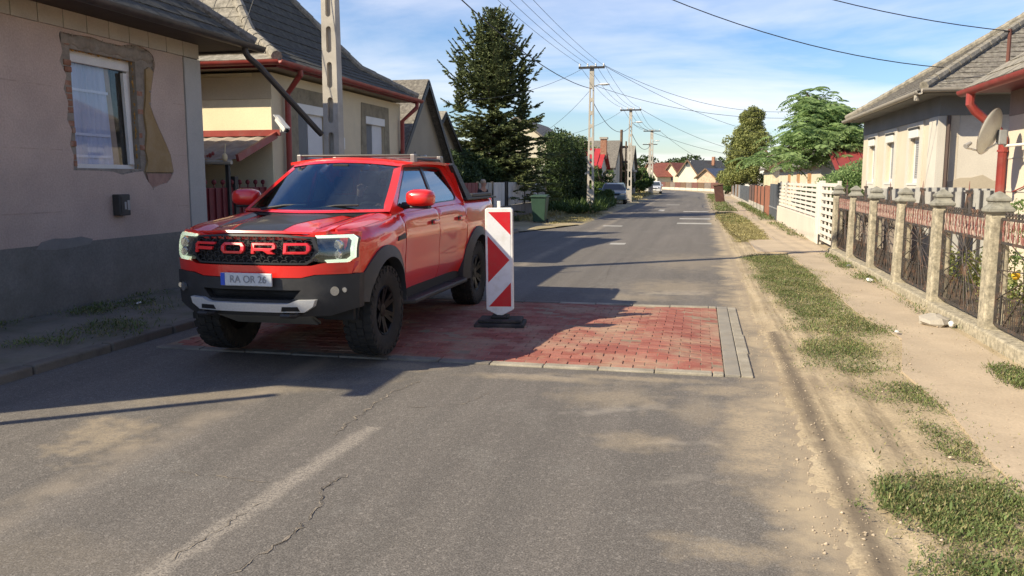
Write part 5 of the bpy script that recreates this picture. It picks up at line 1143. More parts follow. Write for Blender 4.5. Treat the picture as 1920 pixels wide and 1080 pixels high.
# number plate
b = MB(); b.box((-.26, -.962, .705), (.26, -.945, .815)); pl_ = b.build('number_plate', M('plate_white', (.58, .59, .61), .4, .02, 3, 0), truck, bevel=.006)
b = MB(); b.box((-.257, -.966, .708), (-.215, -.963, .812)); b.build('plate_blue_strip', M('plate_blue', (.02, .08, .5), .4, .02, 3, 0), pl_)
cu = bpy.data.curves.new('t', 'FONT'); cu.body = 'RA·OR 26'.replace('·', ' '); cu.size = .088; cu.extrude = .001; cu.align_x = 'CENTER'; cu.align_y = 'CENTER'
to = bpy.data.objects.new('t', cu); COL.objects.link(to); bpy.context.view_layer.update(); me = bpy.data.meshes.new_from_object(to.evaluated_get(bpy.context.evaluated_depsgraph_get())); bpy.data.objects.remove(to)
me.materials.clear(); me.materials.append(M('plate_letter_grey', (.26, .26, .28), .6, .05, 3, 0)); q_ = link('plate_lettering', me, pl_, Vector((.022, -.9665, .76)) - absloc(pl_)); q_.rotation_euler = (PI / 2, 0, 0)
# cab: windscreen frame, roof, side frames
RW = .775
def ws_y(x, z): return .13 + (z - 1.30) * 1.95 + .24 * (abs(x) / .80) ** 2
def WSF(x, z, o): return (x, ws_y(x, z) - o, z)
zt = lambda x: 1.765 + .055 * (1 - (x / RW) ** 2)
zb = 1.298
wtop = [(x, zt(x)) for x in np.linspace(-RW, RW, 9)]
xs_at = lambda z: side_x(1.0, z) + .0
frame_o = [(-(side_x(.8, 1.29) - .0), zb - .01), (0, zb - .02), (side_x(.8, 1.29) - .0, zb - .01)] + [(side_x(1.1, z), z) for z in np.linspace(1.34, 1.75, 7)] + wtop[::-1] + [(-side_x(1.1, z), z) for z in np.linspace(1.75, 1.34, 7)]
gx = lambda z: side_x(1.1, z) - .085 + .01
gl = [(-gx(1.31) - .01, 1.312), (0, 1.304), (gx(1.31) + .01, 1.312)] + [(gx(z), z) for z in np.linspace(1.36, 1.71, 6)] + [(x, zt(x) - .045) for x in np.linspace(RW - .09, -RW + .09, 9)] + [(-gx(z), z) for z in np.linspace(1.71, 1.36, 6)]
b = MB(); surf(b, frame_o, WSF, 0, .035, [gl], step=.06, dens=.06); b.build('windscreen_frame', paint, truck, smooth=True, fixn=True, angle=50)
b = MB(); surf(b, gl, WSF, -.006, .004, step=.1, dens=.1); wsg = b.build('windscreen', tglass, truck, smooth=True, fixn=True)
gi = [(x * .945, 1.50 + (z - 1.50) * .90) for x, z in gl]
b = MB(); surf(b, gl, WSF, -.012, .002, [gi], dens=.1); b.build('windscreen_border', decal, wsg, smooth=True)
def roof_z(x, y): return 1.775 + .055 * (1 - (x / RW) ** 2) + .024 * math.sin(PI * max(0, min(1, (y - 1.15) / 1.6)))
ro = [(x, ws_y(x, zt(x))) for x in np.linspace(-RW, RW, 11)] + [(RW + .005, y) for y in np.linspace(1.5, 2.55, 5)] + [(x, 2.70 - .06 * (abs(x) / .65) ** 2) for x in np.linspace(RW - .03, -RW + .03, 7)] + [(-RW - .005, y) for y in np.linspace(2.55, 1.5, 5)]
b = MB(); surf(b, ro, lambda x, y, o: (x, y, roof_z(x, y) + o), 0, .03, step=.08, dens=.09); b.build('roof', paint, truck, smooth=True, fixn=True, angle=50)
b = MB(); surf(b, [(-.58, 1.3), (.58, 1.3), (.58, 2.5), (-.58, 2.5)], lambda x, y, o: (x, y, roof_z(x, y) + o), -.035, .01, step=.2); b.build('headliner', interior, truck)
def back_y(z): return 2.66 + (1.80 - z) * .42
for s in (-1, 1):
    yA = lambda z: ws_y(side_x(1.1, z), z)
    so = [(yA(1.285), 1.255)] + [(yA(z), z) for z in np.linspace(1.31, 1.765, 8)] + [(y, 1.782) for y in np.linspace(1.6, 2.6, 6)] + [(back_y(1.74), 1.745), (back_y(1.5), 1.5), (back_y(1.30), 1.305), (1.7, 1.29)]
    fg = [(yA(1.34) + .30, 1.318), (yA(1.34) + .17, 1.345), (yA(1.5) + .11, 1.50), (yA(1.72) + .075, 1.712), (1.72, 1.728), (1.735, 1.335)]
    rg = [(1.80, 1.338), (1.785, 1.728), (2.30, 1.728), (2.42, 1.712), (2.60, 1.50), (2.66, 1.40), (2.64, 1.365), (2.58, 1.35)]
    side_part('cab_frame', so, paint, s, 0, .03, [fg, rg], step=None, dens=.08)
    for nm, g_, mat_ in (('front_side_window', fg, sglass), ('rear_side_window', rg, sglass)):
        side_part(nm, g_, mat_, s, -.008, .004, step=.12)
    def inset(P, k):
        cx_, cz_ = sum(p[0] for p in P) / len(P), sum(p[1] for p in P) / len(P); return [(cx_ + (p[0] - cx_) * (1 + k * .6), cz_ + (p[1] - cz_) * (1 + k)) for p in P]
    for g_ in (fg, rg): side_part('window_seal', inset(g_, .07), decal, s, .003, .006, [inset(g_, -.02)], step=None)
    side_part('door_pillar', [(1.735, 1.31), (1.72, 1.74), (1.785, 1.74), (1.80, 1.315)], decal, s, .005, .006, step=None)
# rear of cab
b = MB(); surf(b, [(-.90, .9), (.90, .9), (.90, 1.30), (.77, 1.79), (0, 1.84), (-.77, 1.79), (-.90, 1.30)], lambda x, z, o: (x, back_y(max(z, 1.3)) - .0 + o, z), 0, .03, [[(-.66, 1.38), (.66, 1.38), (.55, 1.70), (-.55, 1.70)]], step=.2); b.build('cab_rear', paint, truck, fixn=True)
b = MB(); surf(b, [(-.66, 1.38), (.66, 1.38), (.55, 1.70), (-.55, 1.70)], lambda x, z, o: (x, back_y(z) + o, z), -.01, .004); b.build('rear_window', sglass, truck)
# bed
b = MB(); b.box((-.80, 2.86, .78), (.80, 4.40, .82)); b.box((-.84, 2.86, .80), (-.80, 4.40, 1.32)); b.box((.80, 2.86, .80), (.84, 4.40, 1.32)); b.box((-.80, 2.86, .80), (.80, 2.90, 1.30)); b.build('bed_liner', trim, truck)
b = MB(); b.box((-.86, 4.38, .66), (.86, 4.44, 1.33)); b.build('tailgate', paint, truck, bevel=.02)
b = MB(); b.box((-.88, 4.40, .46), (.88, 4.62, .62)); b.build('rear_bumper', trim, truck, bevel=.03)
for s in (-1, 1):
    b = MB(); b.box((s * .89 - .05, 2.90, 1.336), (s * .89 + .04, 4.42, 1.365)); b.build('bed_rail_cap', trim, truck, bevel=.008)
    b = MB(); b.box((s * .86 - .045, 3.25, 1.366), (s * .86 + .045, 4.25, 1.415)); b.build('bed_side_box', trim, truck, bevel=.012)
    # roll bar buttress
    bt = [(2.72, 1.80), (2.86, 1.70), (3.42, 1.40), (3.50, 1.366), (2.92, 1.366), (2.90, 1.45), (2.74, 1.74)]
    bt = [(2.60, 1.77), (2.66, 1.795), (2.78, 1.755), (3.02, 1.50), (3.22, 1.366), (2.95, 1.366), (2.84, 1.50)]
    b = MB(); surf(b, bt, lambda y, z, o: (s * (.90 - (z - 1.33) * .22 + o), y, z), .012, .06, dens=.1); b.build('roll_bar_leg', trim, truck, smooth=True, fixn=True)
    b = MB(); b.tube([(s * .85, 2.2, .37), (s * .99, 2.2, .375)], .02, 6)
    b.build('step_bracket', black_plastic, truck)
    b = MB(); b.slab([(s * .84, .62, .385), (s * 1.0, .72, .385), (s * 1.01, 2.62, .385), (s * .84, 2.72, .385)], (0, 0, -.05)); b.build('side_step', trim, truck, fixn=True, bevel=.015)
    # mirrors
    mr = MB(); Tm = Matrix.Translation((s * 1.06, .76, 1.40)) @ Matrix.Rotation(s * -.10, 4, 'Z')
    rows = []
    for k, (yy, sx_, sz_) in enumerate([(-.115, .02, .015), (-.105, .11, .052), (-.075, .145, .078), (-.02, .157, .088), (.03, .16, .09), (.045, .15, .084)]):
        ring = []
        for a in range(24):
            t = 2 * PI * a / 24; c_, s__ = math.cos(t), math.sin(t); p_ = 3.2
            ring.append(Tm @ Vector((sx_ * math.copysign(abs(c_) ** (2 / p_), c_), yy, sz_ * math.copysign(abs(s__) ** (2 / p_), s__) + .012)))
        rows.append(ring + [ring[0]])
    m_ = MB(); m_.grid(rows); m_.f.append(tuple(range(23, -1, -1))); m_.mi.append(0); n_ = 25; m_.f.append(tuple(5 * n_ + k for k in range(24))); m_.mi.append(0)
    mo = m_.build('mirror', paint, truck, smooth=True, fixn=True, angle=60)
    b = MB(); b.T = Tm; b.box((-.115, -.06, -.095), (.115, .04, -.062)); b.build('mirror_base', black_plastic, mo, bevel=.015)
    MB().tube([(s * .84, .78, 1.33), (s * .98, .77, 1.345)], [.04, .03], 10).build('mirror_arm', black_plastic, mo, smooth=True)
    b = MB(); b.T = Tm; b.box((-.11, .046, -.06), (.11, .05, .08)); b.build('mirror_glass', glassmat('mirror_glass', (.2, .2, .2), .7), mo)
    # roof rack
    b = MB(); b.tube([(s * .73, 1.45, 1.82), (s * .73, 2.45, 1.82)], .016, 8)
    for yy in (1.5, 2.4): b.box((s * .73 - .02, yy - .03, 1.78), (s * .73 + .02, yy + .03, 1.83))
    b.build('rack_rail', trim, truck, bevel=.004)
for yy in (1.42, 2.35):
    b = MB(); pts = [(-.70, yy, 1.83), (-.70, yy, 1.925), (-.66, yy, 1.95), (.66, yy, 1.95), (.70, yy, 1.925), (.70, yy, 1.83)]
    b.bar((-.74, yy, 1.858), (.74, yy, 1.858), .07, .026); b.build('rack_crossbar', rack_dark, truck, bevel=.012)
    for s in (-1, 1): b = MB(); b.box((s * .73 - .03, yy - .045, 1.77), (s * .73 + .03, yy + .045, 1.872)); b.build('rack_foot', chromeish, truck, bevel=.012)
# interior
b = MB(); b.box((-.78, .62, 1.0), (.78, .95, 1.27)); b.build('dashboard', interior, truck, bevel=.03)
b = MB(); b.box((-.80, .7, .50), (.80, 2.72, .56)); b.build('cabin_floor', interior, truck)
b = MB(); b.box((-.86, -.55, .38), (.86, 4.3, .50)); b.build('chassis', interior, truck)
seatm = M('seat_grey', (.06, .06, .062), .8, .1)
for x in (-.38, .38):
    b = MB(); b.box((x - .25, 1.15, .75), (x + .25, 1.65, .90)); b.slab([(x - .24, 1.62, .88), (x + .24, 1.62, .88), (x + .22, 1.78, 1.42), (x - .22, 1.78, 1.42)], (0, .12, 0)); b.box((x - .12, 1.78, 1.44), (x + .12, 1.88, 1.63)); b.build('seat', seatm, truck, bevel=.04, seg=3, fixn=True)
b = MB(); b.box((-.66, 2.3, .75), (.66, 2.6, .9)); b.box((-.66, 2.55, .9), (.66, 2.65, 1.40)); b.build('rear_seat', seatm, truck, bevel=.04)
b = MB()
cw = Vector((.38, .98, 1.20)); nv = Vector((0, .85, .5)).normalized(); ua = Vector((1, 0, 0)); va = nv.cross(ua)
b.tube([cw + (ua * math.cos(t) + va * math.sin(t)) * .185 for t in np.linspace(0, 2 * PI, 25)], .015, 8, cap=False); b.tube([cw - ua * .18, cw + ua * .18], .016, 6); b.tube([cw, cw + Vector((0, -.25, -.12))], .03, 8); b.build('steering_wheel', interior, truck, smooth=True)
b = MB(); b.box((-.10, 1.0, 1.70), (.10, 1.02, 1.76)); b.build('rear_view_mirror', interior, truck, bevel=.01)
MB().tube([(.30, 2.5, 1.85), (.30, 2.58, 1.93)], .012, 6).build('antenna', black_plastic, truck)
b = MB(); b.box((-.10, .99, 1.02), (.02, 1.0, 1.12)); b.build('console_screen', glassmat('screen_glass', (.1, .1, .1), .2), truck)
# wheels
def wheel(x, y, s, turn=0):
    w = bpy.data.objects.new('wheel', None); COL.objects.link(w); w.parent = truck; w.location = (x, y, .425); w.rotation_euler = (0, 0, turn)
    c = absloc(w)
    R_ = .425
    b = MB(); b.lathe([(.235, -.12), (.26, -.135), (.34, -.148), (.385, -.145), (.408, -.125), (.412, -.06), (.412, .06), (.408, .125), (.385, .145), (.34, .148), (.26, .135), (.235, .12), (.225, 0), (.235, -.12)], c, 48, 'x'); ty = b.build('tyre', rubber, w, smooth=True, fixn=True, angle=40)
    b = MB()
    for k in range(30):
        a = 2 * PI * k / 30
        for (xa, xb, da) in ((-.145, -.085, 0), (-.078, -.012, .5), (-.005, .062, .1), (.07, .145, .6)):
            T = Matrix.Translation(c) @ Matrix.Rotation(a + da * 2 * PI / 30, 4, 'X'); b.T = T; b.box((xa, -.032, R_ - .022), (xb, .030, R_ + (.0 if abs(xa + xb) < .2 else -.006)))
        b.T = Matrix.Translation(c) @ Matrix.Rotation(a, 4, 'X'); b.box((.128, -.02, .365), (.153, .02, .41)); b.box((-.153, -.02, .365), (-.128, .02, .41))
    b.T = None; b.build('tyre_tread', rubber, w, kind='stuff')
    b = MB(); b.lathe([(.21, s * -.10), (.225, s * -.09), (.222, s * .10), (.232, s * .118), (.226, s * .126), (.212, s * .115), (.20, s * .0), (.19, s * -.05), (.0, s * -.05)], c, 40, 'x')
    rim = b.build('rim', rimm, w, smooth=True, fixn=True)
    for k in range(6):
        a = 2 * PI * k / 6
        for da in (-.13, .13):
            T = Matrix.Translation(c) @ Matrix.Rotation(a + da, 4, 'X'); b = MB(); b.T = T; b.slab([(s * .055, -.022, .04), (s * .055, .022, .04), (s * .10, .016, .215), (s * .10, -.016, .215)], (s * .025, 0, 0)); b.T = None; b.build('spoke', rimm, rim, fixn=True) if False else None
    b = MB()
    for k in range(6):
        for da in (-.16, .16):
            b.T = Matrix.Translation(c) @ Matrix.Rotation(2 * PI * k / 6 + da, 4, 'X'); b.slab([(s * .055, -.024, .03), (s * .055, .024, .03), (s * .098, .018, .215), (s * .098, -.018, .215)], (s * .028, 0, 0))
    b.T = None; b.lathe([(.065, s * .05), (.06, s * .095), (.03, s * .10), (0, s * .10)], c, 20, 'x'); b.build('spokes', rimm, w, fixn=True)
    return w
for s in (-1, 1): wheel(s * .825, 0, s); wheel(s * .825, WB, s)
for ch in truck.children:
    if not ch.name.startswith('wheel') or ch.name.startswith('wheel_arch'): ch.location.z += .045
truck.scale = (.915, 1, 1)
truck.location = (TX, TY, TZ)
# ============================================================ RIGHT FENCE
ironm = M('weathered_iron', (.055, .048, .045), .65, .3, 8, .2, 120, dirt=(.24, .12, .07), da=.8, ds=7)
redw = M('faded_red_iron', (.20, .07, .06), .7, .35, 22, .2, dirt=(.33, .24, .20), da=.7, ds=26)
pinkw = M('pinkish_iron', (.38, .29, .24), .7, .3, 22, .2, dirt=(.16, .07, .06), da=.9, ds=26)
fence = thing('ornate_fence', 'ornate wrought iron panels with red and white friezes between concrete pillars', 'fence', (3.0, 12, 0))
XF = 3.0; PY = [7.32, 9.42, 11.47, 13.50, 15.52, 17.58, 19.62]
b = MB()
y = 6.3
while y < 19.9:
    L = 1.7; bb = MB(); bb.box((XF - .13, y + .006, -.1), (XF + .12, min(19.75, y + L) - .006, .16 + random.uniform(-.008, .006))); bb.build('plinth_stone', mossy_concrete, fence, bevel=.02); y += L
def pillar(y):
    b = MB(); w0, w1 = .112, .094
    b.add([(XF - w0, y - w0, 0), (XF + w0, y - w0, 0), (XF + w0, y + w0, 0), (XF - w0, y + w0, 0), (XF - w1, y - w1, 1.34), (XF + w1, y - w1, 1.34), (XF + w1, y + w1, 1.34), (XF - w1, y + w1, 1.34)], [(3, 2, 1, 0), (4, 5, 6, 7), (0, 1, 5, 4), (1, 2, 6, 5), (2, 3, 7, 6), (3, 0, 4, 7)])
    o = b.build('pillar', mossy_concrete, fence, bevel=.028, seg=3)
    c = MB(); prof = [(.086, 1.335), (.092, 1.345), (.110, 1.36), (.122, 1.375), (.120, 1.402), (.088, 1.436), (.080, 1.45), (.080, 1.47), (.095, 1.482), (.093, 1.508), (.025, 1.568), (0, 1.58)]
    vs = []; fs = []
    for r_, h in prof:
        for a, d_ in ((-1, -1), (1, -1), (1, 1), (-1, 1)): vs.append((XF + a * r_, y + d_ * r_, h + random.uniform(-.002, .002)))
    for i in range(len(prof) - 1):
        for k in range(4): k2 = (k + 1) % 4; fs.append((i * 4 + k, i * 4 + k2, (i + 1) * 4 + k2, (i + 1) * 4 + k))
    c.add(vs, fs); c.build('pillar_cap', M('lichen_grey_cap', (.26, .25, .21), .95, .3, 6, .8, 50, dirt=(.12, .115, .10), da=.9, ds=10) if y < 8 else bpy.data.materials['lichen_grey_cap'], o, bevel=.004)
    return o
for y in PY:
    pp_ = pillar(y); pp_.rotation_euler = (random.uniform(-.012, .012), random.uniform(-.014, .014), random.uniform(-.04, .04))
def scroll(b, c, r0, turns, s_, r, n=18):
    pts = []
    for i in range(n + 1):
        t = i / n; a = turns * 2 * PI * t; rr_ = r0 * (1 - .8 * t); pts.append((XF, c[0] + s_ * rr_ * math.cos(a), c[1] + rr_ * math.sin(a)))
    b.tube(pts, r, 5)
def panel(ya, yb, near=True):
    q_r = random.Random(int(ya * 10)); n_ = 6
    P = MB(); ym = (ya + yb) / 2; z0, zfr, zt_ = .22, 1.06, 1.30
    pn = MB()
    for z in (z0, zfr, zt_): pn.bar((XF, ya, z), (XF, yb, z), .012, .028)
    for y in (ya + .01, yb - .01): pn.bar((XF, y, z0), (XF, y, zt_), .028, .012, up=(0, 1, 0))
    root = pn.build('panel_frame', ironm, fence)
    f = MB(); k = 0; step_ = .062; y = ya + .05
    while y < yb - .03:
        m_ = (k % 2)
        f.cur = m_
        f.tube([(XF, y, zfr), (XF, y + .008, zfr + .06), (XF, y - .006, zfr + .12), (XF, y + .008, zfr + .18), (XF, y, zt_)], [.004, .010, .004, .010, .004], 6)
        y += step_ * random.uniform(.85, 1.2); k += 1
    for kk in range(int((yb - ya) / .124)): f.cur = kk % 2; f.tube([(XF, ya + .06 + kk * .124, zfr + .02), (XF, ya + .12 + kk * .124, zfr + .12), (XF, ya + .06 + kk * .124, zt_ - .02)], .008, 5)
    f.cur = 0; f.build('frieze', [redw, pinkw], root, kind='stuff')
    # rays from a ring
    g = MB(); cz = .80 + q_r.uniform(-.06, .05); nr_ = q_r.choice((18, 22, 26, 30))
    ring = [(XF, ym + .075 * math.cos(t), cz + .12 * math.sin(t)) for t in np.linspace(0, 2 * PI, 17)]; g.tube(ring, .010, 6, cap=False)
    g.build('centre_ring', ironm, root, smooth=True)
    rr_ = MB()
    for k in range(nr_):
        a = -PI / 2 + (k - (nr_ - 1) / 2) / nr_ * 2 * PI * .98 + q_r.uniform(-.03, .03)
        dx, dz = math.cos(a), math.sin(a); t = 10
        if dx > 1e-4: t = min(t, (yb - ym - .02) / dx)
        if dx < -1e-4: t = min(t, (ya - ym + .02) / dx)
        if dz > 1e-4: t = min(t, (zfr - cz) / dz)
        if dz < -1e-4: t = min(t, (z0 - cz) / dz)
        if abs(dz) > -1: rr_.tube([(XF, ym + .075 * dx, cz + .12 * dz), (XF, ym + t * dx, cz + t * dz)], .0065, 5)
    rr_.build('rays', ironm, root, kind='stuff')
    v = MB(); y = ya + .06
    while y < yb - .03: v.bar((XF + .012, y, z0), (XF + .012, y, .52), .008, .008); y += .055
    v.bar((XF + .012, ya, .52), (XF + .012, yb, .52), .01, .014); v.build('lower_bars', ironm, root, kind='stuff')
    sd = MB()
    for yy, s_ in ((ya + .09, 1), (yb - .09, -1)):
        for z in np.arange(.30, 1.02, .11): scroll(sd, (yy, z), .045, .8, s_, .006, 9)
        sd.bar((XF, yy + s_ * .05, z0), (XF, yy + s_ * .05, zfr), .008, .01, up=(0, 1, 0))
    sd.build('side_scrolls', ironm, root, kind='stuff')
    # crest
    c = MB(); y = ya + .07
    while y < yb - .05:
        scroll(c, (y, zt_ + .035), .035, 1.0, 1 if y < ym else -1, .009, 9); y += .085
    c.build('crest_scrolls', ironm, root, kind='stuff')
    t_ = MB()
    for s_ in (-1, 1):
        t_.tube([(XF, ym + s_ * .13, zt_ + .01), (XF, ym + s_ * .09, zt_ + .08), (XF, ym + s_ * .035, zt_ + .20), (XF, ym + s_ * .02, zt_ + .25)], .016, 6); t_.tube([(XF, ym + s_ * .06, zt_ + .01), (XF, ym + s_ * .045, zt_ + .1), (XF, ym + s_ * .012, zt_ + .2)], .012, 6)
    t_.box((XF - .03, ym - .035, zt_ + .235), (XF + .03, ym + .035, zt_ + .275)); t_.build('finial', ironm, root)
    MB().tube([(XF, ym, zt_ + .27), (XF, ym, zt_ + .38)], [.008, .002], 5).build('finial_spike', redw, root)
for a, c in zip(PY, PY[1:]): panel(a + .10, c - .10)
# solid sheets fixed behind the far panels, corrugated
def corrugated(x, y0, y1, z0, z1, m, name, parent, amp=.022, per=.15, label=None):
    n = int((y1 - y0) / per * 8); rows = []
    for i in range(n + 1): y = y0 + (y1 - y0) * i / n; xx = x + amp * math.cos(2 * PI * i / 8); rows.append([(xx, y, z0), (xx, y, z1)])
    for i in range(n, -1, -1): y = y0 + (y1 - y0) * i / n; xx = x + .006 + amp * math.cos(2 * PI * i / 8); rows.append([(xx, y, z0), (xx, y, z1)])
    return MB().grid(rows + [rows[0]]).build(name, m, parent, smooth=True)
bs_ = thing('sheet_screen', 'dark corrugated sheets fixed behind the farther iron panels', 'sheet fence', (3.35, 15, 0))
cor_dark = M('dark_brown_sheet', (.20, .165, .14), .75, .3, 2, .2, 50, dirt=(.30, .26, .22), da=.7, ds=3)
y = 13.7
while y < 19.4: corrugated(3.22, y, min(y + .84, 19.5), .25, 1.12 + random.uniform(-.03, .03), cor_dark, 'corrugated_sheet', bs_); y += .85
for zz_ in (.4, 1.0): MB().bar((3.27, 13.7, zz_), (3.27, 19.4, zz_), .04, .05).build('rail', wood_brown, bs_)
gs_ = thing('grey_sheet_fence', 'pale grey corrugated cement sheets standing in the yard behind the iron fence', 'sheet fence', (4.0, 16, 0))
cor_l = M('grey_cement_sheet', (.36, .35, .33), .8, .2, 3, .2, 50, dirt=(.2, .18, .16), da=.5, ds=3)
for k in range(5):
    x0 = 3.45; y0 = 11.9 + k * 1.0
b = MB()
for k in range(4):
    n = 48; rows = []
    xa = 3.25 + k * .92; yq = 14.6 + k * .18
    for i in range(n + 1): rows.append([(xa + .9 * i / n, yq + .025 * math.cos(2 * PI * i / 8), .0), (xa + .9 * i / n, yq + .025 * math.cos(2 * PI * i / 8), 1.50 + .02 * (k % 2))])
    MB().grid(rows).build('corrugated_sheet', cor_l, gs_, smooth=True)
for k in range(4):
    n = 48; rows = []
    xa = 3.2 + k * .92; yq = 17.6 + k * .1
    for i in range(n + 1): rows.append([(xa + .9 * i / n, yq + .025 * math.cos(2 * PI * i / 8), .0), (xa + .9 * i / n, yq + .025 * math.cos(2 * PI * i / 8), 1.52 + .02 * (k % 2))])
    MB().grid(rows).build('corrugated_sheet', cor_l, gs_, smooth=True)
# garden ground and low yard objects
b = MB(); b.box((3.13, 5, -.05), (4.4, 19.7, .10)); tag(b.build('garden_ground', M('garden_soil', (.17, .13, .09), .95, .3, 4, .5, 40)), kind='structure')
# white lattice gate
wg = thing('white_gate', 'white lattice gate of horizontal slats beside the last stone pillar', 'gate', (3.05, 21.5, 0))
G0, G1 = 19.80, 22.55
wp = M('white_slat_paint', (.70, .66, .60), .6, .08, 3, .2, 70, dirt=(.45, .40, .34), da=.5, ds=3)
for y in (G0 + .05, G1 - .05): b = MB(); b.box((3.0, y - .045, .10), (3.08, y + .045, 1.60 + (.06 if y < 20 else 0))); b.build('gate_post', wp, wg, bevel=.008)
nz_ = 9
for k in range(nz_):
    z = .16 + k * (1.36 / (nz_ - 1)); b = MB(); b.box((3.015, G0 + .10, z), (3.04, G1 - .10, z + .085)); b.build('slat', wp, wg, bevel=.004)
for k in range(3): y = G0 + .1 + (G1 - G0 - .2) * (k + 1) / 4; b = MB(); b.box((3.042, y - .075, .14), (3.065, y + .075, 1.60)); b.build('slat_upright', wp, wg)
b = MB(); b.box((2.985, G1 + .05, .0), (3.13, G1 + .20, 1.66)); b.build('hinge_post', wp, wg, bevel=.01)
b = MB(); b.box((2.99, G1 + .30, .0), (3.12, G1 + .75, 1.62)); b.build('gate_pier', wp, wg, bevel=.01)
MB().box((2.975, G1 - .16, .02), (3.0, G1 - .08, .30)).build('drop_bolt', dark_metal, wg)
# white slatted fence on a rendered wall
wf = thing('white_slatted_fence', 'white horizontal slat fence on a low rendered wall beyond the white gate', 'fence', (3.05, 29, 0))
W0, W1 = 23.35, 34.4
b = MB(); b.box((2.98, W0, -.05), (3.16, W1, .66)); b.build('base_wall', M('pinkish_white_wall', (.62, .54, .46), .9, .06, 1.5, .3), wf, bevel=.01)
for k in range(7):
    z = .70 + k * .132; 
    for j in range(4):
        ya_, yb__ = W0 + .05 + j * 2.75, W0 + .05 + (j + 1) * 2.75 - .03; b = MB(); b.box((3.04, ya_, z), (3.065, min(yb__, W1), z + .082)); b.build('slat', wp, wf)
for j in range(9): y = W0 + .1 + j * 1.35; b = MB(); b.box((3.068, y, .66), (3.10, y + .07, 1.62)); b.build('fence_post', wp, wf)
# dark grey gate, rust panels, dark panels
dg = thing('dark_grey_gate', 'tall dark grey metal double gate beyond the white fence', 'gate', (3.05, 36.5, 0))
dgm = M('anthracite_sheet', (.085, .095, .11), .5, .1, 2, .1)
for j in range(2):
    for k in range(8): y = 34.5 + j * 2.0 + k * .24; b = MB(); b.box((3.0, y, .06), (3.03 + .012 * (k % 2), y + .235, 1.50)); b.build('gate_board', dgm, dg)
    MB().box((2.975, 34.5 + j * 2.0, .50), (2.998, 34.5 + j * 2 + 1.9, .55)).build('gate_rail', galv, dg)
b = MB(); b.box((2.98, 34.40, 0), (3.08, 34.49, 1.56)); b.build('gate_post', dgm, dg)
rp = thing('rust_panel_fence', 'rust brown panel fence on a concrete base beyond the dark grey gate', 'fence', (3.05, 45, 0))
b = MB(); b.box((3.0, 38.6, 0), (3.1, 41.3, 1.40)); b.build('panel', rust, rp); 
for j in range(5): b = MB(); b.box((3.0, 41.5 + j * 2.6, .42), (3.06, 44.0 + j * 2.6, 1.35)); b.build('panel', rust if j < 3 else M('brown_panel', (.13, .075, .06), .7), rp); b = MB(); b.box((2.98, 41.5 + j * 2.6, -.05), (3.12, 44.05 + j * 2.6, .42)); b.build('base_stone', concrete_light, rp); b = MB(); b.box((2.97, 41.3 + j * 2.6, 0), (3.1, 41.45 + j * 2.6, 1.42)); b.build('post', dark_metal, rp)
dp = thing('dark_panel_fence', 'row of dark panels continuing past the rust fence towards the thuja', 'fence', (3.05, 70, 0))
for j in range(10): b = MB(); b.box((3.0, 54.8 + j * 3.1, .25), (3.06, 57.7 + j * 3.1, 1.25)); b.build('panel', dgm if j < 4 else (wood_brown if j % 2 else galv), dp); b = MB(); b.box((2.98, 54.8 + j * 3.1, -.05), (3.1, 57.8 + j * 3.1, .25)); b.build('base_stone', concrete_light, dp)
ff = thing('far_board_fence', 'brown board fence on a pale wall at the bend of the street', 'fence', (0, 125, 0))
for j in range(16):
    x = 3.2 - j * .75 * 1.2; y = 112 + j * 3.0; b = MB(); b.bar((x, y, .75), (x - .85, y + 2.9, .75), .08, .95); b.build('board_panel', (wood_brown, M('red_brown_board', (.16, .07, .055), .8), M('grey_brown_board', (.2, .16, .13), .8))[j % 3], ff); b = MB(); b.bar((x, y, .15), (x - .85, y + 2.9, .15), .14, .5); b.build('base_wall', pale_w, ff)
bp = thing('leaning_box', 'dark brown leaning wooden box standing on the verge by the far road edge', 'box', (1.42, 62, 0))
b = MB(); b.T = Matrix.Translation((1.42, 62, .03)) @ Matrix.Rotation(-.15, 4, 'Y'); b.box((-.32, -.3, 0), (.32, .3, 1.25)); b.T = None; b.build('box_body', M('dark_brown_box', (.09, .04, .03), .8), bp, bevel=.03)
b = MB(); b.T = Matrix.Translation((1.42, 62, .03)) @ Matrix.Rotation(-.15, 4, 'Y'); b.box((-.37, -.35, 1.252), (.37, .35, 1.33)); b.build('box_lid', wood_brown, bp)
# stone / rubble by the plinth and litter
st = thing('rubble_stone', 'grey rubble stone with a white chip lying beside the iron fence plinth', 'stone', (2.68, 10.2, .05))
b = MB(); r = random.Random(4); b.ell((2.66, 10.2, .09), (.17, .22, .075), 9, 6); b.v = [(x + r.uniform(-.02, .02), y + r.uniform(-.02, .02), z + r.uniform(-.015, .015)) for x, y, z in b.v]; b.build('stone_body', concrete, st, bevel=0)
b = MB(); b.ell((2.80, 10.05, .08), (.035, .05, .04), 8, 5); b.build('white_chip', white_paint, st)
for k, (x, y, s_, lb) in enumerate([(2.72, 14.3, .06, 'crumpled white litter in the grass by the third stone pillar'), (2.1, 9.45, .025, 'pale chip of rubble on the trodden path'), (-7.0, 9.2, .03, 'tiny white scrap of litter on the shaded left pavement'), (2.78, 16.6, .05, 'small grey litter bag in the weeds near the last pillar')]):
    b = MB(); b.ell((x, y, .075 + (.05 if x < -5 else 0)), (s_, s_ * 1.6, s_ * .5), 7, 5); b.v = [(px + r.uniform(-.01, .01), py + r.uniform(-.015, .015), pz + r.uniform(-.006, .006)) for px, py, pz in b.v]; b.build('litter', white_paint if k != 3 else galv, None, label=lb, cat='litter')
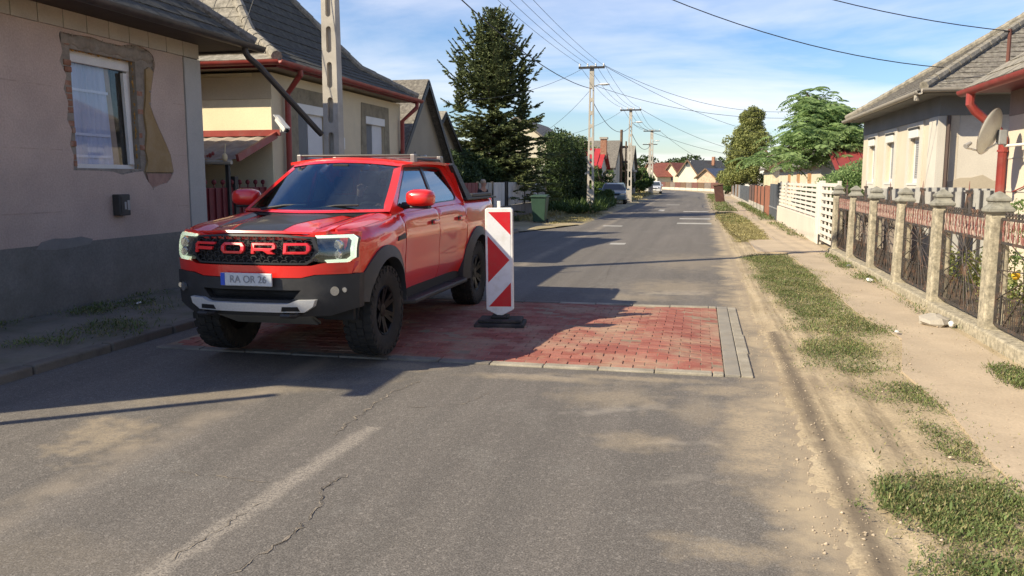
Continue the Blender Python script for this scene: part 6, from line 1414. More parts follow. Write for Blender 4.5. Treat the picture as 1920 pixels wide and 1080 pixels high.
# ============================================================ BEACON
bc = thing('traffic_beacon', 'red and white striped traffic beacon on a black rubber foot beside the pickup', 'traffic beacon', (-2.27, 9.25, 0))
BXc, BYc = -2.165, 8.98; BW, BZ0, BZ1 = .154, .215, 1.385
T = Matrix.Translation((BXc, BYc, 0)) @ Matrix.Rotation(.12, 4, 'Z') @ Matrix.Rotation(-.012, 4, 'Y')
wpl = M('white_plastic', (.78, .77, .74), .45, .05, 4, .1, 60, fine=0, dirt=(.45, .42, .37), da=.5, ds=9)
b = MB(); b.T = T
c_ = .02; out_ = [(-BW, BZ0 + .03), (-.03, BZ0 - .035), (.03, BZ0 - .035), (BW, BZ0 + .03), (BW, BZ1 - c_), (BW - c_, BZ1), (-BW + c_, BZ1), (-BW, BZ1 - c_)]
surf(b, out_, lambda x, z, o: Vector((x, -o, z)), .04, .08); body = b.build('blade_body', wpl, bc, bevel=.008)
b = MB(); b.T = T; b.box((-.018, -.018, BZ1), (.018, .018, BZ1 + .075)); b.build('top_stub', wpl, bc, bevel=.005)
b = MB(); b.T = T; b.box((-.028, -.025, .10), (.028, .025, BZ0 - .03)); b.build('foot_stem', wpl, bc, bevel=.005)
wf_ = M('white_reflective', (.72, .73, .75), .35, .04, 4, 0, fine=0, dirt=(.5, .47, .42), da=.4, ds=12); rf_ = M('red_reflective', (.58, .012, .02), .35, .06, 4, 0, fine=0, dirt=(.42, .06, .05), da=.4, ds=12)
px0, px1, pz0, pz1 = -.128, .128, BZ0 + .065, BZ1 - .045
def U(u, v): return (px0 + (px1 - px0) * u, pz1 - (pz1 - pz0) * v)
MBf = MB(); MBf.T = T; surf(MBf, [U(0, 0), U(1, 0), U(1, 1), U(0, 1)][::-1], lambda x, z, o: Vector((x, -.0405 - o, z)), .002, .002); face = MBf.build('face_film', wf_, bc)
for poly in ([(.04, 0), (1, 0), (1, .24)], [(0, .25), (.95, .505), (0, .745)], [(.02, 1), (1, .745), (1, 1)]):
    b = MB(); b.T = T; surf(b, [U(*p) for p in poly][::-1], lambda x, z, o: Vector((x, -.0428 - o, z)), .001, .001); b.build('red_stripe', rf_, face)
b = MB(); b.T = Matrix.Translation((BXc, BYc, 0)) @ Matrix.Rotation(.12, 4, 'Z')
for (x0, x1, y0, y1, z0, z1) in ((-.28, .28, -.20, .20, .045, .105), (-.24, .25, -.16, .16, .106, .145), (-.10, .10, -.09, .09, .146, .18)): b.box((x0, y0, z0), (x1, y1, z1))
b.build('rubber_foot', M('recycled_rubber', (.035, .034, .033), .9, .3, 8, .8, 50, dirt=(.11, .095, .08), da=.7, ds=6), bc, bevel=.02)
# ============================================================ POLES
def lattice_pole(x, y, H, label, w0=.30, w1=.17, d0=.20, arm=None, lamp=False, first_open=1.2, name='concrete_pole', step_=.62, sw=.42, recess=False):
    t = thing(name, label, 'utility pole', (x, y, 0), 'concrete utility poles along the left side')
    zs = [0.] ; z = first_open; opens = []
    while z < H - 1.0: opens.append((z, z + step_ * .74)); z += step_
    wz = lambda z: w0 + (w1 - w0) * z / H; dz = lambda z: d0 * (1 - .35 * z / H); tf = .30
    hw = lambda z: wz(z) * sw / 2
    def slot(a, c):
        L = []
        for k in range(7): t = PI * k / 6; L.append((math.cos(t) * hw(c), c - hw(c) + math.sin(t) * hw(c)))
        for k in range(7): t = PI + PI * k / 6; L.append((math.cos(t) * hw(a), a + hw(a) + math.sin(t) * hw(a)))
        return L
    b = MB(); surf(b, [(-w0 / 2, 0), (w0 / 2, 0), (w1 / 2, H), (-w1 / 2, H)], lambda a, z, o: (x + a, y - o * dz(z) / d0, z), d0 / 2, d0, [slot(a, c) for a, c in opens])
    sh = b.build('pole_shaft', concrete_light, t, fixn=True)
    if recess:
        for a, c in opens: q = MB(); q.box((x - hw(a) - .004, y - .03, a), (x + hw(a) + .004, y + .03, c)); q.build('slot_recess', concrete, sh)
    if arm:
        for (za, half) in arm:
            a_ = MB(); a_.bar((x - half, y - .12, za), (x + half, y - .12, za), .09, .10); ar = a_.build('crossarm', dark_metal, t)
            for k in np.linspace(-half + .05, half - .05, 4): MB().lathe([(.02, 0), (.045, .02), (.03, .06), (.045, .09), (.02, .14), (0, .15)], (x + k, y - .12, za + .05), 8).build('insulator', white_paint, ar, smooth=True)
    if lamp:
        zl = H - lamp
        MB().tube([(x, y, zl), (x + .3, y - .05, zl + .10), (x + .45, y - .05, zl + .12)], .025, 6).build('lamp_arm', galv, t)
        MB().ell((x + .62, y - .05, zl + .12), (.26, .09, .06), 12, 6).build('lamp_head', white_paint, t, smooth=True)
    return t
P0 = (-6.13, 13.3); P1 = (-5.2, 40.2); P2 = (-5.05, 61.); P3 = (-5.3, 92); P4 = (-6.6, 118); P5 = (-7.6, 100)
lattice_pole(*P0, 8.0, 'big concrete pole with slot openings in front of the cream house', .31, .20, .24, arm=[(7.7, .9)], first_open=.9, step_=.58, sw=.36, recess=True)
lattice_pole(*P1, 7.05, 'slotted concrete pole with crossarm and lamp beside the hedge and shrubs', .34, .20, .22, arm=[(6.95, .62)], lamp=1.0)
lattice_pole(*P2, 6.75, 'slotted concrete pole with lamp standing just past the teal grey parked car', .36, .20, .22, arm=[(6.62, .75)], lamp=1.1)
lattice_pole(*P3, 7.0, 'more distant slotted pole with crossarm and lamp beyond the grey house', .5, .3, .3, arm=[(6.85, .9)], lamp=1.3)
lattice_pole(-6.3, 106, 6.2, 'thin distant pole with crossarms just right of the third lamp pole', .4, .3, .3, arm=[(6.0, .9), (3.6, .7)])
lattice_pole(-10.2, 118, 6.0, 'farthest thin pole left of the third lamp pole', .4, .3, .3, arm=[(5.7, 1.2)])
tw = thing('double_pole', 'dark twin wooden pole with brackets left of the second lamp pole', 'utility pole', (-7.0, 74, 0))
for dx, h in ((0, 6.0), (.42, 5.0)): MB().tube([(-6.9 + dx, 74, 0), (-6.9 + dx, 74, h)], .12 - dx * .12, 8).build('pole_shaft', wood_brown, tw)
for z in (3.2, 4.5): MB().bar((-7.0, 74, z), (-6.3, 74, z), .1, .18).build('bracket', dark_metal, tw)
# ============================================================ WIRES
WA, SA, WB_, SB = 7.6, .62, 7.1, .70
def wire(p, q, sag, r, label, group='overhead wires', n=22):
    p = Vector(p); q = Vector(q); pts = []
    for i in range(n + 1):
        t = i / n; v = p.lerp(q, t); v.z -= sag * 4 * t * (1 - t); pts.append(v)
    b = MB().tube(pts, r * .72, 5); b.build('overhead_wire', wire_black, None, label=label, cat='wire', group=group)
ORD = ['leftmost', 'second from left', 'third from left', 'rightmost']
for k in range(4):
    o = -.55 + k * .37
    wire((P0[0] + o, P0[1] - .1, 7.85), (P1[0] + o * .9, P1[1] - .12, 7.08), .35, .010, ORD[k] + ' of four thin parallel wires running up from the first lamp pole overhead')
def wire1(p, q, sag, r, label): wire(p, q, sag, r, label, group='cables each on its own route')
wire1((P0[0] + .2, P0[1], 6.6), (P1[0], P1[1], 5.98), .62, .022, 'thick sagging black cable passing in front of the spruce top')
for k in range(4):
    o = -.6 + k * .4; wire((P1[0] + o, P1[1] - .12, 7.08), (P2[0] + o, P2[1] - .12, 6.8), .35, .012, ORD[k] + ' of four thin wires between the first and second lamp poles')
    wire((P2[0] + o, P2[1] - .12, 6.8), (P3[0] + o, P3[1] - .12, 7.0), .5, .016, ORD[k] + ' of four thin wires between the second and third lamp poles')
wire1((P1[0], P1[1], 5.5), (P2[0], P2[1], 5.5), .9, .022, 'thick low cable sagging between the first and second lamp poles')
wire1((P2[0], P2[1], 5.2), (P3[0], P3[1], 5.6), 1.0, .03, 'thick low cable sagging between the second and third lamp poles')
wire1((P1[0] + .6, P1[1], 7.05), (6.2, 47, 5.4), .9, .014, 'house drop wire from the first lamp pole towards the leafy tree')
wire1((P1[0] + .6, P1[1], 7.02), (4.3, 58, 4.6), .4, .014, 'house drop wire from the first lamp pole down to the thuja')
wire1((P1[0] + .2, P1[1], 6.1), (5.0, 42, 4.6), .5, .014, 'lower of the drop wires crossing the road to the leafy tree')
wire1((P2[0] + .7, P2[1], 6.7), (4.6, 76, 3.9), .5, .018, 'upper drop wire from the second lamp pole to the thuja')
wire1((P2[0] + .2, P2[1], 5.6), (4.6, 72, 3.4), .4, .018, 'lower drop wire from the second lamp pole to the thuja')
wire1((P3[0] + .9, P3[1], 6.8), (4.4, 118, 3.0), .8, .022, 'drop wire from the third lamp pole to the white gabled house')
wire1((P0[0] + .9, P0[1], WA), (5.6, 17.72, 4.46), SA, .013, 'upper drop wire running down to the rusty mast on the right roof')
wire1((P0[0] + .9, P0[1], WB_), (4.62, 18.2, 3.88), SB, .013, 'lower drop wire running down to the corner of the right roof')
wire1((P1[0] - .5, P1[1], 6.9), (-8.5, 30, 4.6), .3, .012, 'drop wire from the first lamp pole behind the spruce')
wire1((P1[0], P1[1], 6.0), (-9.5, 47, 4.0), .3, .012, 'drop wire from the first lamp pole to the vine house')
wire1((P2[0] - .6, P2[1], 6.6), (-10.5, 50, 4.2), .6, .014, 'drop wire from the second lamp pole to the vine house roof')
wire1((-7.15, 12.2, 3.95), (P0[0] - .2, P0[1], 7.8), .1, .009, 'left thin wire rising from the near gutter corner to the near pole top')
wire1((-7.6, 12.0, 4.1), (P0[0] - .9, P0[1] - .1, 7.7), .1, .009, 'second thin wire rising from the near roof to the pole crossarm')
wire1((-9.6, 17.2, 5.8), (P0[0] - .6, P0[1], 7.9), .05, .009, 'thin wire dropping onto the cream house roof')
# ============================================================ LEFT FAR FENCE, BIN, CARS
lf = thing('sheet_yard_fence', 'pale grey sheet gates above a low concrete wall below the spruce', 'fence', (-7.4, 32, 0))
palesheet = M('pale_grey_sheet', (.50, .50, .50), .55, .08, 2, .1)
b = MB(); b.box((-7.5, 25.2, 0), (-7.36, 40.2, .66)); b.build('base_wall', M('dark_cement', (.20, .19, .18), .9), lf)
for ya_, yb__, m_ in ((25.3, 27.4, dark_red), (27.5, 29.4, galv), (29.5, 31.4, palesheet), (31.9, 35.0, palesheet), (35.1, 38.0, palesheet), (38.1, 40.0, galv)):  # grey sections paint in the shaded sheets, pale ones the sunlit sheets
    n = int((yb__ - ya_) / .25)
    for k in range(n): b = MB(); y = ya_ + k * (yb__ - ya_) / n; b.box((-7.42 + .008 * (k % 2), y, .68), (-7.40 + .008 * (k % 2), y + (yb__ - ya_) / n - .006, 1.58 - (.05 if y > 35 else 0))); b.build('sheet_board', m_, lf)
for y in (25.2, 27.42, 29.42, 31.5, 31.8, 35.02, 38.02, 40.1): b = MB(); b.box((-7.46, y, 0), (-7.37, y + .10, 1.62)); b.build('post', dark_metal, lf)
bn = thing('wheelie_bin', 'dark green wheelie bin standing in front of the pale sheet fence', 'wheelie bin', (-5.95, 31.1, 0))
gbin = M('green_bin_plastic', (.035, .075, .05), .5, .1, 3, .05)
b = MB(); X, Y = -5.95, 31.1; b.add([(X - .22, Y - .24, .10), (X + .22, Y - .24, .10), (X + .22, Y + .24, .10), (X - .22, Y + .24, .10), (X - .29, Y - .34, 1.02), (X + .29, Y - .34, 1.02), (X + .29, Y + .34, 1.02), (X - .29, Y + .34, 1.02)], [(3, 2, 1, 0), (4, 5, 6, 7), (0, 1, 5, 4), (1, 2, 6, 5), (2, 3, 7, 6), (3, 0, 4, 7)]); b.build('bin_body', gbin, bn, bevel=.02)
b = MB(); b.box((X - .33, Y - .38, 1.022), (X + .33, Y + .38, 1.06)); b.slab([(X - .30, Y - .34, 1.06), (X + .30, Y - .34, 1.06), (X + .30, Y + .34, 1.10), (X - .30, Y + .34, 1.10)], (0, 0, .02)); b.build('bin_lid', gbin, bn, bevel=.01)
for s_ in (-1, 1): MB().lathe([(.10, -.025), (.10, .025)], (X + s_ * .25, Y + .22, .10), 14, 'x').build('bin_wheel', rubber, bn)
def small_car(label, loc, rz, col, L=4.2, name='parked_car', est=True):
    c = thing(name, label, 'car', (0, 0, 0)); pm = N(name + '_paint'); pm.set(col=col, rough=.3, coat=.8, metal=.2); pm = pm.m
    pr = [(-2.08, .35), (-2.12, .62), (-1.98, .80), (-1.15, .94), (-.55, 1.34), (-.2, 1.42), (.9, 1.42), (1.45, 1.30), (1.95, 1.00), (2.10, .92), (2.12, .45), (2.05, .30)]
    low = [(-2.08, .30), (-2.12, .62), (-1.98, .80), (-1.15, .95), (1.98, .98), (2.10, .90), (2.12, .45), (2.05, .28)]
    W_ = .84
    b = MB(); surf(b, low, lambda y, z, o: (0, y, z), 0, 0.001) if False else None
    for part, prof, half, m_ in (('body', low, W_, pm),):
        b = MB(); n = len(prof)
        for s_ in (-1, 1): b.add([(s_ * half * (1 if z < .9 else .95), y, z) for y, z in prof], [tuple(range(n)) if s_ < 0 else tuple(range(n - 1, -1, -1))])
        vs = [(s_ * half * (1 if z < .9 else .95), y, z) for s_ in (-1, 1) for y, z in prof]; b.add(vs, [(i, (i + 1) % n, n + (i + 1) % n, n + i) for i in range(n)]); b.build(part, m_, c, fixn=True, bevel=.06, seg=3, smooth=True)
    cab = [(-1.15, .95), (-.55, 1.34), (-.2, 1.41), (.9, 1.42), (1.40, 1.32), (1.85, .98)]
    b = MB(); vs = [(s_ * (W_ * .94 - (z - .95) * .38), y, z) for s_ in (-1, 1) for y, z in cab]; n = len(cab)
    b.add(vs, [(1, 2, n + 2, n + 1), (2, 3, n + 3, n + 2), (3, 4, n + 4, n + 3)]); b.slab([(-.62, -.2, 1.40), (.62, -.2, 1.40), (.62, 1.0, 1.41), (-.62, 1.0, 1.41)], (0, 0, .03)); b.build('roof', pm, c, smooth=True)
    g = MB(); g.add(vs, [(0, 1, n + 1, n), (4, 5, n + 5, n + 4)]); g.add(vs[:n], [tuple(range(n))]); g.add(vs[n:], [tuple(range(n - 1, -1, -1))]); g.build('windows', M('car_glass_dark', (.03, .04, .05), .06, .05, 2, 0, fine=0, spec=.6), c)
    for s_ in (-1, 1):
        b = MB()
        for (a0, a1) in (((-1.15, .95), (-.55, 1.34)), ((.25, .96), (.25, 1.40)), ((1.40, 1.32), (1.85, .98))):
            q_ = lambda p: (s_ * (W_ * .945 - (p[1] - .95) * .38), p[0], p[1]); b.bar(q_(a0), q_(a1), .05, .05)
        b.build('pillars', pm, c)
        b = MB(); b.box((s_ * .62 - .17, -2.13, .62), (s_ * .62 + .17, -2.03, .76)); b.build('headlight', projector, c, bevel=.02)
        b = MB(); b.box((s_ * .66 - .12, 2.05, .70), (s_ * .66 + .12, 2.14, .88)); b.build('tail_lamp', redsheet, c, bevel=.02)
        b = MB(); b.ell((s_ * .95, -.75, .98), (.10, .06, .07), 10, 6); b.build('mirror', pm, c, smooth=True)
        for y in (-1.30, 1.28):
            w = MB().lathe([(.0, -.10), (.29, -.10), (.31, -.06), (.31, .06), (.29, .10), (0, .10)], (s_ * .74, y, .31), 20, 'x').build('wheel', rubber, c, smooth=True); MB().lathe([(0, 0), (.19, 0), (.19, .01), (0, .012)], (s_ * (.742 + .1) if s_ > 0 else -.855, y, .31), 14, 'x').build('hub_cap', projector, w)
    b = MB(); b.box((-.26, -2.15, .42), (.26, -2.12, .53)); b.build('number_plate', white_paint, c)
    b = MB(); b.box((-.5, -2.135, .60), (.42, -2.10, .72)); b.build('car_grille', black_plastic, c)
    c.location = loc; c.rotation_euler = (0, 0, rz); return c
small_car('teal grey parked car in the shade behind the roadside shrubs', (-5.75, 57.2, .04), .06, (.14, .19, .21))
small_car('white parked car farther down the left side of the street', (-5.2, 97, .04), 0, (.72, .72, .72), name='parked_car')
# ============================================================ VEGETATION
def leafquads(C, D, L, Wd, r, droop=0.):
    """C centres, D unit directions, L lengths, Wd widths -> rhombus leaves"""
    n = len(C); U = np.cross(D, r.normal(size=(n, 3))); U /= np.linalg.norm(U, axis=1)[:, None] + 1e-9
    L = L[:, None]; Wd = Wd[:, None]
    V = np.stack([C - D * L * .5, C + U * Wd * .5, C + D * L * .5, C - U * Wd * .5], 1).reshape(-1, 3)
    return V, np.arange(4 * n).reshape(-1, 4)
def rdir(r, n):
    d = r.normal(size=(n, 3)); return d / np.linalg.norm(d, axis=1)[:, None]
spruce_g = leafmat('spruce_needles', (.05, .07, .026), (.15, .175, .07), .08, .7)
hedge_g = leafmat('dark_hedge_leaf', (.018, .032, .010), (.05, .08, .022), .12)
shrub_g = leafmat('shrub_leaf', (.035, .065, .014), (.10, .15, .04), .25)
thuja_g = leafmat('thuja_leaf', (.10, .13, .04), (.26, .27, .09), .25)
sumac_g = leafmat('feathery_leaf', (.10, .18, .06), (.28, .38, .15), .5)
bark = M('bark', (.12, .09, .065), .95, .3, 6, .7, 40)
def spruce(x, y, H, Rb, label, seed=1):
    t = thing('spruce_tree', label, 'tree', (x, y, 0)); r = np.random.default_rng(seed); rr_ = random.Random(seed)
    b = MB(); b.tube([(x, y, 0), (x, y, H * .5), (x, y, H * .98)], [.17, .10, .015], 8); br = MB(); tip = []
    z = .9; Cs, Ds, Ls, Ws = [], [], [], []
    def sprays(P, Q, wid, n):
        P = np.array(P); Q = np.array(Q); d = Q - P; l = np.linalg.norm(d); d /= l
        k = max(3, int(l / .0155 * n)); tt = r.random(k) ** .8; side = np.cross(d, [0, 0, 1]); side /= np.linalg.norm(side) + 1e-9
        sg = r.choice([-1, 1], k)[:, None]; w = wid * (1 - tt * .75)[:, None] * r.uniform(.3, 1, (k, 1))
        D = d * .75 + side * sg * r.uniform(.3, .9, (k, 1)) + np.array([0, 0, 1]) * r.uniform(-.55, .25, (k, 1)); D /= np.linalg.norm(D, axis=1)[:, None]
        C = P + d * l * tt[:, None] + D * w * .5
        Cs.append(C); Ds.append(D); Ls.append(w[:, 0] + .05); Ws.append(r.uniform(.03, .065, k))
    X0, H0, Rb0 = x, H, Rb
    for (x, H, Rb, z) in ((X0, H0, Rb0, 1.0), (X0 - 1.45, H0 * .80, .55, H0 * .52), (X0 + 1.30, H0 * .78, .55, H0 * .48)):
        while z < H * .985:
            f = 1 - z / H; Lb = Rb * (f ** .76) * 1; nb_ = 12 if f > .25 else 8
            a0 = rr_.random() * 6.28
            for k in range(nb_):
                a = a0 + 2 * PI * k / nb_ + rr_.uniform(-.3, .3); L = Lb * rr_.uniform(.55, 1.25) + .06; up = .25 + (1 - f) * .9 if f < .5 else rr_.uniform(-.15, .28)
                pts = []
                for i in range(6):
                    s_ = i / 5; dz = L * (up * s_ - .42 * s_ * s_ * f + .26 * s_ ** 3); pts.append((x + math.cos(a) * L * s_, y + math.sin(a) * L * s_, z + dz))
                br.tube(pts, [.03 * f + .008] * 3 + [.012, .008, .004], 5)
                for i in range(5):
                    sprays(pts[i], pts[i + 1], .30 * (.5 + f), 1.5)
                    if i > 0 and L > .5:
                        for sg in (-1, 1):
                            aa = a + sg * rr_.uniform(.5, .95); l2 = L * .42 * (1 - i / 6) * rr_.uniform(.6, 1.2); q = (pts[i][0] + math.cos(aa) * l2, pts[i][1] + math.sin(aa) * l2, pts[i][2] + l2 * rr_.uniform(-.30, .25)); sprays(pts[i], q, .24, 1.6)
            z += .19 + .07 * f
        sprays((x, y, H * .9), (x, y, H * 1.01), .18, 4)
    x, H = X0, H0
    C = np.concatenate(Cs); D = np.concatenate(Ds); V, F = leafquads(C, D, np.concatenate(Ls), np.concatenate(Ws), r)
    b.build('trunk', bark, t); br.build('limbs', bark, t, kind='stuff'); arr_obj('crown', V, F, spruce_g, t); return t
spruce(-8.75, 35, 8.75, 3.45, 'tall dark spruce with loose branches behind the pale sheet fence', 5)
def crown(clumps, nl, size, mat, parent, seed, name='crown', shell=.55, aspect=.55, up=0):
    """clumps: (x,y,z,rx,ry,rz)"""
    r = np.random.default_rng(seed); Cs = []
    tot = sum(c[3] * c[4] * c[5] for c in clumps) ** 1
    for c in clumps:
        n = int(nl * c[3] * c[4] * c[5] / tot) + 8; d = rdir(r, n); rad = (shell + (1 - shell) * r.random(n) ** .6)[:, None]
        bumps = 1 + .22 * vnoise(d[:, 0] * 3 + c[0], d[:, 1] * 3 + d[:, 2] * 4, seed)[:, None]
        Cs.append(np.array(c[:3]) + d * rad * bumps * np.array(c[3:6]))
    C = np.concatenate(Cs); n = len(C); D = rdir(r, n) + np.array([0, 0, up]); D /= np.linalg.norm(D, axis=1)[:, None]
    V, F = leafquads(C, D, size * r.uniform(.6, 1.5, n), size * aspect * r.uniform(.6, 1.3, n), r)
    return arr_obj(name, V, F, mat, parent)
def clump_cloud(cx_, cy_, cz_, rx, ry, rz, n, rs, seed):
    r = random.Random(seed); out_ = []
    for i in range(n):
        while True:
            p = [r.uniform(-1, 1) for _ in range(3)]
            if .25 < sum(q * q for q in p) < 1: break
        s_ = rs * r.uniform(.6, 1.3); out_.append((cx_ + p[0] * rx, cy_ + p[1] * ry, cz_ + p[2] * rz, s_, s_, s_ * .8))
    return out_
def bush(name, label, x, y, rx, ry, h, nl, size, mat, seed, cat='shrub', n=16, z0=.1, trunk=True, group=None):
    t = thing(name, label, cat, (x, y, 0), group); r = random.Random(seed)
    b = MB()
    for k in range(5): b.tube([(x + r.uniform(-.1, .1), y + r.uniform(-.1, .1), 0), (x + r.uniform(-.4, .4) * rx, y + r.uniform(-.4, .4) * ry, h * .5), (x + r.uniform(-.7, .7) * rx, y + r.uniform(-.7, .7) * ry, h * .85)], [.05, .03, .01], 5)
    b.build('stems', bark, t)
    crown(clump_cloud(x, y, z0 + (h - z0) / 2, rx * .8, ry * .8, (h - z0) * .42, n, min(rx, ry, h / 2) * .5, seed), nl, size, mat, t, seed, 'foliage'); return t
# dark ivy and hedge mass right of the spruce
t = thing('ivy_hedge', 'tall dark ivy covered hedge between the spruce and the first lamp pole', 'hedge', (-7.2, 45, 0))
MB().tube([(-7.4, 45, 0), (-7.4, 45, 2)], .08, 6).build('stem', bark, t)
cl = [(-7.3 + .3 * math.sin(k), 41.0 + k * .85, zz_, .75, .8, .7) for k in range(12) for zz_ in (.6, 1.5, 2.5, 3.3 + .3 * math.sin(k * 1.7))]
crown(cl, 42000, .13, hedge_g, t, 8)
t = thing('dark_shrub_bank', 'dark shrub bank at the right end of the pale sheet fence under the spruce', 'hedge', (-7.6, 40, 0)); MB().tube([(-7.6, 40, 0), (-7.6, 40, 1.2)], .06, 6).build('stem', bark, t)
crown([(-8.9 + .3 * math.sin(k * 2), 26.5 + k * .95, 1.75 + .35 * math.sin(k * 1.3), .7, .8, .75) for k in range(17)], 30000, .12, hedge_g, t, 9)
bush('leafy_tree', 'round green tree crown rising behind the vine house', -12.5, 66, 3.6, 3, 5.4, 14000, .24, shrub_g, 10, 'tree')
bush('leafy_tree', 'paler olive tree crown just left of the red roof', -11.5, 72, 2.8, 3, 5.6, 12000, .24, thuja_g, 11, 'tree')
bush('roadside_shrub', 'spreading green shrub behind the first lamp pole', -7.4, 52, 1.1, 2.6, 3.3, 16000, .13, shrub_g, 12)
bush('roadside_shrub', 'light green shrub arching over the teal grey car', -7.2, 59.5, 1.3, 2.4, 3.2, 13000, .15, shrub_g, 13)
bush('roadside_shrub', 'dark shrub at the foot of the hedge by the verge', -6.6, 47.5, .7, 2.2, 1.5, 9000, .11, hedge_g, 14)
bush('roadside_shrub', 'green shrub beside the low grey house porch', -6.4, 89, 1.2, 3.5, 3.2, 9000, .22, shrub_g, 15)
bush('roadside_shrub', 'tall narrow dark shrub between the grey houses', -6.8, 79, .9, 1.2, 4.2, 8000, .2, hedge_g, 16)
bush('roadside_shrub', 'small green shrub left of the white parked car', -7.0, 101, 1.6, 3.5, 2.8, 7000, .25, shrub_g, 17)
t_ = thing('far_treeline', 'distant dark line of tree tops above the far white house', 'trees', (-20, 240, 0)); MB().tube([(-20, 240, 0), (-20, 240, 3)], .3, 6).build('trunk', bark, t_)
crown([(-45 + k * 4.2, 240 + 5 * math.sin(k), 5 + 1.2 * math.sin(k * 2.1), 3.5, 3, 2.6) for k in range(24)], 12000, .9, hedge_g, t_, 18)
weeds('grass_patch', [(-7.2, 52), (-5.2, 52), (-4.8, 40.5), (-5.0, 38.5), (-7.2, 38.5)], 260, .55, .03, shrub_g, .2, .05, 60, clump=.4)
weeds('grass_patch', [(-7.3, 38.5), (-6.2, 38.5), (-6.0, 31.5), (-7.3, 31.5)], 220, .2, .02, grass_b, .2, .05, 61, clump=.4)
weeds('grass_patch', [(-7.5, 95), (-5.3, 95), (-4.9, 62), (-7.5, 62)], 70, .25, .05, grass_b, .3, .05, 62, clump=.5)
# dry pale plant by the pickup's rear
bush('dry_plant', 'small dry plant with pale yellow leaves left of the sheet fence', -8.15, 24.9, .35, .35, 2.6, 700, .07, M('dry_leaf', (.5, .38, .2), .9), 19, n=9, z0=1.5)
bush('roadside_shrub', 'low weedy green shrub in front of the teal grey parked car', -5.75, 51.5, .6, 1.3, 1.1, 5000, .09, shrub_g, 51)
# right hand trees
t = thing('thuja_tree', 'tall narrow olive green evergreen on the right beyond the dark panel fence', 'tree', (4.7, 78, 0))
MB().tube([(4.7, 78, 0), (4.75, 78, 4), (4.7, 78, 7.5)], [.28, .2, .06], 8).build('trunk', bark, t)
cl = []
rq = random.Random(3)
for k in range(150):
    z = 1.6 + 6.0 * (k / 150) ** 1.15; f = (z - 1.6) / 6.0; R_ = (2.35 * (1 - f) ** .5 + .35) * (.75 + .3 * math.sin(z * 1.7)); a = rq.random() * 6.28; q = rq.uniform(.3, 1)
    cl.append((3.95 - .35 * (1 - f) + .45 * f + R_ * q * math.cos(a), 78 + R_ * q * math.sin(a), z, random.uniform(.45, .75), .6, .55))
crown(cl, 46000, .19, thuja_g, t, 21, up=.6)
t = thing('feathery_tree', 'wide feathery leaved tree leaning over the white fence left of the three window house', 'tree', (5.1, 33, 0))
b = MB(); tb = random.Random(9); tips = []
base = Vector((5.5, 33.5, 0)); fork = Vector((4.75, 33.2, 2.85)); b.tube([base, (5.45, 33.4, 1.4), fork], [.16, .13, .11], 8)
for k in range(36):
    a = 2.4 * k + tb.uniform(-.2, .2); el = tb.uniform(-.1, 1.3); L = tb.uniform(1.1, 2.4) * (1.15 if math.cos(a) < 0 else .85)
    d_ = Vector((math.cos(a) * math.cos(el) - .12, math.sin(a) * math.cos(el), math.sin(el))); m_ = fork + d_ * L * .55; e_ = fork + d_ * L + Vector((0, 0, -.25 * L * math.cos(el)))
    b.tube([fork, m_, e_], [.06, .04, .015], 6)
    for j in range(5):
        q = m_.lerp(e_, tb.random() * 1.0); tips.append(q); a2 = tb.random() * 6.28; e2 = q + Vector((math.cos(a2), math.sin(a2), .35)) * tb.uniform(.25, .7); b.tube([q, e2], [.014, .006], 4); tips.append(e2)
b.build('trunk', bark, t)
rn = np.random.default_rng(4); Cs = []; Ds = []; Ls = []; Ws = []
for p in tips:
    for k in range(4):
        a = rn.uniform(0, 6.28); L = rn.uniform(.7, 1.15); el = rn.uniform(.0, .7); h = np.array([math.cos(a) * math.cos(el), math.sin(a) * math.cos(el), math.sin(el)]); side = np.array([-math.sin(a), math.cos(a), 0])
        m = 13
        for i in range(1, m):
            s_ = i / m; c = np.array(p) + h * L * s_ + np.array([0, 0, -.6 * L * s_ * s_]); lw = .24 * math.sin(PI * min(1, s_ + .12)) + .04
            tang = h + np.array([0, 0, -1.5 * s_]); tang /= np.linalg.norm(tang)
            for sg in (-1, 1):
                d_ = side * sg * .9 + tang * .4 + np.array([0, 0, -.25]); d_ /= np.linalg.norm(d_); Cs.append(c + d_ * lw * .5); Ds.append(d_); Ls.append(lw); Ws.append(.055)
V, F = leafquads(np.array(Cs), np.array(Ds), np.array(Ls), np.array(Ws), rn); arr_obj('crown', V, F, sumac_g, t)
bush('garden_shrub', 'dark green shrubs showing above the white lattice gate', 4.7, 27.9, .9, 1.6, 2.15, 9000, .09, sumac_g, 31)
bush('garden_shrub', 'low green shrub behind the white slats of the lattice gate', 3.65, 22.3, .5, 2.1, 1.75, 12000, .09, hedge_g, 32)
bush('garden_shrub', 'dark shrubs added to darken the gaps of the white slatted fence', 3.75, 29.5, .45, 4.8, 1.55, 14000, .12, hedge_g, 34, n=40)  # invented dark backing that darkens the gaps between the slats
bush('street_shrub', 'small green shrub by the far white gable left of the thuja', 2.9, 96, .8, 2.5, 1.8, 3000, .2, shrub_g, 33)
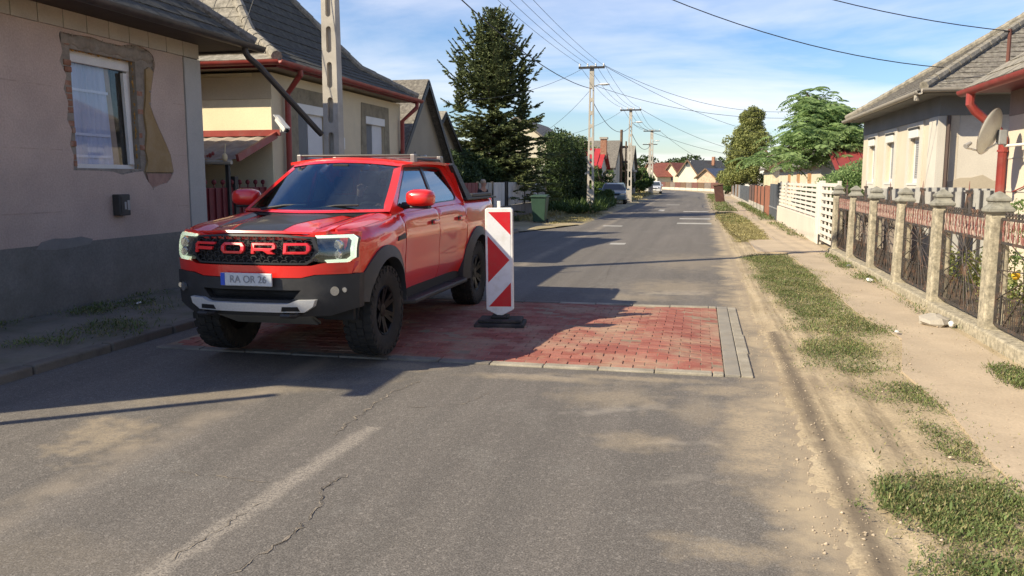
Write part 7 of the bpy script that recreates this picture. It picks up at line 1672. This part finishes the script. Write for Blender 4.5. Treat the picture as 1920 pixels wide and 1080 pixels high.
for k, (x, y, h, lb) in enumerate([(3.45, 8.6, .85, 'leafy garden stalks behind the nearest iron panel'), (3.5, 10.4, .75, 'leafy garden stalks with yellow bloom behind the second iron panel'), (3.6, 12.4, .6, 'low garden stalks behind the third iron panel'), (3.5, 10.9, 1.35, 'taller green vine at the top of the second iron panel')]):
    t = thing('garden_plant', lb, 'plant', (x, y, .1)); b = MB(); rp_ = random.Random(k); cs = []
    for j in range(12 if k < 3 else 3):
        dx, dy = rp_.uniform(-.18, .18), rp_.uniform(-.6, .6); hh = h * rp_.uniform(.5, 1); b.tube([(x + dx, y + dy, .05), (x + dx + rp_.uniform(-.05, .05), y + dy + rp_.uniform(-.1, .1), .1 + hh)], [.008, .004], 4)
        for q in range(4): cs.append((x + dx, y + dy, .15 + hh * (q + 1) / 4, .09, .12, .10))
    b.build('stems', shrub_g, t); crown(cs, 700, .05, thuja_g if k != 3 else sumac_g, t, 40 + k, 'foliage', shell=.2)
    if k == 1: MB().ell((x, y - .1, .62), (.05, .05, .05), 8, 6).build('bloom', M('yellow_bloom', (.7, .42, .03), .7), t)
# ============================================================ PEOPLE
skinm = M('skin', (.42, .22, .15), .6, .08, 6, .05); darkcloth = M('dark_clothes', (.025, .022, .03), .9, .15, 8, .2); trouser = M('trousers', (.07, .065, .07), .9, .1, 8, .2)
hairm = M('fair_hair', (.42, .33, .24), .8, .2, 20, .2)
def skin_obj(name, V, E, Rr, m, parent, root=0, sub=2):
    me = bpy.data.meshes.new(name); V = [Vector(v) for v in V]; me.from_pydata(V, E, []); me.materials.append(m); o = link(name, me, parent)
    md = o.modifiers.new('skin', 'SKIN'); md.use_smooth_shade = True
    if not me.skin_vertices:
        bpy.context.view_layer.objects.active = o; bpy.ops.mesh.customdata_skin_add()
    for i, q in enumerate(me.skin_vertices[0].data): rr_ = Rr[i]; q.radius = rr_ if isinstance(rr_, tuple) else (rr_, rr_); q.use_root = (i == root)
    sb = o.modifiers.new('sub', 'SUBSURF'); sb.levels = sub; sb.render_levels = sub
    return o
def person(label, loc, rz, J, cloth_top, cloth_leg, hair='fair'):
    t = thing('person', label, 'person', (0, 0, 0))
    names = list(J); idx = {n: i for i, n in enumerate(names)}
    links_ = [('pelvis', 'waist'), ('waist', 'chest'), ('chest', 'neck'), ('neck', 'skull'), ('skull', 'crown')]
    for s_ in 'lr': links_ += [('chest', s_ + 'sho'), (s_ + 'sho', s_ + 'elb'), (s_ + 'elb', s_ + 'wri'), (s_ + 'wri', s_ + 'palm'), ('pelvis', s_ + 'hip'), (s_ + 'hip', s_ + 'kne'), (s_ + 'kne', s_ + 'ank'), (s_ + 'ank', s_ + 'toe')]
    rad = dict(pelvis=(.13, .10), waist=(.125, .095), chest=(.15, .11), neck=.052, skull=(.078, .090), crown=(.062, .07), sho=.058, elb=.042, wri=.030, palm=(.038, .018), hip=.085, kne=.055, ank=.038, toe=.035)
    Rr = [rad.get(n, rad.get(n[1:])) for n in names]
    body = skin_obj('body', [J[n] for n in names], [(idx[a], idx[b]) for a, b in links_], Rr, skinm, t)
    up = ['pelvis', 'waist', 'chest', 'lsho', 'lelb', 'lwri', 'rsho', 'relb', 'rwri']; iu = {n: i for i, n in enumerate(up)}
    skin_obj('jacket', [J[n] for n in up], [(iu[a], iu[b]) for a, b in links_ if a in iu and b in iu], [tuple(q * 1.12 + .006 for q in (rad.get(n, rad.get(n[1:])) if isinstance(rad.get(n, rad.get(n[1:])), tuple) else (rad.get(n, rad.get(n[1:])),) * 2)) for n in up], cloth_top, t)
    lo = ['pelvis', 'lhip', 'lkne', 'lank', 'rhip', 'rkne', 'rank']; il = {n: i for i, n in enumerate(lo)}
    skin_obj('trousers', [J[n] for n in lo], [(il[a], il[b]) for a, b in links_ if a in il and b in il], [tuple(q * 1.15 + .008 for q in (rad.get(n, rad.get(n[1:])) if isinstance(rad.get(n, rad.get(n[1:])), tuple) else (rad.get(n, rad.get(n[1:])),) * 2)) for n in lo], cloth_leg, t)
    # face (figure faces -y before turning)
    h = Vector(J['skull']); b = MB(); b.ell(h + Vector((0, -.098, .0)), (.012, .02, .022), 8, 6); b.ell(h + Vector((.082, 0, .0)), (.01, .02, .032), 8, 6); b.ell(h + Vector((-.082, 0, .0)), (.01, .02, .032), 8, 6); b.build('nose_and_ears', skinm, body, smooth=True, kind='stuff')
    for s_ in (-1, 1): MB().ell(h + Vector((s_ * .032, -.078, .028)), (.013, .01, .009), 8, 6).build('eye', black_plastic, body, smooth=True)
    MB().ell(h + Vector((0, -.080, -.042)), (.026, .008, .007), 8, 6).build('mouth', M('lip', (.3, .10, .09), .6), body, smooth=True)
    b = MB(); b.ell(h + Vector((0, .022, .055)), (.088, .088, .085), 14, 10); b.v = [v if v[2] > h.z + .0 or v[1] > h.y + .02 else (v[0], h.y + .02, v[2]) for v in b.v]; b.build('hair', hairm, body, smooth=True)
    # five fingers per hand
    for s_ in 'lr':
        p = Vector(J[s_ + 'palm']); w = Vector(J[s_ + 'wri']); d_ = (p - w).normalized(); side = d_.cross(Vector((0, 0, 1))); side = side.normalized() if side.length > .1 else Vector((0, 1, 0)); dn = d_.cross(side).normalized()
        if dn.z > 0: dn = -dn
        b = MB()
        for k, (off, L) in enumerate(((-.028, .062), (-.010, .078), (.009, .073), (.027, .055))): a0 = p + side * off; b.tube([a0, a0 + d_ * L * .5, a0 + d_ * L * .8 + dn * .02, a0 + d_ * L * .85 + dn * .035], [.009, .0085, .008, .006], 7)
        a0 = p - d_ * .03 - side * .03; b.tube([a0, a0 - side * .03 + d_ * .03, a0 - side * .035 + d_ * .055 + dn * .012], [.011, .010, .008], 7); b.build('fingers', skinm, body, smooth=True)
    t.location = loc; t.rotation_euler = (0, 0, rz); return t
walk = dict(pelvis=(0, 0, .88), waist=(0, .01, 1.02), chest=(0, .0, 1.22), neck=(0, -.01, 1.37), skull=(0, -.03, 1.475), crown=(0, -.02, 1.55), lsho=(.17, 0, 1.27), lelb=(.22, .10, 1.02), lwri=(.22, .02, .80), lpalm=(.22, -.01, .73), rsho=(-.17, 0, 1.27), relb=(-.22, .0, 1.02), rwri=(-.21, -.16, .83), rpalm=(-.21, -.20, .77),
            lhip=(.09, 0, .84), lkne=(.10, -.14, .47), lank=(.10, -.12, .08), ltoe=(.10, -.26, .03), rhip=(-.09, 0, .84), rkne=(-.10, .03, .46), rank=(-.10, .24, .12), rtoe=(-.10, .13, .03))
person('fair haired person in dark clothes walking on the left pavement behind the pickup', (-6.35, 24.1, .09), 1.2, walk, darkcloth, trouser)
sit = dict(pelvis=(0, 0, .0), waist=(0, .02, .14), chest=(0, .05, .36), neck=(0, .05, .50), skull=(0, .02, .60), crown=(0, .03, .67), lsho=(.17, .04, .40), lelb=(.22, -.20, .26), lwri=(.14, -.43, .30), lpalm=(.13, -.47, .34), rsho=(-.17, .04, .40), relb=(-.22, -.22, .36), rwri=(-.12, -.44, .47), rpalm=(-.10, -.47, .53),
           lhip=(.10, 0, -.02), lkne=(.14, -.42, .02), lank=(.14, -.62, -.36), ltoe=(.14, -.74, -.38), rhip=(-.10, 0, -.02), rkne=(-.14, -.42, .02), rank=(-.14, -.62, -.36), rtoe=(-.14, -.74, -.38))
person('driver of the red pickup with both hands on the steering wheel', (TX + .345, TY + 1.40, TZ + 1.02), 0, sit, darkcloth, trouser)
